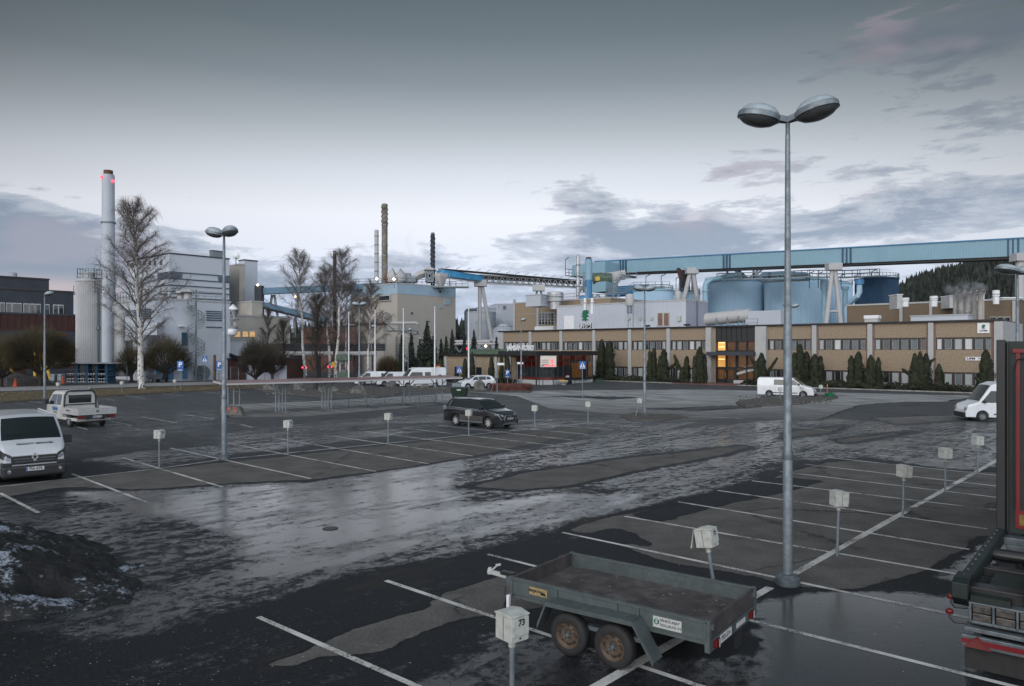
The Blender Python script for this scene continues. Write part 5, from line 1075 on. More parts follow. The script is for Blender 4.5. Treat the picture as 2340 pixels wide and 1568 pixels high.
for px, yt, Yp, lb in ((2184, 672, 112, 'first from left'), (2196, 675, 111, 'second from left'), (2199, 671, 114, 'behind the second'), (2211, 675, 111, 'third from left, front'), (2213, 671, 113, 'third from left, rear'), (2226, 671, 112, 'fourth from left'), (2240, 669, 111, 'rightmost and rusty')):
    o = root('steam_pipe', 'upright bent exhaust pipe, %s, on the brown hall wall' % lb, 'exhaust pipe', atY(px, 760, Yp), group='steaming exhaust pipes'); k = Yp / F; h = (760 - yt) * k
    MB().pipe([(0, 0, -2), (0, 0, h - .5), (.1, -.15, h - .1), (.25, -.55, h + .25)], .34, 12).build('pipe', 'beige2', o, smooth=True); MB().lathe([(.30, -.08), (.40, -.08), (.40, .1), (.30, .1)], 12, (.25, -.5, h + .2)).build('mouth', 'rust', o)
# ================================================================ STREET LAMPS
def lamp_head(par, ang, L=.42, size=.40):
    ca_, sa_ = math.cos(ang), math.sin(ang); til = R(12)
    def tr(x, y, z): x2 = x * math.cos(til) - z * math.sin(til); z2 = x * math.sin(til) + z * math.cos(til); return (x2 * ca_ - y * sa_, x2 * sa_ + y * ca_, z2)
    def ell(prof, mb, n=28):
        vs = []
        for r, h in prof:
            for k in range(n): t = 2 * math.pi * k / n; vs.append(tr(L + r * 1.0 * math.cos(t), r * .82 * math.sin(t), h))
        m_ = len(prof); mb.add(vs, [(i * n + k, i * n + (k + 1) % n, (i + 1) * n + (k + 1) % n, (i + 1) * n + k) for i in range(m_ - 1) for k in range(n)] + [tuple(range(n))[::-1], tuple(range((m_ - 1) * n, m_ * n))])
    s = size
    m = MB(); ell([(s, -.03), (s, .05), (s * .97, .08)], m); m.hexa([tr(.0, -.06, -.02), tr(L - s * .9, -.10, -.02), tr(L - s * .9, .10, -.02), tr(0, .06, -.02), tr(0, -.06, .09), tr(L - s * .9, -.10, .09), tr(L - s * .9, .10, .09), tr(0, .06, .09)])
    h = m.build('lamp_head', 'galv', par, smooth=True, ang=35)
    m = MB(); ell([(s * .93, .08), (s * .86, .14), (s * .66, .21), (s * .36, .255), (.02, .265)], m); m.build('top_shell', mat('clear_grey_shell', (.36, .42, .46), .22, 0, .08, 5, coat=.4), h, smooth=True, ang=60)
    m = MB(); ell([(.02, -.17), (s * .36, -.16), (s * .66, -.125), (s * .86, -.07), (s * .94, -.031)], m); m.build('glass_bowl', mat('smoky_bowl', (.09, .10, .105), .12, 0, .1, 4, spec=.8), h, smooth=True, ang=60)
    return h
def street_lamp(label, px, py, H, heads, off=0.0, r=.085, L=.42, s=.40, grp='street lamps'):
    p = at(px, py); o = root('street_lamp', label, 'street lamp', p, 0, grp)
    MB().lathe([(.23, 0), (.23, .13), (.19, .15), (.15, .20), (.11, .21)], 20).build('base', 'galv_dark', o, smooth=True, ang=35)
    MB().lathe([(r * 1.25, .15), (r * 1.25, H * .28), (r * 1.06, H * .285), (r * 1.06, H * .56), (r * .9, H * .565), (r * .62, H - .25)], 16).build('pole', 'galv', o, smooth=True, ang=30)
    MB().lathe([(r * 1.36, H * .27), (r * 1.36, H * .28), (r * 1.1, H * .29)], 16).build('collar', 'galv_dark', o)
    b = MB(); b.tube((0, 0, H - .5), (0, 0, H + .02), r * .55, n=10)
    b.build('bracket', 'galv_dark', o)
    h = root('x', None, None); bpy.data.objects.remove(h)
    for a in heads:
        hd = lamp_head(o, a, L, s); hd.location = (0, 0, H)
    return o
LP = street_lamp('nearest tall double-headed lamp, standing beside the tandem trailer', 1800, 1335, 9.0, (R(168), R(-34)), r=.074, L=.55, s=.41)
street_lamp('double-headed lamp at the left row of plug posts', 512, 1050, 9.35, (R(172), R(-38)), L=.45, s=.38)
street_lamp('double-headed lamp on the small gravel patch mid car park', 1473, 950, 8.75, (R(180), R(0)), L=.42, s=.40)
street_lamp('double-headed lamp among the flagpoles and birches', 821, 901, 9.25, (R(180), R(0)), L=.42, s=.40)
street_lamp('small double-headed lamp seen behind the nearest lamp pole', 1808, 898, 9.2, (R(180), R(0)), L=.45, s=.44)
street_lamp('double-headed lamp behind the truck at the right edge', 2325, 1035, 8.0, (R(185), R(10)), L=.5, s=.52)
street_lamp('single-headed lamp behind the white pickup', 102, 914, 9.65, (R(5),), L=.42, s=.42)
street_lamp('single-headed lamp at the entrance shrub island', 1191, 884, 8.3, (R(0),), L=.3, s=.34)
street_lamp('slim dark lamp between the second and first flagpoles from the left', 848.5, 872, 8.0, (R(0),), L=.3, s=.30, r=.06)
street_lamp('slim lamp in front of the leftmost spruces', 932.5, 870, 7.6, (R(0),), L=.3, s=.30, r=.06)
street_lamp('short lamp against the tallest spruce', 964, 868, 6.3, (R(180),), L=.25, s=.26, r=.06)
street_lamp('short lamp seen under the truss conveyor legs', 1126, 866, 6.0, (R(180),), L=.25, s=.26, r=.06)
# flagpoles
for i, (px, py, yt, w_) in enumerate(((797, 874, 712.6, 'leftmost'), (857, 878, 708.7, 'second from the left'), (921.7, 882, 705, 'middle one'), (993.5, 886, 701, 'second from the right'), (1071, 889, 697.3, 'rightmost'))):
    p = at(px, py); o = root('flagpole', '%s of the five bare white flagpoles' % w_, 'flagpole', p, 0, 'bare white flagpoles'); h = zat(yt, p.y)
    MB().lathe([(.10, 0), (.085, h * .6), (.045, h - .2)], 10).build('pole', 'white', o, smooth=True); MB().lathe([(0, h - .2), (.10, h - .12), (.10, h - .04), (0, h + .04)], 10).build('finial', 'white', o, smooth=True)
    MB().box(-.14, .14, -.14, .14, 0, .5).build('base', 'galv', o)
# ================================================================ PLUG POSTS
def plug(label, px, py, H=1.40, rz=R(-8), lean=(0, 0), num=None, hinge=False, loc=None, big=1.):
    p = loc if loc is not None else at(px, py)
    o = root('plug_post', label, 'plug post', p, rz, 'engine-heater plug posts'); o.rotation_euler = (lean[1], lean[0], rz)
    zb = H - .33
    MB().lathe([(.033, 0), (.033, zb - .02)], 12).build('post', 'galv', o, smooth=True)
    MB().lathe([(.045, zb - .10), (.045, zb - .02), (.06, zb)], 12).build('collar', 'cream', o, smooth=True)
    w, d = .15, .135; b = MB(); b.box(-w, w, -d, d, zb, H - .03); b.prism([(-w - .012, H - .03), (w + .012, H - .03), (w + .012, H - .015), (0, H + .012), (-w - .012, H - .015)], -d - .012, d + .012, 'xz'); bx = b.build('box', 'cream', o, bevel=.008)
    l = MB(); l.box(w, w + .018, -d * .92, d * .92, zb + .075, H - .045); ld_ = l.build('lid', 'cream', bx, bevel=.004)
    l = MB(); l.box(-w * .02 - .002, w * .02, -d - .004, -d, zb + .01, H - .04); l.build('seam', 'galv_dark', bx)
    l = MB(); l.lathe([(.012, 0), (.012, .006)], 8, (w + .001, 0, zb + .04), 'x'); l.build('lock', 'black', bx)
    if hinge:
        l = MB(); l.prism([(-w - .02, H - .05), (-w - .01, H - .05), (-w - .10, zb - .01), (-w - .12, zb - .01)], -d * .95, d * .95, 'xz'); l.build('open_flap', 'cream', bx)
        l = MB(); l.box(-w - .003, -w, -d * .9, d * .9, zb + .02, H - .06); l.build('socket_recess', 'black', bx)
    if num:
        text(num, .105, 'ink', bx, frame4((w + .0195, .01, H - .10), (0, 1, 0), (0, 0, 1)), 'number', .0008, .003)
        l = MB(); l.box(w + .018, w + .0195, -.07, .05, zb + .115, zb + .14); l.build('label_strip', 'paper', bx)
    return o
p73 = Vector((0, 8.95, 0)); plug('nearest plug post, numbered 73, cut off by the bottom edge', 0, 0, 1.42, R(-50), num='73', loc=p73)
p72 = at(1641, 1398); plug('leaning plug post numbered 72 with its flap hanging open behind the trailer', 0, 0, 1.46, R(-42), (R(-9), R(2)), num='72', hinge=True, loc=p72)
for i, (px, py, H, lb) in enumerate(((1913, 1270, 1.44, 'beyond the trailer, nearest to the tall lamp'), (2063, 1180, 1.41, 'second beyond the tall lamp in the right row'), (2160, 1123, 1.40, 'third beyond the tall lamp in the right row'), (2234, 1082, 1.38, 'fourth beyond the tall lamp, just left of the truck'), (2289, 1051, 1.38, 'half hidden at the truck edge in the right row'))):
    plug('grey double plug post ' + lb, px, py, H, R(8), (R(2 if i < 2 else 0), 0))
for i, (px, py, H, lb) in enumerate(((364, 1070, 1.48, 'numbered 39 between the parked van and the left double lamp'), (658, 1040, 1.52, 'numbered 38 right of the left double lamp'), (887, 1013, 1.48, 'numbered 37 in the middle of the left row'), (1071, 994, 1.36, 'in front of the black car'), (1222, 983, 1.42, 'just right of the black car'), (1344, 967, 1.35, 'second to the right of the black car'))):
    plug('plug post ' + lb, px, py, H, R(-18), num={0: '39', 1: '38', 2: '37'}.get(i))
plug('strongly tilted plug post at the foot of the mid car park lamp', 1452, 953, 1.32, 0, (R(14), 0))
for px, py, H, lb in ((1783, 917.8, 1.25, 'in front of the island van rear door'), (1832, 911.9, 1.15, 'in front of the island van front wheel'), (1875.4, 910, 1.25, 'beside the green tub'), (278.7, 901, 1.35, 'on the grass verge left of the big birch'), (132.9, 905, 1.35, 'behind the pickup roof'), (399.6, 893.5, 1.3, 'on the verge left of the parking sign'), (1065, 886, 1.1, 'in front of the white hatchback')):
    plug('small distant plug post ' + lb, px, py, H)
# ================================================================ SIGNS
def sign_ped(label, px, py, ys, s=.62, rz=0.):
    p = at(px, py); o = root('crossing_sign', label, 'crossing sign', p, rz, 'pedestrian crossing signs'); z = zat(ys, p.y)
    MB().tube((0, .03, 0), (0, .03, z + s * .6), .032, n=8).build('pole', 'galv', o)
    pn = MB().box(-s / 2, s / 2, -.02, 0, z - s * .62, z + s * .55).build('panel', 'signblue', o)
    f = MB(); e = s / 2; 
    f.prism([(-e * .8, z - s * .33), (e * .8, z - s * .33), (0, z + s * .45)], -.024, -.021, 'xz'); f.build('triangle', 'white', pn)
    f = MB(); 
    for i in range(5): f.prism([(-e * .75 + i * e * .34, z - s * .55), (-e * .58 + i * e * .34, z - s * .55), (-e * .52 + i * e * .34, z - s * .40), (-e * .68 + i * e * .34, z - s * .40)], -.024, -.021, 'xz')
    f.build('zebra_stripes', 'white', pn)
    f = MB(); f.prism([(-.06 * s, z + s * .22), (.06 * s, z + s * .22), (.06 * s, z + s * .32), (-.06 * s, z + s * .32)], -.027, -.025, 'xz'); f.prism([(-.07 * s, z), (.07 * s, z), (.08 * s, z + .2 * s), (-.08 * s, z + .2 * s)], -.027, -.025, 'xz'); f.prism([(-.17 * s, z - .3 * s), (-.08 * s, z - .3 * s), (.06 * s, z), (-.06 * s, z)], -.027, -.025, 'xz'); f.prism([(.15 * s, z - .3 * s), (.07 * s, z - .3 * s), (-.05 * s, z), (.06 * s, z)], -.028, -.0255, 'xz'); f.build('figure', 'ink', pn)
sign_ped('crossing sign standing alone on the pale forecourt in front of the pavilion', 1331, 910.7, 834, .62)
sign_ped('crossing sign behind the white hatchback near the rightmost flagpole', 1049.5, 882, 845, .72)
sign_ped('crossing sign among the birches beside the green machine', 784, 866, 826, .72)
sign_ped('crossing sign in front of the grey hall near the cable drums', 467.8, 875.7, 821, .75)
def sign_p(label, px, py, ys, s=.62):
    p = at(px, py); o = root('parking_sign', label, 'parking sign', p, 0, 'blue parking signs'); z = zat(ys, p.y)
    MB().tube((0, .03, 0), (0, .03, z + s * .9), .032, n=8).build('pole', 'galv', o)
    pn = MB().box(-s * .5, s * .5, -.02, 0, z - s * .6, z + s * .6).build('panel', 'signblue', o, bevel=.004)
    text('P', s * 1.05, 'white', pn, frame4((0, -.022, z), (1, 0, 0), (0, 0, 1)), 'letter', .002, .03 * s)
    lo = MB().box(-s * .5, s * .5, -.02, 0, z - s * 1.0, z - s * .68).build('lower_plate', 'signblue', o); MB().box(-s * .36, s * .36, -.024, -.021, z - s * .88, z - s * .80).build('print', 'white', lo)
sign_p('blue P sign at the shrub island before the pavilion', 1159.6, 884, 852, .60)
sign_p('blue P sign on the verge right of the big birch', 412, 891.7, 833.7, .72)
sign_p('blue P sign beside the left double lamp pole', 501, 887, 833.7, .72)
p = at(1001.7, 880); o = root('no_entry_sign', 'round red no-entry sign behind the tall white van', 'traffic sign', p); z = zat(838, p.y); MB().tube((0, .03, 0), (0, .03, z + .2), .03, n=6).build('pole', 'galv', o); MB().lathe([(.33, -.02), (.33, 0)], 24, (0, 0, z), 'y').build('disc', 'red', o); MB().box(-.22, .22, -.03, -.021, z - .06, z + .06).build('bar', 'yellow', o)
for px, ys, x2, lb in ((1136, 832, 1143.5, 'left'), (1183, 830, 1178, 'right')):
    p = at(px - (0 if lb == 'left' else 1), 884 if lb == 'right' else 900); o = root('bent_pole', 'galvanised pole with a small white plate, %s of the island P sign' % lb, 'pole', p); z = zat(ys, p.y); d = 1 if lb == 'left' else -1
    MB().tube((0, 0, 0), (0, 0, z), .045, n=8).build('pole', 'galv', o); MB().tube((-.7 if lb == 'left' else -.8, 0, 0), (0, 0, z - .8), .03, n=6).build('stay', 'galv', o); MB().box(.02 if d > 0 else -.05, .75, -.03, 0, z - .12, z + .12).build('plate', 'white', o)
# ================================================================ CANOPY (walkway shelter) with racks
CA = root('walkway_canopy', 'long low flat-roofed walkway canopy with galvanised posts across the car park', 'canopy', (0, 0, 0))
ft = [at(534.4, 947), at(648, 943), at(749, 936.8), at(842.5, 931.7), at(928, 927), at(1004, 923.3)]
dC = (ft[-1] - ft[0]).normalized(); nC = Vector((-dC.y, dC.x, 0)); f0 = ft[0]; LC = (ft[-1] - ft[0]).length
def cp(s, t, z): q = f0 + dC * s + nC * t; return Vector((q.x, q.y, z))
m = MB(); m.hexa([cp(-1.0, -1.1, 2.20), cp(LC + 1.6, -1.1, 2.20), cp(LC + 1.6, 1.4, 2.32), cp(-1.0, 1.4, 2.32)] + [cp(-1.0, -1.1, 2.25), cp(LC + 1.6, -1.1, 2.25), cp(LC + 1.6, 1.4, 2.38), cp(-1.0, 1.4, 2.38)]); m.build('roof_felt', 'felt', CA)
m = MB(); m.beam(cp(-1.0, -1.13, 2.20), cp(LC + 1.6, -1.13, 2.20), .05, .12); m.beam(cp(-1.0, 1.43, 2.3), cp(LC + 1.6, 1.43, 2.3), .05, .12); m.beam(cp(-1.03, -1.1, 2.2), cp(-1.03, 1.4, 2.32), .05, .12); m.beam(cp(LC + 1.63, -1.1, 2.2), cp(LC + 1.63, 1.4, 2.32), .05, .12); m.build('eaves_beam', 'steelw', CA)
for i in range(6):
    s = (ft[i] - f0).dot(dC); f = MB()
    offs = ((-.4, 0), (0, 0), (.4, 0)) if i in (0,) else ((-.35, 0), (-.1, 0), (.15, 0), (.4, 0)) if i in (1, 2) else ((-.25, 0), (.3, 0))
    for q, t in offs: f.beam(cp(s + q, t, 0.04), cp(s + q, t, 2.24), .075)
    f.beam(cp(s - .35, .05, 1.7), cp(s - .9, .05, 2.2), .06); f.beam(cp(s + .35, .05, 1.7), cp(s + .9, .05, 2.2), .06)
    f.beam(cp(s, -1.3, .05), cp(s, .9, .05), .14, .08); f.beam(cp(s + .3, -1.2, .05), cp(s + .3, .9, .05), .1, .08)
    f.build('post_frame', 'galv' if i < 3 else 'galv_dark', CA)
m = MB(); s0 = (ft[2] - f0).dot(dC) + .5
m.beam(cp(s0, .6, .85), cp(LC, .6, .85), .05); m.beam(cp(s0, .6, .12), cp(LC, .6, .12), .05); k = 46
for i in range(k):
    a = s0 + (LC - s0) * i / k; b = a + .42
    m.beam(cp(a, .6, .12), cp(b, .6, .85), .018); m.beam(cp(b, .6, .12), cp(a, .6, .85), .018)
    if i % 2: m.pipe([cp(a + .2, .6, .5), cp(a + .05, .35, .6), cp(a + .25, .3, .35), cp(a + .2, .6, .2)], .012, 4)
bk_ = root('bicycle_rack', 'wire lattice bicycle rack under the canopy', 'rack', (0, 0, 0)); m.build('lattice', 'galv_dark', bk_); m = MB(); [m.beam(cp(s0 + (LC - s0) * i / 6, .62, 0), cp(s0 + (LC - s0) * i / 6, .62, .9), .05) for i in range(7)]; m.build('upright', 'galv_dark', bk_)
c = at(530, 949); o = root('concrete_block', 'mossy concrete block with faded red and white paint under the canopy end', 'concrete block', c, R(-5)); MB().prism([(-.75, 0), (.95, 0), (.8, .3), (.55, .62), (-.7, .66)], -.3, .3, 'xz').build('block', 'rock', o, bevel=.05)
m = MB(); [m.box(x, x + .22, -.31, -.302, .25, .6) for x in (-.65, -.2, .25)]; m.build('red_patches', mat('faded_red', (.32, .10, .09), .9, 0, .3, 8), o)
# ================================================================ TRAILER
tl = root('tandem_trailer', 'galvanised flatbed trailer with two rusty-rimmed wheels on its near side', 'trailer', (0, 12.0, 0), math.atan2(-.60, .80))
TL, TW_ = 3.30, 1.80; zf, zt_ = .64, .90            # local x to the rear right, y away
dk = MB().box(.02, TL - .02, .02, TW_ - .02, zf, zf + .03).build('deck', mat('plywood_deck', (.062, .054, .056), .8, 0, .22, 2.2, .3, 25, (.15, .145, .14), .45, 3.5), tl)
random.seed(4); m = MB()
for _ in range(60):
    x, y = random.uniform(.1, TL - .1), random.uniform(.1, TW_ - .1); s = random.uniform(.005, .02)
    m.add([(x - s, y - s, zf + .033), (x + s, y - s * .5, zf + .033), (x + s * .6, y + s, zf + .033)], [(0, 1, 2)])
m.build('litter', 'paper', dk)
def sidep(y, name, out):
    m = MB(); m.box(0, TL, y - .02, y + .02, zf - .0, zt_ - .02)
    m.box(0, TL, y - .035, y + .035, zt_ - .03, zt_)
    for x in (.86, 1.9, 2.25, TL - .05) if out else (): m.box(x, x + .04, y - .045, y - .02, zf, zt_ - .03)
    return m.build(name, 'galvt', tl, bevel=.003)
sidep(.0, 'side_board', 1); sidep(TW_, 'side_board', 0)
GDI = mat('trailer_board_inside', (.055, .05, .05), .7, 0, .2, 3)
m = MB().box(-.02, .02, .02, TW_ - .02, zf + .01, zt_ - .02); m.box(-.03, .03, .0, TW_, zt_ - .025, zt_ - .0); m.build('front_board', GDI, tl)
m = MB().box(TL - .02, TL + .02, .02, TW_ - .02, zf + .01, zt_ - .0); m.build('tailgate', GDI, tl)
m = MB()
for (x, y) in ((-.0, 0), (TL, 0), (-.0, TW_), (TL, TW_)): m.box(x - .035, x + .035, y - .035, y + .035, zf - .16 if x > 1 else zf - .03, zt_ + .01)
m.build('corner_post', 'galvt', tl, bevel=.004)
m = MB()
for (y) in (.04, TW_ - .04): m.box(.0, TL, y - .03, y + .03, zf - .07, zf - .002)
for x in (.4, 1.1, 2.4, 3.0): m.box(x, x + .05, .07, TW_ - .07, zf - .08, zf - .002)
m.box(TL - .01, TL + .03, .035, TW_ - .035, zf - .16, zf - .0); ch = m.build('chassis', 'galvt', tl)
MB().box(1.05, 2.35, -.12, .02, zf - .22, zf - .16).build('axle_beam', 'galv_dark', tl)
# mudguard over both wheels
x1c, x2c = 1.22, 1.98; RW = .315
g = [(x1c - .52, .36), (x1c - .36, .74), (x2c + .34, .76), (x2c + .66, .27)]
m = MB()
for a, b in zip(g, g[1:]):
    d = Vector((b[0] - a[0], 0, b[1] - a[1])).normalized(); n_ = Vector((-d.z, 0, d.x)) * .012
    m.hexa([(a[0] - n_.x, -.30, a[1] - n_.z), (b[0] - n_.x, -.30, b[1] - n_.z), (b[0] - n_.x, -.03, b[1] - n_.z), (a[0] - n_.x, -.03, a[1] - n_.z), (a[0] + n_.x, -.30, a[1] + n_.z), (b[0] + n_.x, -.30, b[1] + n_.z), (b[0] + n_.x, -.03, b[1] + n_.z), (a[0] + n_.x, -.03, a[1] + n_.z)])
mg = m.build('mudguard', 'galvt', tl)
m = MB()
for a, b in zip(g, g[1:]): m.hexa([(a[0], -.31, a[1] - .055), (b[0], -.31, b[1] - .055), (b[0], -.295, b[1] - .055), (a[0], -.295, a[1] - .055), (a[0], -.31, a[1] + .01), (b[0], -.31, b[1] + .01), (b[0], -.295, b[1] + .01), (a[0], -.295, a[1] + .01)])
m.build('lip', 'galvt', mg)
def wheel(par, c, r, w, rimm, side=-1, style='steel', nm='wheel', rr=.62):
    t = MB(); t.lathe([(r * rr, -w / 2), (r * .80, -w / 2 - .006), (r * .93, -w / 2 + .01), (r, -w / 2 + .035), (r, w / 2 - .035), (r * .93, w / 2 - .01), (r * .80, w / 2 + .006), (r * rr, w / 2)], 40, (0, 0, 0), 'y', cap=False)
    wo_ = t.build(nm, 'rubber', par, smooth=True, ang=50); wo_.location = c
    q = side; R0 = r * rr
    m = MB(); m.lathe([(R0 * 1.03, q * w / 2), (R0 * .99, q * (w / 2 - .012)), (R0 * .86, q * (w / 2 - .05)), (R0 * .78, q * (w / 2 - .055))] + ([(R0 * .60, q * (w / 2 - .02)), (R0 * .36, q * (w / 2 - .025)), (R0 * .25, q * (w / 2 - .045)), (0, q * (w / 2 - .045))] if style != 'alloy' else [(R0 * .6, q * (w / 2 - .07)), (0, q * (w / 2 - .07))]), 36, (0, 0, 0), 'y', cap=False)
    rim = m.build('rim', rimm if style != 'alloy' else 'black', wo_, smooth=True, ang=40)
    if style == 'alloy':
        for k in range(7):
            a = 2 * math.pi * k / 7; s = MB(); ca_, sa_ = math.cos(a), math.sin(a); f = lambda rr_, tt, d: (rr_ * ca_ - tt * sa_, q * (w / 2 - d), rr_ * sa_ + tt * ca_)
            s.hexa([f(.02, -.02, .03), f(R0 * .97, -.032, .012), f(R0 * .97, .032, .012), f(.02, .02, .03), f(.02, -.03, .06), f(R0 * .97, -.045, .04), f(R0 * .97, .045, .04), f(.02, .03, .06)]); s.build('spoke', rimm, rim)
    else:
        hmb = MB(); nh = 8 if style == 'steel' else 10
        for k in range(nh):
            a = 2 * math.pi * k / nh; rc = R0 * .70; s = R0 * .085
            f = lambda dx_, dz_: (rc * math.cos(a) + dx_ * -math.sin(a) + dz_ * math.cos(a), rc * math.sin(a) + dx_ * math.cos(a) + dz_ * math.sin(a))
            pts = [f(-s * 1.3, -s * .7), f(s * 1.3, -s * .7), f(s * 1.3, s * .7), f(-s * 1.3, s * .7)]
            ya = q * (w / 2 - .030); yb = q * (w / 2 - .012 - .022)
            hmb.add([(x, q * (w / 2 - .0295), z) for x, z in pts], [(0, 1, 2, 3)])
        hmb.build('vent_holes', 'ink', rim)
        hb = MB(); hb.lathe([(R0 * .17, q * (w / 2 - .05)), (R0 * .17, q * (w / 2 - .0)), (R0 * .12, q * (w / 2 + .012)), (0, q * (w / 2 + .012))], 14, (0, 0, 0), 'y')
        for k in range(5): a = 2 * math.pi * k / 5; hb.lathe([(.012, q * (w / 2 - .03)), (.012, q * (w / 2 - .005)), (0, q * (w / 2 - .005))], 6, (R0 * .3 * math.cos(a), 0, R0 * .3 * math.sin(a)), 'y')
        hb.build('hub', 'galv_dark' if rimm == 'rimrust' else 'chrome', rim, smooth=True, ang=40)
    return wo_
M['rimrust'] = mat('rusty_rim_paint', (.105, .075, .052), .65, .1, .25, 9, .1, 40, (.04, .022, .014), .85, 13)
for x in (x1c, x2c): wheel(tl, (x, -.17, RW), RW, .19, 'rimrust', -1); wheel(tl, (x, TW_ + .17, RW), RW, .19, 'rimrust', 1)
# drawbar
m = MB(); tip = (-1.18, TW_ / 2, .56)
m.beam((-.02, .25, .50), (-.75, TW_ / 2 - .04, .53), .06, .08); m.beam((-.02, TW_ - .25, .50), (-.75, TW_ / 2 + .04, .53), .06, .08); db = m.build('drawbar', 'galv', tl)
m = MB(); m.beam((-.70, TW_ / 2, .545), (-1.12, TW_ / 2, .56), .07, .07); m.lathe([(.05, -.05), (.055, .0), (.03, .07)], 12, (-1.17, TW_ / 2, .57)); m.beam((-1.12, TW_ / 2, .60), (-.98, TW_ / 2, .72), .03, .03); m.beam((-1.03, TW_ / 2, .70), (-.93, TW_ / 2, .73), .04, .04); m.build('coupling', 'steelw', db, bevel=.006)
m = MB(); m.box(-.9, -.62, TW_ / 2 - .05, TW_ / 2 + .06, .57, .63); m.build('overrun_brake', 'black', db); m = MB(); m.pipe([(-.55, .55, .50), (-.56, .53, .36), (-.53, .52, .30), (-.55, .53, .2)], .010, 6); m.tube((-.55, .53, .24), (-.55, .53, .12), .025, n=8); m.build('cable_plug', 'black', db)
m = MB(); m.box(-.05, .0, -.09, -.03, .42, .62); m.build('front_marker', 'white', tl, bevel=.008)
# decals
st_ = MB().box(.36, .70, -.0255, -.0235, .70, .82).build('sticker', 'ochre', tl); text('MAJAVA', .062, 'ink', st_, frame4((.47, -.0262, .765), (1, 0, 0), (0, 0, 1)), 'lettering', .0004, .003); m = MB(); m.prism([(.57, .72), (.69, .72), (.66, .755), (.64, .78), (.625, .755), (.60, .795), (.585, .76)], -.0268, -.0258, 'xz'); m.build('beaver_mark', 'ink', st_)
st_ = MB().box(2.50, 2.93, -.0255, -.0235, .665, .82).build('sticker', 'paper', tl); text('SÄHKÖ-AIJAT', .052, 'ink', st_, frame4((2.755, -.0262, .775), (1, 0, 0), (0, 0, 1)), 'lettering', .0004, .001, sx=.95); text('TEOLLISUUS OY', .050, 'ink', st_, frame4((2.765, -.0262, .71), (1, 0, 0), (0, 0, 1)), 'lettering', .0004, .001, sx=.92)
m = MB(); m.lathe([(.042, -.0262), (.042, -.0256)], 20, (2.555, 0, .745), 'y'); m.build('round_mark', 'green', st_); text('S', .075, 'paper', st_, frame4((2.555, -.0266, .745), (1, 0, 0), (0, 0, 1)), 'lettering', .0003, .004)
# rear: plate, lamps, latches
Yb = .0; pl_ = MB().box(TL + .031, TL + .036, .35, .78, zf - .145, zf - .03).build('number_plate', 'plate', tl); text('PSX-514', .095, 'ink', pl_, frame4((TL + .0368, .565, zf - .088), (0, 1, 0), (0, 0, 1)), 'lettering', .0004, .002)
for y in (.12, TW_ - .30): m = MB().box(TL + .031, TL + .075, y, y + .15, zf - .13, zf - .03); L_ = m.build('tail_lamp', 'tail', tl, bevel=.006); MB().box(TL + .0755, TL + .0775, y + .09, y + .13, zf - .14, zf - .03).build('lens_strip', 'paper', L_)
for y in (.03, TW_ - .10): m = MB().box(TL + .02, TL + .06, y, y + .07, zt_ - .12, zt_ - .05); m.build('latch', 'chrome', tl)
s3 = MB().box(TL + .031, TL + .034, .98, 1.35, zf - .125, zf - .05).build('sticker', 'paper', tl)
MB().box(TL - .1, TL - .06, 1.25, 1.45, .12, zf - .16).build('mudflap', 'rubber', tl)
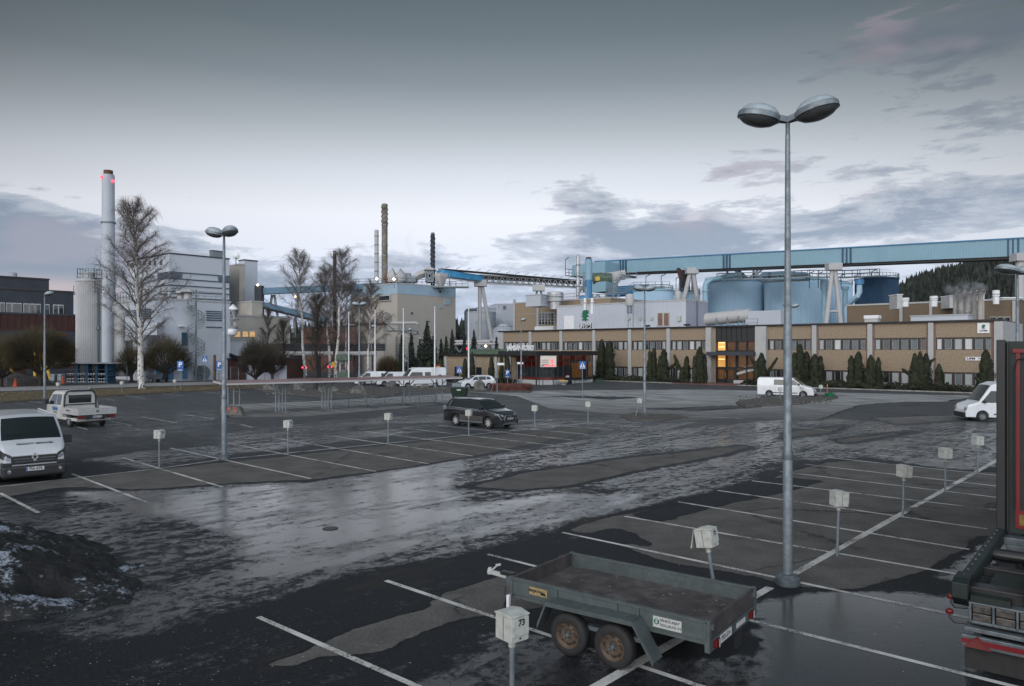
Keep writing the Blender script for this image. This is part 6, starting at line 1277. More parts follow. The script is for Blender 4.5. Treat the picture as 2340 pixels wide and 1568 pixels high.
# ================================================================ VEHICLES (local: x forward, y left, z up)
def interp(p, x):
    if x <= p[0][0]: return p[0][1]
    for (a, b), (c, d) in zip(p, p[1:]):
        if x <= c: t = (x - a) / (c - a); return b + (d - b) * t
    return p[-1][1]
class Car:
    def __init__(s, name, label, cat, px_loc, head, L, W, prof, belt, paint, wb, wr, front_ov, tum=.16, zb=.24, rc=.09, nose=.16, tail=.05, grp=None, ground=None):
        s.L, s.W, s.belt, s.tum, s.zb, s.rc, s.nose, s.tail, s.prof = L, W, belt, tum, zb, rc, nose, tail, prof
        s.H = max(z for _, z in prof); s.root = root(name, label, cat, px_loc, head, grp)
        s.xf = L / 2 - front_ov; s.xr = s.xf - wb; s.wr = wr
        R_ = wr + .055; xs_ = set([-L / 2, L / 2]); q = -L / 2
        while q < L / 2: xs_.add(round(q, 3)); q += .09
        for xc in (s.xf, s.xr):
            for k in range(0, 13): xs_.add(round(xc - R_ * math.cos(math.pi * k / 12), 4))
            xs_.add(round(xc - R_ - .002, 4)); xs_.add(round(xc + R_ + .002, 4))
        for x, _ in prof: xs_.add(round(x, 3))
        xs_ = sorted(x for x in xs_ if -L / 2 <= x <= L / 2); s.R_ = R_
        vs, fs, nj = [], [], 0
        for x in xs_:
            zt = s.zt(x); zb_ = s.zbot(x); ring = []
            w = s.w(x, zb_)
            ring.append((0, zb_)); ring.append((w * .9, zb_))
            rc_ = min(s.rc, (zt - zb_) * .3)
            for k in range(11):
                z = zb_ + .02 + (zt - rc_ - zb_ - .02) * k / 10; ring.append((s.w(x, z), z))
            wt = s.w(x, zt - rc_)
            for k in (1, 2, 3): a = math.pi / 2 * k / 4; ring.append((wt - rc_ * (1 - math.cos(a)), zt - rc_ + rc_ * math.sin(a)))
            ring.append((wt - rc_, zt + .002)); ring.append((wt * .5, zt + s.crown(x) * .75)); ring.append((0, zt + s.crown(x)))
            nj = len(ring); full = ring + [(-y, z) for y, z in ring[::-1][1:-1]]
            vs += [(x, y, z) for y, z in full]
        n_ = 2 * nj - 2; K = len(xs_)
        fs = [(i * n_ + k, (i + 1) * n_ + k, (i + 1) * n_ + (k + 1) % n_, i * n_ + (k + 1) % n_) for i in range(K - 1) for k in range(n_)]
        fs += [tuple(range(n_)), tuple(range((K - 1) * n_, K * n_))[::-1]]
        m = MB(); m.add(vs, fs); s.body = m.build('body', paint, s.root, smooth=True, ang=38)
        m = MB(); m.box(s.xr - R_ - .02, s.xf + R_ + .02, -W / 2 + .24, W / 2 - .24, .2, wr * 2 + .12); m.build('underbody', 'black', s.root)
    def zt(s, x): return interp(s.prof, x)
    def crown(s, x): return .03 if s.zt(x) > s.belt + .3 else .02
    def zbot(s, x):
        z = s.zb
        for xc in (s.xf, s.xr):
            d = abs(x - xc)
            if d < s.R_: z = max(z, s.wr + math.sqrt(s.R_ ** 2 - d * d))
        return min(z, s.zt(x) - .08)
    def w(s, x, z):
        t = x / (s.L / 2); f = 1 - (s.nose * max(0, t) ** 5 if t > 0 else s.tail * (-t) ** 6)
        if z > s.belt: g = 1 - s.tum * (z - s.belt) / (s.H - s.belt) * 1.0
        else: g = 1 - .05 * ((s.belt - z) / s.belt) ** 2
        return s.W / 2 * f * g
    def side(s, poly, name, mt, out=.006, sides=(1, -1), par=None, th=None):
        o = None
        for sg in sides:
            m = MB(); n = len(poly); c = (sum(p[0] for p in poly) / n, sum(p[1] for p in poly) / n); pts = []
            for i in range(n):
                a, b = poly[i], poly[(i + 1) % n]; k = max(1, int(abs(b[0] - a[0]) / .15))
                for j in range(k): pts.append((a[0] + (b[0] - a[0]) * j / k, a[1] + (b[1] - a[1]) * j / k))
            f = lambda q: (q[0], sg * (s.w(q[0], q[1]) + out), q[1])
            K = len(pts); inner = [((p[0] + c[0]) / 2, (p[1] + c[1]) / 2) for p in pts]
            vs = [f(p) for p in pts] + [f(p) for p in inner] + [f(c)]
            back = [(p[0], sg * (s.w(p[0], p[1]) - .02), p[1]) for p in pts]
            fs = [(i, (i + 1) % K, K + (i + 1) % K, K + i) for i in range(K)] + [(K + i, K + (i + 1) % K, 2 * K) for i in range(K)]
            o_ = len(vs); vs += back; fs += [(i, o_ + i, o_ + (i + 1) % K, (i + 1) % K) for i in range(K)]
            if sg > 0: fs = [q[::-1] for q in fs]
            m.add(vs, fs); o = m.build(name, mt, par or s.root)
        return o
    def top(s, x0, x1, kw, name, mt, out=.008, kw2=None):
        kw2 = kw2 or kw; m = MB()
        def f(u, v):
            x = x0 + (x1 - x0) * u; zt = s.zt(x); rc_ = s.rc; ww = (s.w(x, zt - rc_) - rc_); y = (v * 2 - 1) * ww * (kw + (kw2 - kw) * u)
            cz = s.crown(x) * (1 - (y / max(.01, ww)) ** 2); sl = (s.zt(x + .02) - s.zt(x - .02)) / .04; nl = math.hypot(1, sl)
            return (x - sl / nl * out, y, zt + cz + out / nl + .002)
        m.grid(f, 8, 10); return m.build(name, mt, s.root)
    def endbox(s, front, y0, y1, z0, z1, name, mt, out=.012, dep=.05, par=None, x=None, bevel=0.):
        xx = (s.L / 2 if front else -s.L / 2) if x is None else x; sg = 1 if front else -1; m = MB(); a, b = xx - sg * dep, xx + sg * out
        m.box(min(a, b), max(a, b), y0, y1, z0, z1); return m.build(name, mt, par or s.root, bevel=bevel)
    def wheels(s, rimm='steel', style='steel', w=.2, only=None):
        for xc in (s.xf, s.xr):
            for sg in (1, -1): wheel(s.root, (xc, sg * (s.W / 2 - w / 2 - .025), s.wr), s.wr, w, rimm, sg, style)
    def seam(s, x, z0, z1, name='door_gap'):
        s.side([(x - .008, z0), (x + .008, z0), (x + .008, z1), (x - .008, z1)], name, 'ink', .002)
    def mirrors(s, x, z, mt, sz=.11):
        for sg in (1, -1):
            m = MB(); y = sg * (s.w(x, z) + .02); m.box(x - .06, x + .06, min(y, y + sg * sz * 1.7), max(y, y + sg * sz * 1.7), z, z + sz * 1.7); m.build('mirror', mt, s.root, bevel=.025)
    def plate(s, txt, z, front=True, y=0., xx=None):
        x = (s.L / 2 + .02 if front else -s.L / 2 - .02) if xx is None else xx; sg = 1 if front else -1; m = MB(); m.box(min(x, x + sg * .012), max(x, x + sg * .012), y - .25, y + .25, z - .055, z + .055); o = m.build('number_plate', 'plate', s.root)
        eb = MB(); eb.box(min(x + sg * .0125, x + sg * .0135), max(x + sg * .0125, x + sg * .0135), y - sg * .25 if sg > 0 else y + .20, y - .205 if sg > 0 else y + .25, z - .05, z + .05); eb.build('blue_band', 'signblue', o)
        text(txt, .115, 'ink', o, frame4((x + sg * .0135, y + sg * .02, z), (0, sg, 0), (0, 0, 1)), 'lettering', .0006, .003)
HD = lambda dx_, dy_: math.atan2(dy_, dx_)
M['wvan2'] = mat('dimmed_dusty_white_paint', (.50, .53, .56), .3, 0, .05, 1.5, 0, 30, (.36, .37, .38), .5, 1.2, coat=.5)  # white paint darkened in place of the lens vignette, random grime over it
# ---- near white van, facing the camera
cpos = at(76, 1101); hd = HD(.66, -.75)
fw = Vector((math.cos(hd), math.sin(hd), 0))
v = Car('white_van', 'white panel van with a black grille, facing out at the left edge', 'van', cpos - fw * 2.35, hd, 5.0, 1.95,
        [(-2.5, 1.85), (-2.35, 1.94), (.9, 1.97), (1.15, 1.90), (1.95, 1.26), (2.20, 1.15), (2.38, 1.02), (2.47, .86), (2.5, .70)], 1.08, 'wvan2', 3.1, .33, .95, .13, .22, .10, .15)
v.wheels('galv', 'cap'); v.top(1.17, 1.93, .98, 'windscreen', 'carglass', .012, 1.02); v.side([(.2, 1.17), (1.55, 1.15), (1.05, 1.68), (.2, 1.72)], 'side_window', 'carglass')
v.mirrors(1.45, 1.06, 'plastic', .15)
v.endbox(True, -.90, .90, .20, .56, 'bumper', 'plastic', .09, .35, bevel=.07); [v.endbox(True, a, b, .50, .66, 'bumper_corner', 'plastic', .04, .3, bevel=.04) for a, b in ((-.90, -.62), (.62, .90))]; v.endbox(True, -.64, .64, .60, .86, 'grille', 'plastic', .05, .10, bevel=.03)
g_ = v.endbox(True, -.64, .64, .845, .865, 'chrome_bar', 'chrome', .06, .05); v.endbox(True, -.58, .58, .755, .77, 'chrome_bar', 'galv', .058, .05); v.endbox(True, -.55, .55, .68, .69, 'chrome_bar', 'galv', .058, .05)
m = MB(); dm = lambda s_, x: [(x, 0, .80 + .14 * s_), (x, .095 * s_, .80), (x, 0, .80 - .14 * s_), (x, -.095 * s_, .80)]
a_, b_ = dm(1, 2.57), dm(.55, 2.57); m.add(a_ + b_ + [(2.53, y, z) for _, y, z in a_], [(0, 1, 5, 4), (1, 2, 6, 5), (2, 3, 7, 6), (3, 0, 4, 7), (0, 8, 9, 1), (1, 9, 10, 2), (2, 10, 11, 3), (3, 11, 8, 0)]); m.build('diamond_emblem', 'chrome', v.root)
for sg in (1, -1):
    m = MB(); m.hexa([(2.30, sg * .62, .72), (2.53, sg * .62, .70), (2.47, sg * .86, .76), (2.14, sg * .93, .80), (2.24, sg * .62, .88), (2.50, sg * .62, .86), (2.42, sg * .86, .98), (2.04, sg * .93, 1.10)]); hl = m.build('headlight', 'black', v.root, bevel=.015)
    m = MB(); m.hexa([(2.50, sg * .65, .72), (2.54, sg * .65, .72), (2.49, sg * .83, .775), (2.45, sg * .83, .775), (2.48, sg * .65, .79), (2.53, sg * .65, .79), (2.48, sg * .83, .86), (2.43, sg * .83, .86)]); m.build('lens', 'lamp', hl)
    m = MB(); m.lathe([(.055, 2.50), (.055, 2.605), (.03, 2.61), (0, 2.61)], 14, (0, sg * .70, .40), 'x'); m.build('fog_lamp', 'lamp', v.root)
v.plate('FIA-676', .45, True, .0, 2.6); text('FACILITY SERVICES', .105, 'ink', v.root, frame4((2.21, .05, 1.175), (0, 1, 0), (-.82, 0, .57)), 'lettering', .002, .002, sx=1.15)
m = MB(); m.hexa([(1.3, -.5, 1.55), (1.9, -.5, 1.0), (1.9, .5, 1.0), (1.3, .5, 1.55)] + [(1.28, -.5, 1.5), (1.85, -.5, .95), (1.85, .5, .95), (1.28, .5, 1.5)]);
m = MB(); [m.beam((1.93, y, 1.30), (1.72, y + .42, 1.46), .015) for y in (-.7, .05)]; m.build('wiper', 'black', v.root); MB().box(-1.9, .6, -.8, -.76, 1.97, 2.0).build('roof_rib', 'wvan', v.root); MB().box(-1.9, .6, .76, .8, 1.97, 2.0).build('roof_rib', 'wvan', v.root)
v.root.scale = (1.05, 1.06, 1.13)
# ---- pickup with tray
hd = HD(-.76, .65); rw = at(163, 976); fw = Vector((math.cos(hd), math.sin(hd), 0)); lf = Vector((-fw.y, fw.x, 0))
pk = Car('pickup_truck', 'dirty white double-cab pickup with an aluminium dropside tray, seen from behind', 'pickup truck', rw + fw * 1.55 - lf * .85, hd, 5.0, 1.90,
         [(-2.5, .52), (-.46, .52), (-.45, 1.84), (-.3, 1.93), (1.1, 1.93), (1.35, 1.84), (2.0, 1.20), (2.3, 1.02), (2.48, .70), (2.5, .6)], 1.10, 'wtruck', 3.0, .33, .92, .15, .36, .08)
pk.wheels('galv_dark', 'cap'); pk.side([(.55, 1.16), (1.72, 1.14), (1.28, 1.72), (.55, 1.76)], 'side_window', 'carglass'); pk.side([(-.25, 1.18), (.45, 1.16), (.45, 1.76), (-.2, 1.76)], 'side_window', 'carglass')
pk.seam(.50, .45, 1.8); pk.seam(-.34, .6, 1.8); pk.top(1.40, 1.96, .98, 'windscreen', 'carglass'); pk.mirrors(1.62, 1.15, 'plastic', .13)
MB().box(-.475, -.452, -.60, .60, 1.26, 1.72).build('rear_window', 'carglass', pk.root, bevel=.06)
m = MB(); m.pipe([(-.50, .84, .95), (-.50, .82, 1.70), (-.50, .70, 1.90), (-.50, .60, 1.95), (-.50, -.60, 1.95), (-.50, -.70, 1.90), (-.50, -.82, 1.70), (-.50, -.84, .95)], .045, 8); m.tube((-.5, -.82, 1.18), (-.5, .82, 1.18), .03); m.build('roll_hoop', 'plastic', pk.root, smooth=True)
m = MB(); m.pipe([(-.42, .52, 2.16), (-.42, .50, 2.02), (-.42, -.50, 2.02), (-.42, -.52, 2.16)], .03, 8); m.build('roof_bar', 'steel', pk.root)
ALU = mat('aluminium_tray', (.46, .47, .47), .5, .3, .08, 3, 0, 30, (.3, .28, .25), .4, 3)
m = MB(); m.box(-2.95, -.56, -1.0, 1.0, .72, .76); m.build('tray_floor', ALU, pk.root)
for y in (-1.0, .965):
    m = MB(); m.box(-2.95, -.56, y, y + .035, .76, 1.08); [m.box(-2.95, -.56, y - .008, y + .043, z, z + .025) for z in (.76, .90, 1.06)]; m.build('side_board', ALU, pk.root)
m = MB(); m.box(-2.99, -2.95, -1.0, 1.0, .74, 1.08); [m.box(-3.0, -2.945, -1.0, 1.0, z, z + .02) for z in (.74, .86, .97, 1.065)]; tb = m.build('tail_board', ALU, pk.root); m = MB(); m.lathe([(.07, -3.012), (.07, -3.0)], 16, (0, 0, .92), 'x'); m.build('round_badge', 'galv_dark', tb)
m = MB(); m.box(-2.8, -.6, -.45, -.35, .45, .72); m.box(-2.8, -.6, .35, .45, .45, .72); m.box(-2.9, -2.82, -.95, .95, .52, .70); m.build('chassis', 'black', pk.root)
for sg in (1, -1): MB().box(-2.97, -2.90, sg * .95 if sg < 0 else .60, -.60 if sg < 0 else .95, .54, .68).build('tail_lamp', 'tail', pk.root, bevel=.01)
pk.plate('KNL-154', .62, False, 0, -2.92)
text('VIAFIN', .30, 'signblue', pk.root, frame4((.62, 1.001 * (pk.w(.62, .9)) + .006, .93), (-1, 0, 0), (0, 0, 1)), 'lettering', .002, .012, sx=.92); text('TRANSPORTER', .09, 'ink', pk.root, frame4((-1.5, 1.012, .93), (-1, 0, 0), (0, 0, 1)), 'lettering', .002, .002)
text('Teollisuus Oy', .10, 'ink', pk.root, frame4((.6, pk.w(.6, .75) + .006, .74), (-1, 0, 0), (0, 0, 1)), 'lettering', .002, .001)
pk.root.scale = (1.06, 1.06, 1.07)
# ---- black crossover
hd = HD(.755, -.655); fwl = at(1117, 980); fw = Vector((math.cos(hd), math.sin(hd), 0)); lf = Vector((-fw.y, fw.x, 0))
BC = 'bcar'
c = Car('black_crossover', 'black dusty crossover with silver spoked wheels parked beside the plug posts', 'car', fwl - fw * 1.40 + lf * .80, hd, 4.65, 1.82,
        [(-2.32, .95), (-2.25, 1.12), (-1.95, 1.56), (-1.7, 1.63), (-.5, 1.68), (.35, 1.63), (.55, 1.56), (1.22, 1.13), (1.35, 1.08), (1.9, .98), (2.2, .82), (2.30, .66), (2.32, .55)], 1.06, BC, 2.67, .345, .925, .26, .26, .09, .17, .08)
c.wheels('silver', 'alloy', .22); c.top(.58, 1.20, .99, 'windscreen', 'carglass', .01, 1.02)
c.side([(.05, 1.11), (1.10, 1.10), (.55, 1.50), (.10, 1.54)], 'side_window', 'carglass'); c.side([(-.98, 1.13), (-.02, 1.11), (.02, 1.54), (-.90, 1.55)], 'side_window', 'carglass'); c.side([(-1.80, 1.18), (-1.06, 1.13), (-.98, 1.54), (-1.62, 1.53)], 'side_window', 'carglass')
c.side([(-1.82, 1.155), (-1.0, 1.105), (1.12, 1.075), (1.12, 1.09), (-1.0, 1.122), (-1.82, 1.172)], 'chrome_strip', 'chrome', .008); c.side([(-1.90, 1.17), (-1.84, 1.16), (-1.66, 1.52), (-1.72, 1.52)], 'chrome_strip', 'chrome', .008)
c.seam(.03, .36, 1.5); c.seam(-.98, .50, 1.5); c.seam(1.12, .40, 1.06)
c.side([(-.92, .30), (.98, .30), (1.02, .40), (-.96, .40)], 'sill_strip', 'chrome', .012); c.side([(-.92, .42), (1.0, .42), (1.0, .70), (-.90, .74)], 'dust_film', 'bcardirt', .0015)
for xx in (-.75, .2): c.side([(xx, .90), (xx + .16, .90), (xx + .16, .94), (xx, .94)], 'door_handle', BC, .03)
for x in (.55, -.55): 
    m = MB(); m.pipe([(-1.6, x, 1.66), (-1.45, x, 1.735), (.05, x, 1.735), (.3, x, 1.66)], .018, 6); m.build('roof_rail', 'galv_dark', c.root)
c.mirrors(.92, 1.08, BC, .11)
m = MB(); m.prism([(-.40, .36), (.40, .36), (.50, .50), (.42, .80), (-.42, .80), (-.50, .50)], 2.30, 2.345, 'yz'); gr_ = m.build('grille', 'plastic', c.root)
m = MB(); P6 = [(-.40, .36), (.40, .36), (.50, .50), (.42, .80), (-.42, .80), (-.50, .50)]
for a, b in zip(P6, P6[1:] + P6[:1]): m.beam((2.345, a[0], a[1]), (2.345, b[0], b[1]), .022)
m.build('chrome_frame', 'chrome', gr_)
m = MB()
for a in (90, 210, 330): r_ = R(a); cx, cz = .045 * math.cos(r_), .045 * math.sin(r_); m.prism([(0, .72), (cx - .02 * math.sin(r_), .72 + cz * 1 + .02 * math.cos(r_)), (cx * 1.9, .72 + cz * 1.9), (cx + .02 * math.sin(r_), .72 + cz - .02 * math.cos(r_))], 2.35, 2.358, 'yz')
m.build('emblem', 'chrome', gr_)
for sg in (1, -1):
    m = MB(); m.hexa([(2.14, sg * .50, .72), (2.30, sg * .50, .70), (2.20, sg * .76, .74), (1.95, sg * .85, .78), (2.10, sg * .50, .85), (2.26, sg * .50, .82), (2.14, sg * .76, .87), (1.90, sg * .85, .93)]); m.build('headlight', 'lamp', c.root, bevel=.015)
    m = MB(); m.lathe([(.05, 2.2), (.05, 2.31), (0, 2.315)], 14, (0, sg * .64, .46), 'x'); m.build('fog_lamp', 'lamp', c.root); MB().box(-2.33, -2.1, sg * .72 if sg > 0 else -.88, .88 if sg > 0 else -.72, .95, 1.2).build('tail_lamp', 'lamp', c.root, bevel=.02)
c.plate('MLB-507', .60, True, 0, 2.35); c.endbox(True, -.6, .6, .26, .34, 'skid_plate', 'galv_dark', .04, .1, bevel=.02)
# ---- generic white vans in the middle distance
def vanlike(label, px, py, hd, L, W, H, high, grp, badge=True, mt='wvan', wins=2, ov=.95, nm='white_van', dark=True, midw=None):
    f = Vector((math.cos(hd), math.sin(hd), 0)); g0 = at(px, py); h = H
    if high: prof = [(-L / 2, H * .93), (-L / 2 + .12, H), (L * .16, H), (L * .24, H * .93), (L * .37, H * .50), (L / 2 - .15, H * .42), (L / 2 - .02, H * .28), (L / 2, H * .24)]
    else: prof = [(-L / 2, H * .92), (-L / 2 + .12, H * .99), (L * .05, H), (L * .14, H * .96), (L * .30, H * .62), (L / 2 - .18, H * .50), (L / 2 - .03, H * .36), (L / 2, H * .30)]
    belt = H * (.46 if high else .60); v = Car(nm, label, 'van', g0, hd, L, W, prof, belt, mt, L * .60, .32, ov, .12 if high else .16, .25, .10, .14, .04, grp)
    v.wheels('galv', 'cap')
    xa, xb = (L * .245, L * .365) if high else (L * .145, L * .295)
    v.top(xa, xb, .98, 'windscreen', 'carglass', .012)
    zt_ = H * .78 if high else H * .90; zb_ = belt + .05
    v.side([(L * .02, zb_), (xb - .08, zb_), (xa + (.0 if high else .02), zt_), (L * .02, zt_)], 'side_window', 'carglass')
    if midw: v.side([(midw[0] * L, zb_), (midw[1] * L, zb_), (midw[1] * L, zt_), (midw[0] * L, zt_)], 'side_window', 'carglass')
    v.seam(L * .0, .3, zt_); v.seam(L * -.17, .3, zt_ * 1.05)
    v.endbox(True, -W * .42, W * .42, .22, H * .22, 'bumper', 'plastic', .05, .3, bevel=.05); v.endbox(False, -W * .44, W * .44, .25, .45, 'rear_bumper', 'plastic', .05, .1, bevel=.03)
    v.side([(-L * .27, .42), (L * .22, .42), (L * .22, .50), (-L * .27, .50)], 'rub_strip', 'plastic', .012)
    for sg in (1, -1):
        m = MB(); z0 = H * .26; m.box(L / 2 - .30, L / 2 + .01, sg * W * .30 if sg > 0 else -W * .43, W * .43 if sg > 0 else -W * .30, z0 + .02, z0 + .24); m.build('headlight', 'lamp', v.root, bevel=.04)
        m = MB(); m.box(-L / 2 - .02, -L / 2 + .1, sg * W * .40 if sg > 0 else -W * .475, W * .475 if sg > 0 else -W * .40, .6, 1.1); m.build('tail_lamp', 'tail', v.root)
    v.mirrors(xb - .25, belt + .02, 'plastic', .12)
    if badge:
        for sg in (1, -1):
            x = -L * .36; z = belt + .28; m = MB(); y = sg * (v.w(x, z) + .008); m.lathe([(.21, y), (.12, y)], 20, (x, 0, z), 'y'); m.build('round_logo', 'ink', v.root)
    v.plate('CKI-410', .50); return v
vanlike('small white delivery van with round logo, leftmost of three parked by the boulders', 845, 880, HD(-.93, -.37), 4.2, 1.8, 1.80, False, 'white vans parked by the boulders')
vanlike('small white van in the middle of three parked by the boulders', 895, 882, HD(-.90, -.43), 4.3, 1.8, 1.80, False, 'white vans parked by the boulders', badge=False)
vanlike('tall white high-roof van with dark side window, rightmost of three by the boulders', 962, 885.5, HD(-.90, -.43), 5.9, 2.05, 2.45, True, 'white vans parked by the boulders', midw=(-.16, -.03))
g0 = at(1798, 907); vanlike('white crew van with a long dark side window parked beside the gravel island', 1798, 907.5, HD(.86, -.51), 5.2, 1.92, 1.92, False, None, badge=False, midw=(-.20, -.01))
f = at(2246, 963); hd = HD(-.985, .17); vv = vanlike('white high-roof van entering from the right, half hidden by the truck', 0, 0, hd, 5.6, 2.07, 2.5, True, None, badge=False) if False else None
fv = Vector((math.cos(hd), math.sin(hd), 0)); pos = f - fv * (2.8 - .95) + Vector((-fv.y, fv.x, 0)) * -.9
_at = at; at = lambda a, b, z=0.: pos if a == -1 else _at(a, b, z)
vanlike('white high-roof van coming in from the right, half hidden by the truck', -1, 0, hd, 5.7, 2.07, 2.5, True, None, badge=False, ov=.95)
at = _at
# ---- white hatchback
hd = HD(-.90, -.43); g0 = at(1087, 889); h = Car('white_crossover', 'white crossover parked behind the boulder at the flagpole', 'car', g0, hd, 4.4, 1.84,
    [(-2.2, .95), (-2.12, 1.15), (-1.8, 1.50), (-1.5, 1.58), (-.3, 1.62), (.35, 1.56), (1.1, 1.12), (1.25, 1.06), (1.85, .96), (2.12, .78), (2.2, .6)], 1.04, 'wvan', 2.65, .34, .88, .24, .25)
h.wheels('steel', 'cap'); h.top(.40, 1.08, .99, 'windscreen', 'carglass', .01, 1.02); h.side([(.0, 1.09), (.95, 1.08), (.42, 1.46), (.05, 1.50)], 'side_window', 'carglass'); h.side([(-1.0, 1.10), (-.07, 1.09), (-.04, 1.50), (-.92, 1.51)], 'side_window', 'carglass'); h.side([(-1.6, 1.15), (-1.08, 1.11), (-1.0, 1.49), (-1.45, 1.46)], 'side_window', 'carglass')
h.side([(-2.1, .27), (2.0, .27), (2.0, .36), (-2.1, .36)], 'lower_cladding', 'plastic', .01); h.endbox(True, -.4, .4, .62, .82, 'grille', 'plastic', .02, .1); h.mirrors(.85, 1.06, 'wvan', .1); h.seam(0, .4, 1.5); h.seam(-1.0, .4, 1.5)
for sg in (1, -1): MB().box(2.0, 2.2, sg * .45 if sg > 0 else -.80, .80 if sg > 0 else -.45, .68, .84).build('headlight', 'lamp', h.root, bevel=.02); MB().box(-2.22, -2.1, sg * .55 if sg > 0 else -.85, .85 if sg > 0 else -.55, .85, 1.05).build('tail_lamp', 'tail', h.root)
h.endbox(True, -.7, .7, .28, .44, 'air_intake', 'plastic', .02, .1)
# ================================================================ TRUCK at the right edge
tk = root('container_truck', 'dark green truck body with a red stripe and bare chassis tail at the right edge', 'truck', (6.42, 10.7, 0), math.atan2(.77, .64))
X0 = 4.2; yl, yr = 0.0, -2.55
m = MB(); m.box(X0, X0 + 7, yr, yl, 1.15, 4.72); m.build('cargo_body', 'tgreen', tk, bevel=.02)
m = MB(); m.box(X0 - .10, X0 + .05, yl - .12, yl + .02, 1.10, 4.75); m.box(X0 - .05, X0, yl - .17, yl - .13, 1.2, 4.7); m.build('corner_frame', 'black', tk, bevel=.015)
m = MB(); m.box(X0 - .02, X0, yl - .34, yl - .28, 1.55, 4.55); m.build('red_stripe', 'red', tk); m = MB(); m.box(X0 - .03, X0, yl - .48, yl - .22, 4.50, 4.58); m.box(X0 - .035, X0, -1.3, yl - .5, 4.50, 4.57); m.build('top_marker', 'red', tk, bevel=.01)
m = MB(); m.box(X0 - .03, X0 - .0, -1.1, yl - .27, 1.27, 1.60); o = m.build('reflective_plate', 'red', tk); m = MB(); m.box(X0 - .034, X0 - .03, -1.05, yl - .33, 1.33, 1.53); m.build('yellow_field', mat('dull_reflector', (.16, .11, .02), .4, 0, .2, 8), o)
m = MB(); [m.box(X0 - .012, X0 - .0, yl - .62, yl - .50, 1.72 + i * .21, 1.84 + i * .21) for i in range(13)]; m.build('vent_slots', 'ink', tk)
m = MB(); m.pipe([(X0 - .06, yl - .24, 4.2), (X0 - .06, yl - .30, 4.38), (X0 - .06, yl - .7, 4.45)], .012, 5); m.tube((X0 - .06, yl - .24, 4.2), (X0 - .06, yl - .24, 1.6), .010, n=5); m.build('hose', 'black', tk)
m = MB(); m.box(X0 - .25, X0 + .1, -2.4, yl - .04, .98, 1.12); m.box(X0 - .33, X0 - .2, -2.4, yl - .16, .88, 1.0); m.build('rear_sill', 'galv_dark', tk, bevel=.01)
for nm, y in (('left', -.02), ('right', -.82)):
    m = MB(); m.hexa([(-.0, y - .09, .93), (X0, y - .09, .98), (X0, y + .05, .98), (-.0, y + .05, .93), (.0, y - .09, 1.20), (X0, y - .09, 1.22), (X0, y + .05, 1.22), (.0, y + .05, 1.20)]) if 0 else m.box(.12, X0 + .3, y - .10, y + .06, 1.0, 1.24); r = m.build('chassis_rail', 'tgreen', tk, bevel=.015)
    m = MB(); [m.lathe([(.018, 1.24), (.018, 1.262), (0, 1.262)], 8, (.35 + k * .35, y, 0)) for k in range(11)]; m.build('bolt_row', 'galv_dark', r)
m = MB(); m.prism([(-.05, 1.0), (-.05, 1.22), (.12, 1.26), (.5, 1.26), (.5, 1.0), (.12, .86)], -.12, .08, 'xz'); m.build('rail_end', 'tgreen', tk, bevel=.01)
m = MB(); m.box(.25, .55, -2.3, -.05, .96, 1.12); m.box(1.5, 1.7, -2.3, -.05, .98, 1.12); m.tube((2.6, -.1, 1.1), (2.6, -2.4, 1.1), .10, n=14); m.build('cross_member', 'black', tk, bevel=.01)
m = MB(); m.box(.05, .6, -.62, -.14, .92, 1.05); m.box(.3, 1.4, -.75, -.3, 1.0, 1.10); m.build('bracket_plate', 'tgreen', tk)
cg = MB(); cg.box(.02, .35, -1.5, -.12, .66, .70); cg.box(.02, .35, -1.5, -.12, .93, .96); [cg.box(.0, .35, y, y + .03, .68, .95) for y in (-.16, -.44, -.72, -1.0)]; lc = cg.build('lamp_cage', 'galv_dark', tk, bevel=.008)
for y in (-.42, -.70, -.98): 
    for z in (.70, .82): MB().box(.03, .06, y + .02, y + .25, z, z + .105).build('tail_lens', mat('dirty_lens', (.07, .067, .062), .35, 0, .3, 14), lc, bevel=.01)
MB().box(-.05, .25, -2.3, -.08, .56, .62).build('number_beam', 'galv_dark', tk, bevel=.008)
m = MB(); m.box(-.10, -.02, -2.5, -.05, .36, .52); bp = m.build('underrun_bumper', 'galv_dark', tk, bevel=.012); MB().box(-.104, -.10, -2.5, -.05, .405, .475).build('red_band', 'red', bp)
m = MB(); m.prism([(-.42, .36), (-.25, .53), (-.58 + .5 - .0, .36)], -.13, -.105, 'yz'); m.build('warning_triangle', 'tail', bp)
m = MB(); m.box(-.0, .02, -1.3, -.08, .02, .38); m.build('mudflap', 'rubber', tk, bevel=.02)
for z, yy in ((.96, .10), (.74, .12)):
    m = MB(); m.pipe([(.1, -.1, z - .12), (.05, .06, z - .12), (.05, yy, z - .06), (.05, yy, z)], .018, 6); o = m.build('lamp_arm', 'black', tk); m = MB(); m.lathe([(0, -.05), (.045, -.03), (.055, 0), (.045, .03), (0, .05)], 14, (.05, yy, z + .02)); m.build('marker_lamp', 'tail', o, smooth=True)
for x in (1.2, 2.55, 6.5):
    w_ = wheel(tk, (x, -.32, .50), .50, .30, 'galv_dark', 1); w_ = wheel(tk, (x, -2.2, .50), .50, .30, 'galv_dark', -1)
m = MB(); [m.pipe([(xc - .62, -.30, .55), (xc - .5, -.30, .95), (xc, -.30, 1.06) if False else (xc, -.30, 1.0), (xc + .5, -.30, .95)], .02, 4) for xc in ()]
MB().box(X0 + 6.9, X0 + 9, yr + .1, yl - .1, .9, 3.6).build('cab', 'tgreen', tk, bevel=.05)
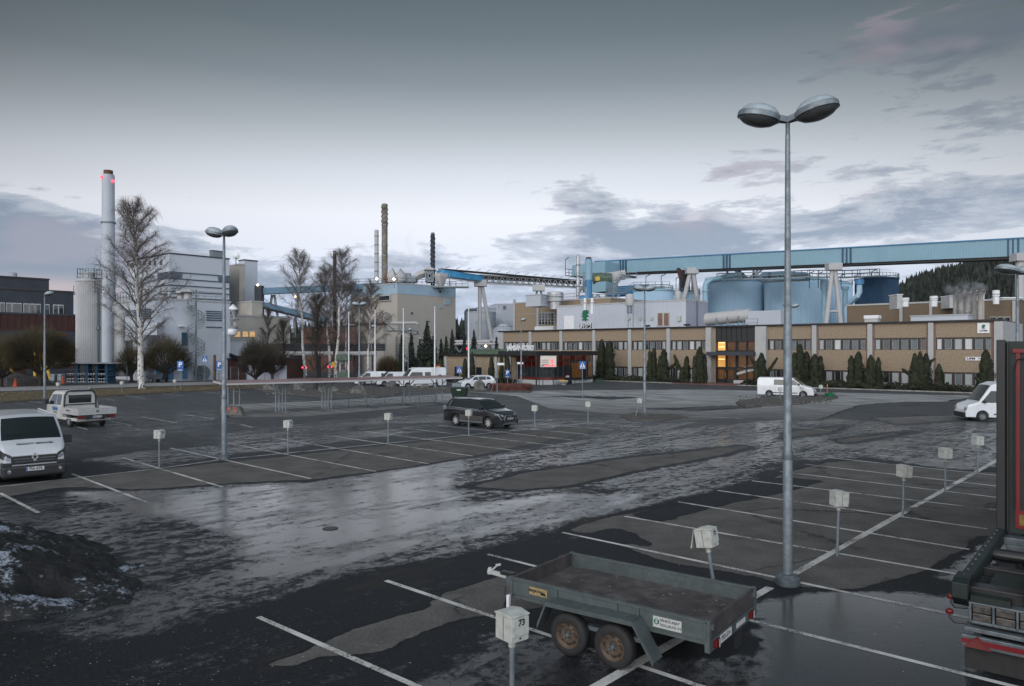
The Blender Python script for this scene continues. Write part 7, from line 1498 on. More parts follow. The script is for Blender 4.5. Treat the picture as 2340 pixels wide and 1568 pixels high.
# ================================================================ BARE TREES
def birch(label, p, H, spread, seed, lean=(0, 0), dens=1.0, crown_from=.22, tw='twig', r0=None, grp=None, name='birch_tree', trunkm=None, up=0.):
    rnd = random.Random(seed); o = root(name, label, 'birch' if name == 'birch_tree' else 'tree', p, 0, grp); r0 = r0 or H * .0125
    tk_ = MB(); tp = []; x = y = 0
    for i in range(13):
        t = i / 12; x = lean[0] * t + .12 * H / 20 * math.sin(i * 1.3 + seed); y = lean[1] * t + .1 * math.cos(i * 1.7 + seed); tp.append(Vector((x, y, H * t)))
    tk_.pipe(tp, [r0 * (1.25 if i == 0 else 1) * (1 - i / 12.6) ** .85 for i in range(13)], 10); tk_.build('trunk', trunkm or 'birchbark', o, smooth=True)
    br = MB(); fine = MB()
    def tpos(t): k = min(11, int(t * 12)); return tp[k].lerp(tp[k + 1], t * 12 - k)
    def twigs(a, d, n, l):
        for _ in range(n):
            q = a + Vector((rnd.gauss(0, .05), rnd.gauss(0, .05), 0)); dd = (d + Vector((rnd.gauss(0, .55), rnd.gauss(0, .55), rnd.gauss(.0, .4)))).normalized(); ll = l * rnd.uniform(.5, 1.2)
            p1 = q + dd * ll * .4; p2 = p1 + (dd + Vector((0, 0, -.55 + up))).normalized() * ll * .35; p3 = p2 + (dd * .5 + Vector((0, 0, -1.3 + up * 2))).normalized() * ll * .5
            fine.pipe([q, p1, p2, p3], [.009, .007, .005, .003], 3, False)
    nb = int(38 * dens)
    for i in range(nb):
        t = crown_from + (1 - crown_from) * ((i + rnd.random()) / nb) ** .85 * .96
        az_ = i * 2.4 + rnd.uniform(-.4, .4); a = tpos(t); prof = min(1., ((1 - t) / (1 - crown_from) + .02)) ** .72 * min(1, .72 + (t - crown_from) * 2.2)
        L_ = spread * (.12 + .98 * prof) * rnd.uniform(.72, 1.1) * (1 if t > crown_from + .08 else .75)
        el_ = R(rnd.uniform(26, 50)) + t * .40 + up * .6; d = Vector((math.cos(az_) * math.cos(el_), math.sin(az_) * math.cos(el_), math.sin(el_)))
        pts = [a]; K = 7
        for k in range(1, K + 1):
            d = (d + Vector((rnd.gauss(0, .09), rnd.gauss(0, .09), -.050 + .02 * rnd.random() + up * .05))).normalized(); pts.append(pts[-1] + d * L_ * 1.25 / K)
        rb = r0 * .30 * (1 - t * .6); br.pipe(pts, [max(.012, rb * (1 - k / (K + .6))) for k in range(K + 1)], 5)
        for k in range(1, K + 1):
            for s in range(2 + (k > 3)):
                side = Vector((-d.y, d.x, 0)) * rnd.choice((-1, 1)); d2 = (d * .6 + side * rnd.uniform(.3, .9) + Vector((0, 0, rnd.uniform(-.1, .5)))).normalized(); l2 = L_ * rnd.uniform(.16, .34)
                q = [pts[k], pts[k] + d2 * l2 * .5, pts[k] + d2 * l2 * .95 + Vector((0, 0, -.06 * l2))]; br.pipe(q, [.022, .016, .010], 4, False)
                twigs(q[1], d2, int(3 * dens + .5), spread * .15 + .3); twigs(q[2], d2, int(4 * dens + .5), spread * .15 + .35)
            twigs(pts[k], d, int(2 * dens + .5), spread * .14 + .3)
    tb_ = tp[-1]; twigs(tb_, Vector((0, 0, 1)), 12, spread * .25); br.build('branches', trunkm or 'birchlimb', o); fine.build('twigs', tw, o); return o
bm = bpy.data.materials.new('birch_bark'); bm.use_nodes = True; t = bm.node_tree; b = t.nodes['Principled BSDF']; n = NT(t); P = n.n('ShaderNodeTexCoord').outputs['Object']; x, y, z = n.xyz(P)
q = n.noise(n.comb(n.mul(x, 2.2), n.mul(y, 2.2), n.mul(z, 1.5)), 2.2, 5, .7, .6); low = n.ss(z, 3.5, .2, 0., .08)
c = n.mix(n.ss(n.add(q, low), .56, .61), (.60, .585, .56), (.035, .032, .03)); c = n.mix(n.ss(z, 9, 19), c, (.20, .17, .145)); n.lk(c, b.inputs['Base Color']); b.inputs['Roughness'].default_value = .8; M['birchbark'] = bm
M['birchlimb'] = mat('birch_limb', (.13, .115, .105), .85, 0, .3, 2)
birch('big bare birch with a wide cone of fine twigs on the verge beside the pickup', at(325, 891), 21.2, 5.3, 3, (-1.0, 0), 1.3, .17, r0=.36)
birch('bare birch with a spreading crown, leftmost of the birches beyond the canopy', at(697, 863), 20.6, 5.0, 7, (-1.2, 0), .95, .30, r0=.27)
birch('bare birch leaning behind the thin sooty flue', at(755, 862), 18.5, 4.2, 11, (-1.0, 0), .95, .3, r0=.27)
birch('tall bare birch right of the thin sooty flue', at(767, 864), 20.8, 5.0, 15, (1.2, 0), 1.1, .22, r0=.28)
birch('small slender bare birch in front of the power plant annex', at(839.5, 869), 14.5, 3.2, 19, (.6, 0), .9, .25, r0=.17)
birch('bare birch with a dense crown half behind the tall right-hand birch', at(790, 862), 17.0, 4.6, 33, (0, 0), .9, .2, r0=.18)
birch('dark bare upright tree standing on the gravel bed by the boulders', at(721.5, 893), 10.5, 2.6, 23, (.2, 0), .8, .12, 'willowd', .22, name='bare_tree', trunkm='bark', up=.45)
birch('small dark multi-branched bare tree left of the gravel bed', at(650, 866), 9.0, 3.0, 27, (-.2, 0), .7, .10, 'willowd', .20, name='bare_tree', trunkm='bark', up=.4)
birch('leafless young tree against the beige low hall', at(612, 864), 11.5, 2.2, 29, (0, 0), .7, .2, 'twig', .12, name='bare_tree', trunkm='bark', up=.3)
def willow(label, px, py, wpx, ytop, seed, mt='willow', k=3200, trunk=.30, name='round_willow'):
    k = int(k * .8)
    rnd = random.Random(seed); p = at(px, py); kk = p.y / F; rx = wpx / 2 * kk; H = zat(ytop, p.y); o = root(name, label, 'willow', p, 0, None)
    zc = H * .52; rz = H - zc; tm = MB(); z0 = H * trunk * .55
    tm.pipe([(0, 0, 0), (.05, 0, z0 * .5), (0, 0, z0)], [.26, .22, .24], 8); tr_ = tm.build('trunk', 'bark', o, smooth=True)
    lm_ = MB(); tips = []
    for i in range(13):
        a = i * 2.4; e = rnd.uniform(.45, 1.25); d = Vector((math.cos(a) * math.cos(e), math.sin(a) * math.cos(e), math.sin(e))); pts = [Vector((0, 0, z0 - .1))]
        L = min(rx, H) * .30
        for q in range(4): d = (d + Vector((rnd.gauss(0, .12), rnd.gauss(0, .12), .05))).normalized(); pts.append(pts[-1] + d * L); tips.append((pts[-1], d)) if q else None
        lm_.pipe(pts, [.13, .09, .065, .045, .03], 6)
        for q in (1, 2, 3):
            for s in range(3): d2 = (d + Vector((rnd.gauss(0, .5), rnd.gauss(0, .5), rnd.gauss(.1, .3)))).normalized(); lm_.pipe([pts[q], pts[q] + d2 * L * .9, pts[q] + d2 * L * 1.5], [.035, .025, .015], 4, False); tips.append((pts[q] + d2 * L * 1.4, d2))
    lm_.build('limbs', 'bark', o)
    tw = MB()
    for i in range(k):
        u, v_ = rnd.random(), rnd.random(); a = 2 * math.pi * u; ct = -.42 + 1.42 * v_; stt = math.sqrt(max(0, 1 - ct * ct)); bump = 1 + .08 * math.sin(3 * a + seed) + .07 * math.sin(6 * a + ct * 5) + .06 * math.sin(11 * a - ct * 9)
        e = Vector((rx * stt * math.cos(a), rx * stt * math.sin(a), rz * ct)) * bump * rnd.uniform(.90, 1.03); e.z += zc; 
        c0 = Vector((e.x * .45, e.y * .45, z0 + (e.z - z0) * .55)); s_ = c0.lerp(e, rnd.uniform(.15, .5)); md = s_.lerp(e, .55) + Vector((rnd.gauss(0, .08), rnd.gauss(0, .08), .10))
        tw.pipe([s_, md, e], [.011, .008, .004], 3, False)
    tw.build('twigs', mt, o); return o
willow('large round clipped willow with olive twigs in front of the red hall', 92, 883, 158, 743, 3, k=6500, trunk=.36)
willow('round willow cut off by the left picture edge', 2, 884, 110, 757, 4, k=2500)
willow('small round willow just left of the big birch trunk', 300, 874, 78, 788, 5, k=2600)
willow('round clipped willow right of the big birch in front of the grey hall', 380.5, 873, 106, 765, 6, k=3800)
willow('dark round willow behind the canopy, left of the bare trees', 584, 881, 84, 771, 7, 'willowd', 3800, name='round_willow')
willow('dark round willow touching the leafless trees beyond the canopy', 622, 870, 66, 780, 8, 'willowd', 2400)
willow('low olive round willow by the red kiosk', 887, 872, 60, 811, 9, k=2600, trunk=.2)
# ================================================================ SPRUCES
def spruce(label, px, py, ytop, wpx, seed, name='spruce_tree', grp='spruces behind the flagpoles'):
    rnd = random.Random(seed); p = at(px, py); kk = p.y / F; H = zat(ytop, p.y); r = wpx / 2 * kk; o = root(name, label, 'spruce', p, 0, grp)
    MB().tube((0, 0, 0), (0, 0, H), .16, .02, 7).build('trunk', 'bark', o); m = MB(); z = .4; nl = int(H / .26)
    for i in range(nl):
        t = i / nl; z = .3 + (H - .3) * t; rr = r * ((1 - t) ** .85) * rnd.uniform(.78, 1.15) + .06; n_ = max(4, int(13 * (1 - t) + 4))
        for k in range(n_):
            a = 2 * math.pi * (k + rnd.random()) / n_; l = rr * rnd.uniform(.7, 1.12); ca_, sa_ = math.cos(a), math.sin(a); w_ = .10 + .13 * l
            dr = -.30 * l * (1 - t * .7); mid = Vector((ca_ * l * .55, sa_ * l * .55, z + dr * .4)); tip = Vector((ca_ * l, sa_ * l, z + dr + .10 * l)); s = Vector((-sa_, ca_, 0)) * w_
            m.add([(0, 0, z + .12), mid + s, tip, mid - s, mid + s * .6 - Vector((0, 0, .22 + .1 * l)), mid - s * .6 - Vector((0, 0, .22 + .1 * l))], [(0, 1, 2), (0, 2, 3), (1, 4, 2), (3, 2, 5)])
            for q in range(2): b = mid.lerp(tip, rnd.random()) ; j = Vector((rnd.gauss(0, w_), rnd.gauss(0, w_), -.1)); m.add([b, b + j + Vector((0, 0, -.18)), b + j * .5 + Vector((.1, 0, .05))], [(0, 1, 2)])
    m.add([(-.05, 0, H - .5), (.05, 0, H - .5), (0, 0, H + .25), (0, .05, H - .5)], [(0, 1, 2), (1, 3, 2), (3, 0, 2)]); m.build('foliage', 'conif', o); return o
for i, (px, py, yt, w_, lb) in enumerate(((917, 868, 762, 26, 'slim spruce just left of the middle flagpole lamp'), (939, 868, 757, 34, 'dark columnar spruce beside the slim lamp'), (975.6, 869, 730, 56, 'tallest spruce with a broad skirt'), (960, 868, 772, 44, 'shorter spruce hugging the left of the tallest one'), (990, 869, 765, 38, 'shorter spruce hugging the right of the tallest one'),
    (1007.5, 868, 772, 26, 'narrow spruce right of the second flagpole from the right'), (1019, 868, 766, 28, 'narrow spruce in the middle of a close trio'), (1033, 868, 750.7, 34, 'taller spruce at the corner of the power plant'), (1061, 867, 747, 26, 'spruce standing left of the rightmost flagpole'), (1082.5, 867, 752, 40, 'bushy spruce right of the rightmost flagpole'), (1134, 864, 768, 30, 'spruce at the left end of the long office'))):
    spruce(lb, px, py, yt, w_, 40 + i)
# ================================================================ THUJAS along the office
def thuja(label, px, ytop, wpx, seed, spires=((0, 1, 1),), out=3.4, P=None, arms=(), grp='thujas along the office front'):
    rnd = random.Random(seed)
    if P is None: s_ = Txy(px, out); p = along(s_, out)
    else: p = P
    kk = p.y / F; H = zat(ytop, p.y); o = root('thuja', label, 'thuja', p, 0, grp); m = MB()
    def spire(x0, x1, h0, h1, r):
        L = math.hypot(x1 - x0, h1 - h0); n_ = int(760 * L * max(.35, r) / 1.2) + 250
        for _ in range(n_):
            t = rnd.random() ** .9; rr = r * (1 - t) ** .42 * (.72 + .28 * min(1, t * 6)) * (1 + .10 * math.sin(t * 23 + seed)); a = rnd.uniform(0, 6.283); q = rr * rnd.uniform(.72, 1.08) * (1 + .55 * mn.noise(Vector((math.cos(a) * 1.3, math.sin(a) * 1.3 + seed, (h0 + (h1 - h0) * t) * 1.1))))
            c = Vector((x0 + (x1 - x0) * t + q * math.cos(a), q * math.sin(a), h0 + (h1 - h0) * t)); s = rnd.uniform(.07, .15)
            u_ = Vector((-math.sin(a), math.cos(a), rnd.uniform(-.3, .3))) * s; v_ = Vector((math.cos(a) * .4, math.sin(a) * .4, 1.6)) * s
            m.add([c - u_, c + v_ * .2 + Vector((math.cos(a), math.sin(a), 0)) * .03, c + u_, c + v_], [(0, 1, 3), (1, 2, 3)])
    for (dx_, hf, rf) in spires: spire(dx_ * wpx / 2 * kk, dx_ * wpx / 2 * kk * 1.1, 0, H * hf, wpx / 2 * kk * rf)
    for (x0, h0, x1, h1, r) in arms: spire(x0 * kk * wpx, x1 * kk * wpx, h0 * H, h1 * H, r * kk * wpx)
    core = MB()
    for (dx_, hf, rf) in spires: rr = wpx / 2 * kk * rf * .72; core.lathe([(rr * .8, 0), (rr, H * hf * .2), (rr * .7, H * hf * .6), (rr * .25, H * hf * .88), (0, H * hf * .93)], 10, (dx_ * wpx / 2 * kk, 0, 0))
    core.build('inner_foliage', 'thuja', o); m.build('foliage', 'thuja', o); return o
z1 = lambda x: (1150 + x / 3.336) / 1.1778
TH = [(1375, 778, 30, [(0, 1, .9)], (), 'tall dense thuja right beside the pavilion canopy, left of a twin pair'), (1393, 781, 30, [(0, 1, .95)], (), 'tall dense thuja beside the pavilion, right of a twin pair'),
      (1490, 798, 27, [(-.35, .92, .6), (.3, 1, .65)], (), 'double-topped thuja right of the mid car park lamp'), (1517, 800, 32, [(0, 1, .8), (-.5, .8, .5)], ((.2, .35, .95, .60, .13),), 'wide thuja with a side arm, left of the grey ribbed hall corner'),
      (1563, 813, 34, [(.35, .95, .55), (-.2, .55, .5)], ((-.3, .45, -.65, 1.0, .16),), 'forked thuja with a leaning left stem'), (1599, 795, 34, [(0, 1, .8), (-.65, .75, .4), (.65, .8, .4)], (), 'three-topped thuja left of the lit stair entrance'),
      (1740, 809, 38, [(0, 1, .75), (-.6, .75, .35)], ((.2, .25, .95, .85, .10), (-.2, .4, -.65, .9, .09)), 'thuja with two flung-out arms right of the stair entrance'),
      (1830, 789, 46, [(-.1, 1, .7), (.5, .82, .6), (-.6, .8, .45)], (), 'broad thuja cluster just right of the nearest lamp pole'), (1862, 808, 40, [(0, .95, .7), (.6, .9, .5)], (), 'bushy double thuja between the first and second right-hand pilasters'),
      (1945, 812, 26, [(0, .95, .8)], (), 'slender thuja left of the second right-hand pilaster'), (1962, 806, 34, [(0, 1, .85)], (), 'full thuja just left of the second right-hand pilaster'), (1994, 814, 40, [(-.2, 1, .65), (.6, .92, .45)], ((.2, .1, .85, .45, .12),), 'loose thuja just right of the second right-hand pilaster'),
      (2100, 806, 50, [(-.35, .95, .5), (.1, 1, .5), (.6, .95, .55)], ((-.2, .3, -.75, .55, .10), (.3, .65, .72, .82, .08)), 'widest ragged thuja cluster at the third right-hand pilaster'), (2146, 835, 26, [(0, 1, .8)], ((.2, .1, .8, .30, .12),), 'low pointed thuja right of the widest cluster'), (2253, 803, 38, [(0, 1, .95)], ((-.2, .2, -.6, .35, .12),), 'single conical thuja hiding the end of the name sign')]
for i, (px, yt, w_, sp_, arms, lb) in enumerate(TH): thuja(lb, px, yt, w_, 60 + i, sp_, 3.6, None, arms)
for i, (px, yt, w_, Y, lb) in enumerate(((z1(340), 822, 17, 106, 'dark narrow thuja on the low wing, right of its first window'), (z1(405), 808, 15, 105, 'taller narrow thuja on the low wing beside the rightmost flagpole'), (z1(575), 818, 16, 102.5, 'slim thuja in the middle of the low wing'), (z1(665), 812, 13, 100, 'left of two thujas at the pavilion corner'), (z1(722), 814, 15, 99.6, 'right of two thujas at the pavilion corner'), (z1(120), 822, 26, 108, 'stout brown-green thuja at the left end of the low wing'), (z1(20), 828, 26, 110, 'rounded dark thuja behind the tall white van'))):
    p = P2(px, Y); thuja(lb, px, yt, w_, 90 + i, ((0, 1, .95),), P=p, grp='thujas along the low wing')
# low juniper carpet
def carpet(name, label, pts_fn, k, hmax, mt, seed, smin=.06, smax=.16):
    rnd = random.Random(seed); m = MB()
    for _ in range(k):
        c = pts_fn(rnd); hh = hmax * (mn.noise(Vector((c.x * .8, c.y * .8, 0))) * .8 + .62) * rnd.uniform(.3, 1.); s = rnd.uniform(smin, smax); a = rnd.uniform(0, 6.28); u_ = Vector((math.cos(a), math.sin(a), rnd.uniform(-.3, .5))) * s; v_ = Vector((rnd.gauss(0, .4), rnd.gauss(0, .4), 1)) * s; c = Vector((c.x, c.y, max(.02, hh)))
        m.add([c - u_, c + u_, c + v_], [(0, 1, 2)])
    o = m.build(name, mt); tag(o, label, 'ground cover', kind='stuff'); return o
def fo_(r): 
    s = r.choice([r.uniform(14.5, 38), r.uniform(48, S_END2 + 1), r.uniform(48, S_END2 + 1)]); return along(s, r.uniform(1.2, 5.9))
carpet('juniper_carpet', 'low dark juniper carpet filling the bed along the office', fo_, 26000, .85, 'juniper', 5)
def fo2(r): t = r.random(); a = P2(1010, 111); b = P2(1178, 99.5); return a.lerp(b, t) + Vector((r.uniform(-1, .5), r.uniform(-.5, 1.5), 0))
carpet('wing_hedge', 'low dark hedge at the foot of the low wing', fo2, 5000, .8, 'juniper', 6)
def fo3(r): a = at(1121, 893); b = at(1214, 893); return a.lerp(b, r.random()) + Vector((0, r.uniform(-1.8, 1.8), 0))
rb = random.Random(9); m = MB()
for _ in range(5200):
    c = fo3(rb); h = rb.uniform(.45, .85); m.pipe([c, c + Vector((rb.gauss(0, .08), rb.gauss(0, .08), h * .6)), c + Vector((rb.gauss(0, .14), rb.gauss(0, .14), h))], [.014, .01, .006], 3, False)
o = m.build('red_twig_hedge', 'redbush'); tag(o, 'low reddish-brown leafless hedge on the island before the pavilion', 'hedge', kind='stuff')
def fg(r):
    return at(r.uniform(-200, 600), 0) if False else None
rb = random.Random(12); m = MB()
for _ in range(9000):
    px = rb.uniform(-20, 640); f_ = rb.random(); ylo = 921 - (px / 620) * 35; yhi = 898 - (px / 620) * 20 if px < 520 else 881; c = at(px, yhi + 1.5 + (ylo - yhi - 3) * f_); c.z = .09; h = rb.uniform(.05, .16); m.add([c, c + Vector((.05, 0, 0)), c + Vector((rb.gauss(0, .06), rb.gauss(0, .06), h))], [(0, 1, 2)])
o = m.build('dead_grass_tufts', mat('straw_grass', (.12, .095, .055), .9, 0, .3, 1)); tag(o, 'short brown dead grass on the verge', 'grass', kind='stuff')
# ================================================================ HILL AND FOREST
hl_ = [(1960, 690), (2040, 668), (2075, 655), (2110, 640), (2150, 628), (2200, 618), (2250, 608), (2300, 600), (2345, 590), (2420, 575), (2560, 560), (2800, 560), (3200, 600)]
YH = 520; mh = MB(); cols = []
for i in range(60):
    px = 1900 + i * 22; 
    top = interp([(a, b) for a, b in hl_], px) + 14; cols.append((px, top))
def hillf(u, v):
    px = 1900 + 1300 * u; Y = YH - 200 + v * 260; top = interp(hl_, px) + 26; X = (px - CXP) * Y / F; z = max(0, zat(top, YH + 60)); ed = min(1, max(0, (px - 1930) / 60)); vv = math.sin(v * math.pi * .5); return (X, Y, z * ed * vv)
mh.grid(hillf, 50, 16); o = mh.build('hill', mat('hill_soil', (.03, .028, .022), .95, 0, .3, .05), smooth=True); tag(o, kind='structure')
rf = random.Random(31); fr_ = MB()
def cone(m, c, h, r, rnd):
    nlv = 5
    for l in range(nlv):
        z0 = c.z + h * (.12 + .84 * l / nlv); z1_ = z0 + h * .34; rr = r * (1 - l / nlv) ** .8 * rnd.uniform(.8, 1.15); k = 6; a0 = rnd.random() * 6
        vs = [(c.x + rr * math.cos(a0 + 6.283 * i / k) * rnd.uniform(.7, 1.2), c.y + rr * math.sin(a0 + 6.283 * i / k) * rnd.uniform(.7, 1.2), z0 - rnd.uniform(0, .06) * h) for i in range(k)] + [(c.x + rnd.gauss(0, .1), c.y, min(c.z + h, z1_))]
        m.add(vs, [(i, (i + 1) % k, k) for i in range(k)])
for _ in range(5200):
    u, v = rf.random(), rf.uniform(.0, 1) ** .8; x, y, z = hillf(u * .62, v); h = rf.uniform(10, 17)
    if z < 1 and u > .1 and v > .3: continue
    cone(fr_, Vector((x + rf.gauss(0, 2), y + rf.gauss(0, 3), z - 3)), h, rf.uniform(2.4, 4.4), rf)
o = fr_.build('hill_forest', 'forest'); tag(o, 'dark conifer forest covering the hill on the right', 'forest', kind='stuff')
fr_ = MB()
for (x0, x1, yt, Y, k) in ((1030, 1110, 738, 480, 120), (440, 480 + 30, 770, 300, 30), (150, 200, 745, 300, 25), (640, 800, 745, 330, 90)):
    for _ in range(k): px = rf.uniform(x0, x1); c = atY(px, 801, Y + rf.uniform(-20, 60)); zt_x = zat(yt + rf.uniform(-2, 12), c.y); c.z = max(0, zt_x - 13); cone(fr_, Vector((c.x, c.y, max(0, zt_x - rf.uniform(10, 15)))), min(zt_x, 14), 2.8, rf); cone(fr_, Vector((c.x + 2, c.y, 0)), max(4, zt_x - 5), 4.5, rf)
o = fr_.build('distant_woods', 'forest'); tag(o, 'distant dark woods showing low between the mill buildings', 'forest', kind='stuff')
# ================================================================ SMALLER THINGS
def boulder(label, px, py, wpx, hpx, seed):
    p = at(px, py); k = p.y / F; w, h = wpx * k / 2, hpx * k; me = MB(); off = Vector((seed * 3.1, 0, 0))
    def f(u, v):
        a = 2 * math.pi * u; b_ = (v - .12) * math.pi / 1.76; d = Vector((math.cos(a) * math.cos(b_), math.sin(a) * math.cos(b_), math.sin(b_))); q = 1 + .34 * mn.fractal(d * 1.3 + off, 1, 2, 4)
        return (d.x * w * q, d.y * w * .8 * q, d.z * h * q * .95)
    me.grid(f, 26, 14); o = me.build('boulder', 'rock', smooth=True, ang=60); o.location = p; tag(o, label, 'boulder', 'boulders in the gravel beds'); return o
for i, (px, py, w_, h_, lb) in enumerate(((620, 893, 40, 18, 'widest dark boulder behind the canopy posts'), (683, 893, 25, 19, 'round dark boulder between two canopy post frames'), (693, 895, 12, 8, 'small stone leaning on the round dark boulder'), (737, 898, 20, 14, 'grey boulder at the foot of the dark bare tree'), (761, 897, 24, 13, 'low grey boulder right of the dark bare tree'),
    (818, 902, 38, 21, 'largest boulder, beside the lamp among the flagpoles'), (835, 902, 11, 7, 'small stone right of the largest canopy boulder'), (895, 884, 26, 14, 'boulder in front of the middle white van'), (948, 887, 14, 8, 'small boulder in front of the tall white van'), (970, 887, 22, 10, 'flat boulder near the rear wheel of the tall white van'), (1097, 894, 34, 22, 'big mossy boulder in front of the white crossover'))):
    boulder(lb, px, py, w_, h_, i + 1)
p = at(1050, 911); o = root('dumpster', 'dark green wheeled dumpster behind the black crossover', 'dumpster', p, R(-8)); m = MB(); m.hexa([(-.62, -.42, .2), (.62, -.42, .2), (.62, .42, .2), (-.62, .42, .2), (-.78, -.52, 1.02), (.78, -.52, 1.02), (.78, .52, 1.02), (-.78, .52, 1.02)]); m.box(-.8, .8, -.54, .54, 1.02, 1.10); m.build('bin', 'dgreen', o, bevel=.02)
MB().box(-.15, .25, -.54, -.50, .78, .90).build('label', 'paper', o); MB().prism([(-.8, 1.10), (.1, 1.10), (.0, 1.42), (-.85, 1.42)], .48, .53, 'xz').build('raised_lid', 'galv', o)
for x in (-.5, .5): MB().lathe([(.1, -.04), (.1, .04)], 12, (x, -.3, .1), 'y').build('castor', 'rubber', o)
p = at(1896, 910.5); o = root('green_tub', 'small round green tub on the forecourt beside the gravel island', 'tub', p); MB().lathe([(.34, 0), (.42, .46), (.47, .46), (.47, .52), (.40, .52), (.36, .1), (0, .1)], 20).build('shell', mat('bright_green_plastic', (.01, .14, .055), .4, 0, .05), o, smooth=True, ang=30); MB().box(-.2, .2, -.02, .02, .52, .56).build('handle', 'dgreen', o)
for px, py, lb in ((1890, 906, 'behind the green tub'), (2252, 905, 'in the bed near the conical thuja')):
    p = at(px, py); o = root('marker_stick', 'orange-red snow marker stick ' + lb, 'marker', p, 0, 'snow marker sticks'); MB().tube((0, 0, 0), (.03, 0, 1.25), .035, n=6).build('stick', 'orange', o); MB().tube((.026, 0, 1.0), (.028, 0, 1.1), .038, n=6).build('band', 'paper', o)
p = P2(1288, 98.6); o = root('flower_bowl', 'round concrete bowl planted with yellow flowers by the pavilion door', 'planter', p); MB().lathe([(.3, 0), (.3, .12), (.5, .2), (.68, .48), (.60, .48), (0, .42)], 24).build('bowl', 'concrete', o, smooth=True, ang=40)
m = MB(); random.seed(2)
for _ in range(160): a, r_ = random.uniform(0, 6.3), random.uniform(0, .55); x, y, s = r_ * math.cos(a), r_ * math.sin(a), .05; m.add([(x - s, y, .46), (x + s, y, .50), (x, y + s, .62)], [(0, 1, 2)])
m.build('flowers', 'yellow', o)
p = at(1369, 877); o = root('grit_box', 'small dark green grit box at the foot of the twin thujas', 'grit box', p); MB().box(-.45, .45, -.3, .3, 0, .6).build('box', 'dgreen', o, bevel=.03); MB().box(-.48, .48, -.33, .33, .6, .66).build('lid', 'dgreen', o, bevel=.01)
# gas cylinder shelter
o = root('gas_bottle_shelter', 'open shelter with white corrugated roof and blue posts holding gas cylinders', 'shelter', (0, 0, 0)); Yc = 103.; X = lambda px: (px - CXP) * Yc / F
m = MB(); x0, x1 = X(142), X(268); k = 60
for i in range(k): a = x0 + (x1 - x0) * i / k; b_ = x0 + (x1 - x0) * (i + .55) / k; m.box(a, b_, Yc - 1.6, Yc + 1.6, 2.80, 2.88)
m.box(x0, x1, Yc - 1.6, Yc + 1.6, 2.74, 2.80); m.build('corrugated_roof', 'steelw', o)
for px in (185, 208.5, 230, 252): MB().box(X(px) - .17, X(px) + .17, Yc - 1.1, Yc + 1.1, 0, 2.74).build('post', mat('shelter_blue', (.03, .09, .16), .5, 0, .15), o)
m = MB(); m.box(X(160), X(262), Yc - 1.2, Yc + 1.2, .05, .12); m.box(X(166), X(262), Yc - 1.1, Yc + 1.1, 1.05, 1.1); m.box(X(166), X(262), Yc - 1.1, Yc + 1.1, 1.9, 1.95); m.build('shelf', 'galv_dark', o)
for i in range(48):
    px = 164 + (i % 16) * 5.9; z = (.22, .62, 1.3)[i // 16]; q = root('gas_cylinder', 'gas cylinder stacked among others on its side inside the blue-posted shelter', 'gas cylinder', (X(px), Yc - 1.0, z), 0, 'gas cylinders in the shelter'); MB().lathe([(.14, .0), (.14, 1.3), (.05, 1.45)], 8, (0, 0, 0), 'y').build('body', 'galv_dark' if i % 3 else 'steelw', q, smooth=True, ang=40); MB().lathe([(0, -.08), (.06, -.05), (.12, 0)], 8, (0, 0, 0), 'y').build('cap', 'chrome', q, smooth=True)
# cable drums
for px, py, r_, rz, mt, lb in ((432.8, 869, .95, 60, 'beige2', 'smaller wooden cable drum at the left of the row'), (446, 869, 1.15, 60, 'beige2', 'large wooden cable drum behind the dark steel one'), (461, 869.5, 1.15, 35, 'galv_dark', 'large dark steel cable drum facing the car park'), (476, 868.5, .62, 50, 'beige2', 'small cable drum right of the dark one')):
    p = at(px, py); o = root('cable_drum', lb, 'cable drum', p, R(rz)); WD = mat('weathered_wood', (.17, .145, .12), .85, 0, .2, 3) if mt == 'beige2' else M[mt]
    for s in (-.45, .45): MB().lathe([(r_, s - .04), (r_, s + .04)], 30, (0, 0, r_), 'y').build('flange', WD, o)
    MB().lathe([(r_ * .6, -.41), (r_ * .6, .41)], 20, (0, 0, r_), 'y').build('core', 'black', o, smooth=True, ang=30); MB().lathe([(r_ * .15, -.52), (r_ * .15, .52)], 14, (0, 0, r_), 'y').build('hub', 'galv', o)
o = root('steel_post', 'rusty square steel post near the cable drums', 'post', at(490.5, 871)); MB().box(-.15, .15, -.15, .15, 0, 3.9).build('post', 'rust', o); MB().box(-.25, .25, -.25, .25, 0, .06).build('foot', 'rust', o)
o = root('tipping_cart', 'dark low tipping cart standing by the blue door', 'cart', at(362, 874), R(-10)); MB().prism([(-1.6, .9), (-1.2, .55), (.9, .45), (1.2, 1.2), (-1.0, 1.1)], -.6, .6, 'xz').build('tub', 'charcoal', o); wheel(o, (-.6, -.75, .35), .35, .2, 'galv_dark', -1); wheel(o, (-.6, .75, .35), .35, .2, 'galv_dark', 1)
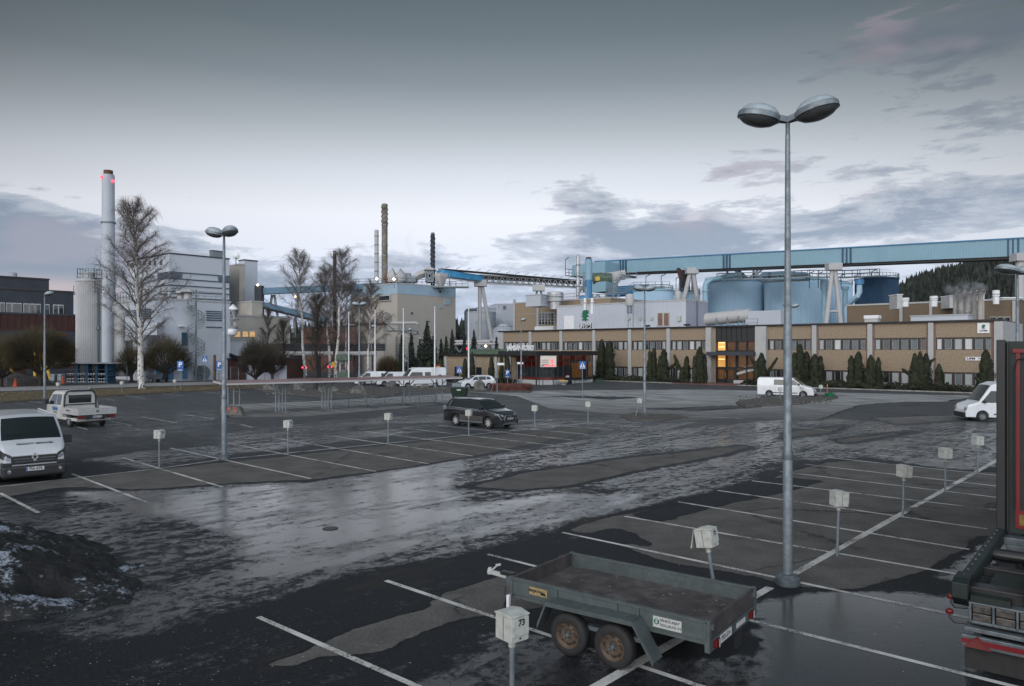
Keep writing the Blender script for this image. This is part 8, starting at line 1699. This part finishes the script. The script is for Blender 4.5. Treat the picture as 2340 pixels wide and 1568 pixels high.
# fence
def fence(label, pts, h):
    o = root('mesh_fence', label, 'fence', (0, 0, 0)); P_ = [at(*q) for q in pts]; mm = MB()
    for q in P_: MB().tube(q, q + Vector((0, 0, h)), .05, n=6).build('post', 'galv', o)
    for a, b_ in zip(P_, P_[1:]):
        for hh in (.1, h * .5, h): mm.beam(a + Vector((0, 0, hh)), b_ + Vector((0, 0, hh)), .022)
        L = (b_ - a).length; n_ = int(L / .35)
        for i in range(n_): q, r_ = a.lerp(b_, i / n_), a.lerp(b_, (i + 1) / n_); mm.beam(q + Vector((0, 0, .1)), r_ + Vector((0, 0, h)), .008); mm.beam(r_ + Vector((0, 0, .1)), q + Vector((0, 0, h)), .008)
    mm.build('wire_mesh', 'galv_dark', o)
fence('thin wire-mesh fence along the path in front of the grey hall', [(-60, 884), (15, 883), (91, 880), (183, 876.5), (235, 875.8), (290, 875.5), (334, 873.5), (380, 873), (428, 872), (500, 871)], 2.3)
fence('wire-mesh fence in front of the red clad annex', [(527, 871), (545, 871), (563, 870.5), (585, 870), (605, 870), (625, 869.5), (650, 869)], 2.1)
o = root('solid_gate', 'grey sheet-metal gate panel in the fence by the bare trees', 'gate', at(640, 869.5)); MB().box(-5.0, 1.0, 0, .1, .1, 2.3).build('panel', 'gwallside', o); MB().box(-5.1, -5.0, -.05, .1, 0, 2.4).build('post', 'galv', o)
# cones
for px, py, lb in ((35, 883, 'at the far left before the dirt mound'), (144, 877, 'left of two near the shelter'), (168.7, 876.5, 'right of two near the shelter')):
    o = root('traffic_cone', 'orange traffic cone with yellow bands, ' + lb, 'traffic cone', at(px, py), 0, 'orange traffic cones'); MB().box(-.3, .3, -.3, .3, 0, .08).build('foot', 'orange', o); MB().lathe([(.23, .08), (.05, 1.05), (0, 1.05)], 14).build('cone', 'orange', o, smooth=True, ang=40)
    for z in (.35, .65): MB().lathe([(.235 - z * .185, z), (.20 - z * .17, z + .14)], 14).build('band', 'yellow', o)
for px, py, lb in ((46, 863, 'farther left'), (62, 865, 'nearer left'), (128, 874, 'left of the pair behind the street lamp'), (137, 874, 'right of the pair behind the street lamp')):
    p = at(px, py); o = root('ibc_tank', 'white caged liquid tank, ' + lb, 'tank', p); MB().box(-.5, .5, -.5, .5, .18, 1.2).build('tank', 'gwall', o, bevel=.06); m = MB()
    for i in range(6): m.box(-.52 + i * .2, -.50 + i * .2, -.53, -.51, .1, 1.22)
    for z in (.3, .6, .9, 1.2): m.box(-.53, .53, -.54, -.52, z, z + .02)
    m.build('cage', 'galv', o); MB().box(-.55, .55, -.55, .55, 0, .15).build('pallet', 'galv_dark', o)
o = root('yellow_gantry', 'yellow steel gantry legs showing behind the big round willow', 'gantry', (0, 0, 0)); m = MB(); [m.beam(atY(a, b_, 108), atY(c_, d_, 108), .3) for a, b_, c_, d_ in ((4, 818, 12, 868), (12, 818, 3, 868), (18, 818, 34, 866), (86, 800, 96, 872), (98, 810, 116, 868), (80, 800, 80, 868), (0, 830, 40, 826))]; m.build('legs', 'yellow', o)
def mound(u, v): x = -78 + u * 20; y = 94 + v * 10; r_ = math.hypot((x + 70) / 9, (y - 99) / 5); return (x, y, max(-.05, 2.1 * (1 - r_ ** 1.5) + .35 * mn.fractal(Vector((x * .7, y * .7, 0)), 1, 2, 4) * (1 if r_ < .9 else 0)))
m = MB(); m.grid(mound, 50, 30); o = m.build('dirt_mound', SG, smooth=True); tag(o, 'dark mound of dirt behind the fence at the far left', 'mound')
# green press, kiosk, signals
Y = 118.; p = atY(787, 801, Y); p.z = 0; o = root('green_press', 'old green machine press standing as a monument among the birches', 'machine', p); k = Y / F
w = 14 * k; m = MB(); m.box(-w, w, -1, 1, 0, 1.1); m.build('base', 'mgreen', o, bevel=.05); MB().box(-w * 1.1, w * 1.1, -1.1, 1.1, 2.9, 3.9).build('head', 'mgreen', o, bevel=.08)
for x in (-w * .65, w * .65): MB().tube((x, -.2, 1.1), (x, -.2, 2.9), .16, n=10).build('column', 'steelw', o)
MB().box(-w * .5, w * .5, -.8, .8, 1.1, 1.5).build('bed', 'galv_dark', o)
p = at(884.5, 872); p = P2(884.5, 110); k = 110 / F; o = root('red_kiosk', 'small red-framed glass kiosk behind the flagpoles', 'kiosk', p); w = 17 * k
m = MB(); 
for x in (-w, -w * .33, w * .33, w): m.beam((x, -1, 0), (x, -1, 2.35), .12); m.beam((x, 1, 0), (x, 1, 2.35), .12)
m.box(-w - .1, w + .1, -1.1, 1.1, 2.35, 2.6); m.build('frame', mat('kiosk_red', (.40, .02, .02), .5, 0, .1), o); MB().box(-w + .08, w - .08, -.95, .95, .05, 2.3).build('glazing', 'glass', o)
for px, py, Yq, lb in ((695.5, 840, 119, 'left'), (754, 838, 121, 'right')):
    p = P2(px, Yq); o = root('barrier_signal', '%s of two gate signals with a pair of lit red lamps' % lb, 'signal', p); z = zat(py, Yq); MB().tube((0, .1, 0), (0, .1, z), .07, n=6).build('post', 'galv', o); MB().box(-.45, .45, .02, .1, z - .15, z + .15).build('board', 'black', o)
    for x in (-.3, .3): MB().lathe([(.13, -.02), (.13, .02)], 12, (x, -.02, z), 'y').build('lamp', 'lampred', o)
o = root('yellow_sign', 'small yellow sign near the birches at the gate', 'sign', P2(762, 119)); z = zat(832, 119); MB().tube((0, .05, 0), (0, .05, z), .05, n=6).build('post', 'galv', o); MB().box(-.3, .3, -.02, .02, z - .45, z + .35).build('panel', 'yellow', o)
# grit and leaf crumbs on the wet asphalt, foreground
random.seed(77); m = MB()
for _ in range(260):
    if random.random() < .6: c = at(random.uniform(0, 720), random.uniform(1380, 1566))
    else: c = at(random.uniform(-50, 2200), random.uniform(1180, 1566))
    s = random.uniform(.004, .014) * (1.6 if random.random() < .05 else 1); a = random.uniform(0, 6.28); pts = [(c.x + s * random.uniform(.5, 1.4) * math.cos(a + q), c.y + s * random.uniform(.5, 1.4) * math.sin(a + q), .009) for q in (0, 1.6, 3.1, 4.7)]; m.add(pts, [(0, 1, 2, 3)])
o = m.build('litter_crumbs', 'paper'); tag(o, 'pale crumbs of litter scattered over the wet asphalt', 'litter', kind='stuff')
m = MB(); c = at(755, 1208); m.lathe([(.2, .004), (.2, .012), (0, .012)], 28); mc = m.build('manhole_cover', 'black'); mc.location = c; tag(mc, 'round manhole cover in the wet driving lane', 'manhole cover')
# ================================================================ STEAM
def steam(name, label, c, sz, dens, sc):
    m = MB(); 
    m.grid(lambda u, v: (sz[0] * math.cos(2 * math.pi * u) * math.sin(math.pi * v), sz[1] * math.sin(2 * math.pi * u) * math.sin(math.pi * v), -sz[2] * math.cos(math.pi * v)), 16, 10)
    v = bpy.data.materials.new(name); v.use_nodes = True; t = v.node_tree; t.nodes.clear(); n = NT(t); pv = n.n('ShaderNodeVolumePrincipled'); ou = n.n('ShaderNodeOutputMaterial'); P = n.n('ShaderNodeTexCoord').outputs['Object']; x, y, z = n.xyz(P)
    r2 = n.add(n.add(n.m('POWER', n.m('DIVIDE', x, sz[0]), 2.), n.m('POWER', n.m('DIVIDE', y, sz[1]), 2.)), n.m('POWER', n.m('DIVIDE', z, sz[2]), 2.))
    d = n.mul(n.mul(n.ss(r2, 1., .1), n.ss(n.noise(P, sc, 5, .6, .6), .46, .66)), dens)
    n.lk((.92, .94, .97), pv.inputs['Color']); n.lk(d, pv.inputs['Density']); pv.inputs['Anisotropy'].default_value = .3; t.links.new(pv.outputs[0], ou.inputs['Volume'])
    o = m.build(name, v); o.location = c; tag(o, label, 'steam', kind='stuff')
steam('steam', 'white steam drifting down in front of the exhaust pipes', atY(2207, 712, 106), (2.0, 1.2, 3.2), 3.0, .8)
steam('steam', 'thin steam above the exhaust pipe mouths', atY(2208, 664, 110), (3.6, 2, 1.8), 1.3, .7)
steam('steam', 'faint plume of steam behind the mossy chimney', atY(925, 595, 215), (9, 5, 10), .07, .16)
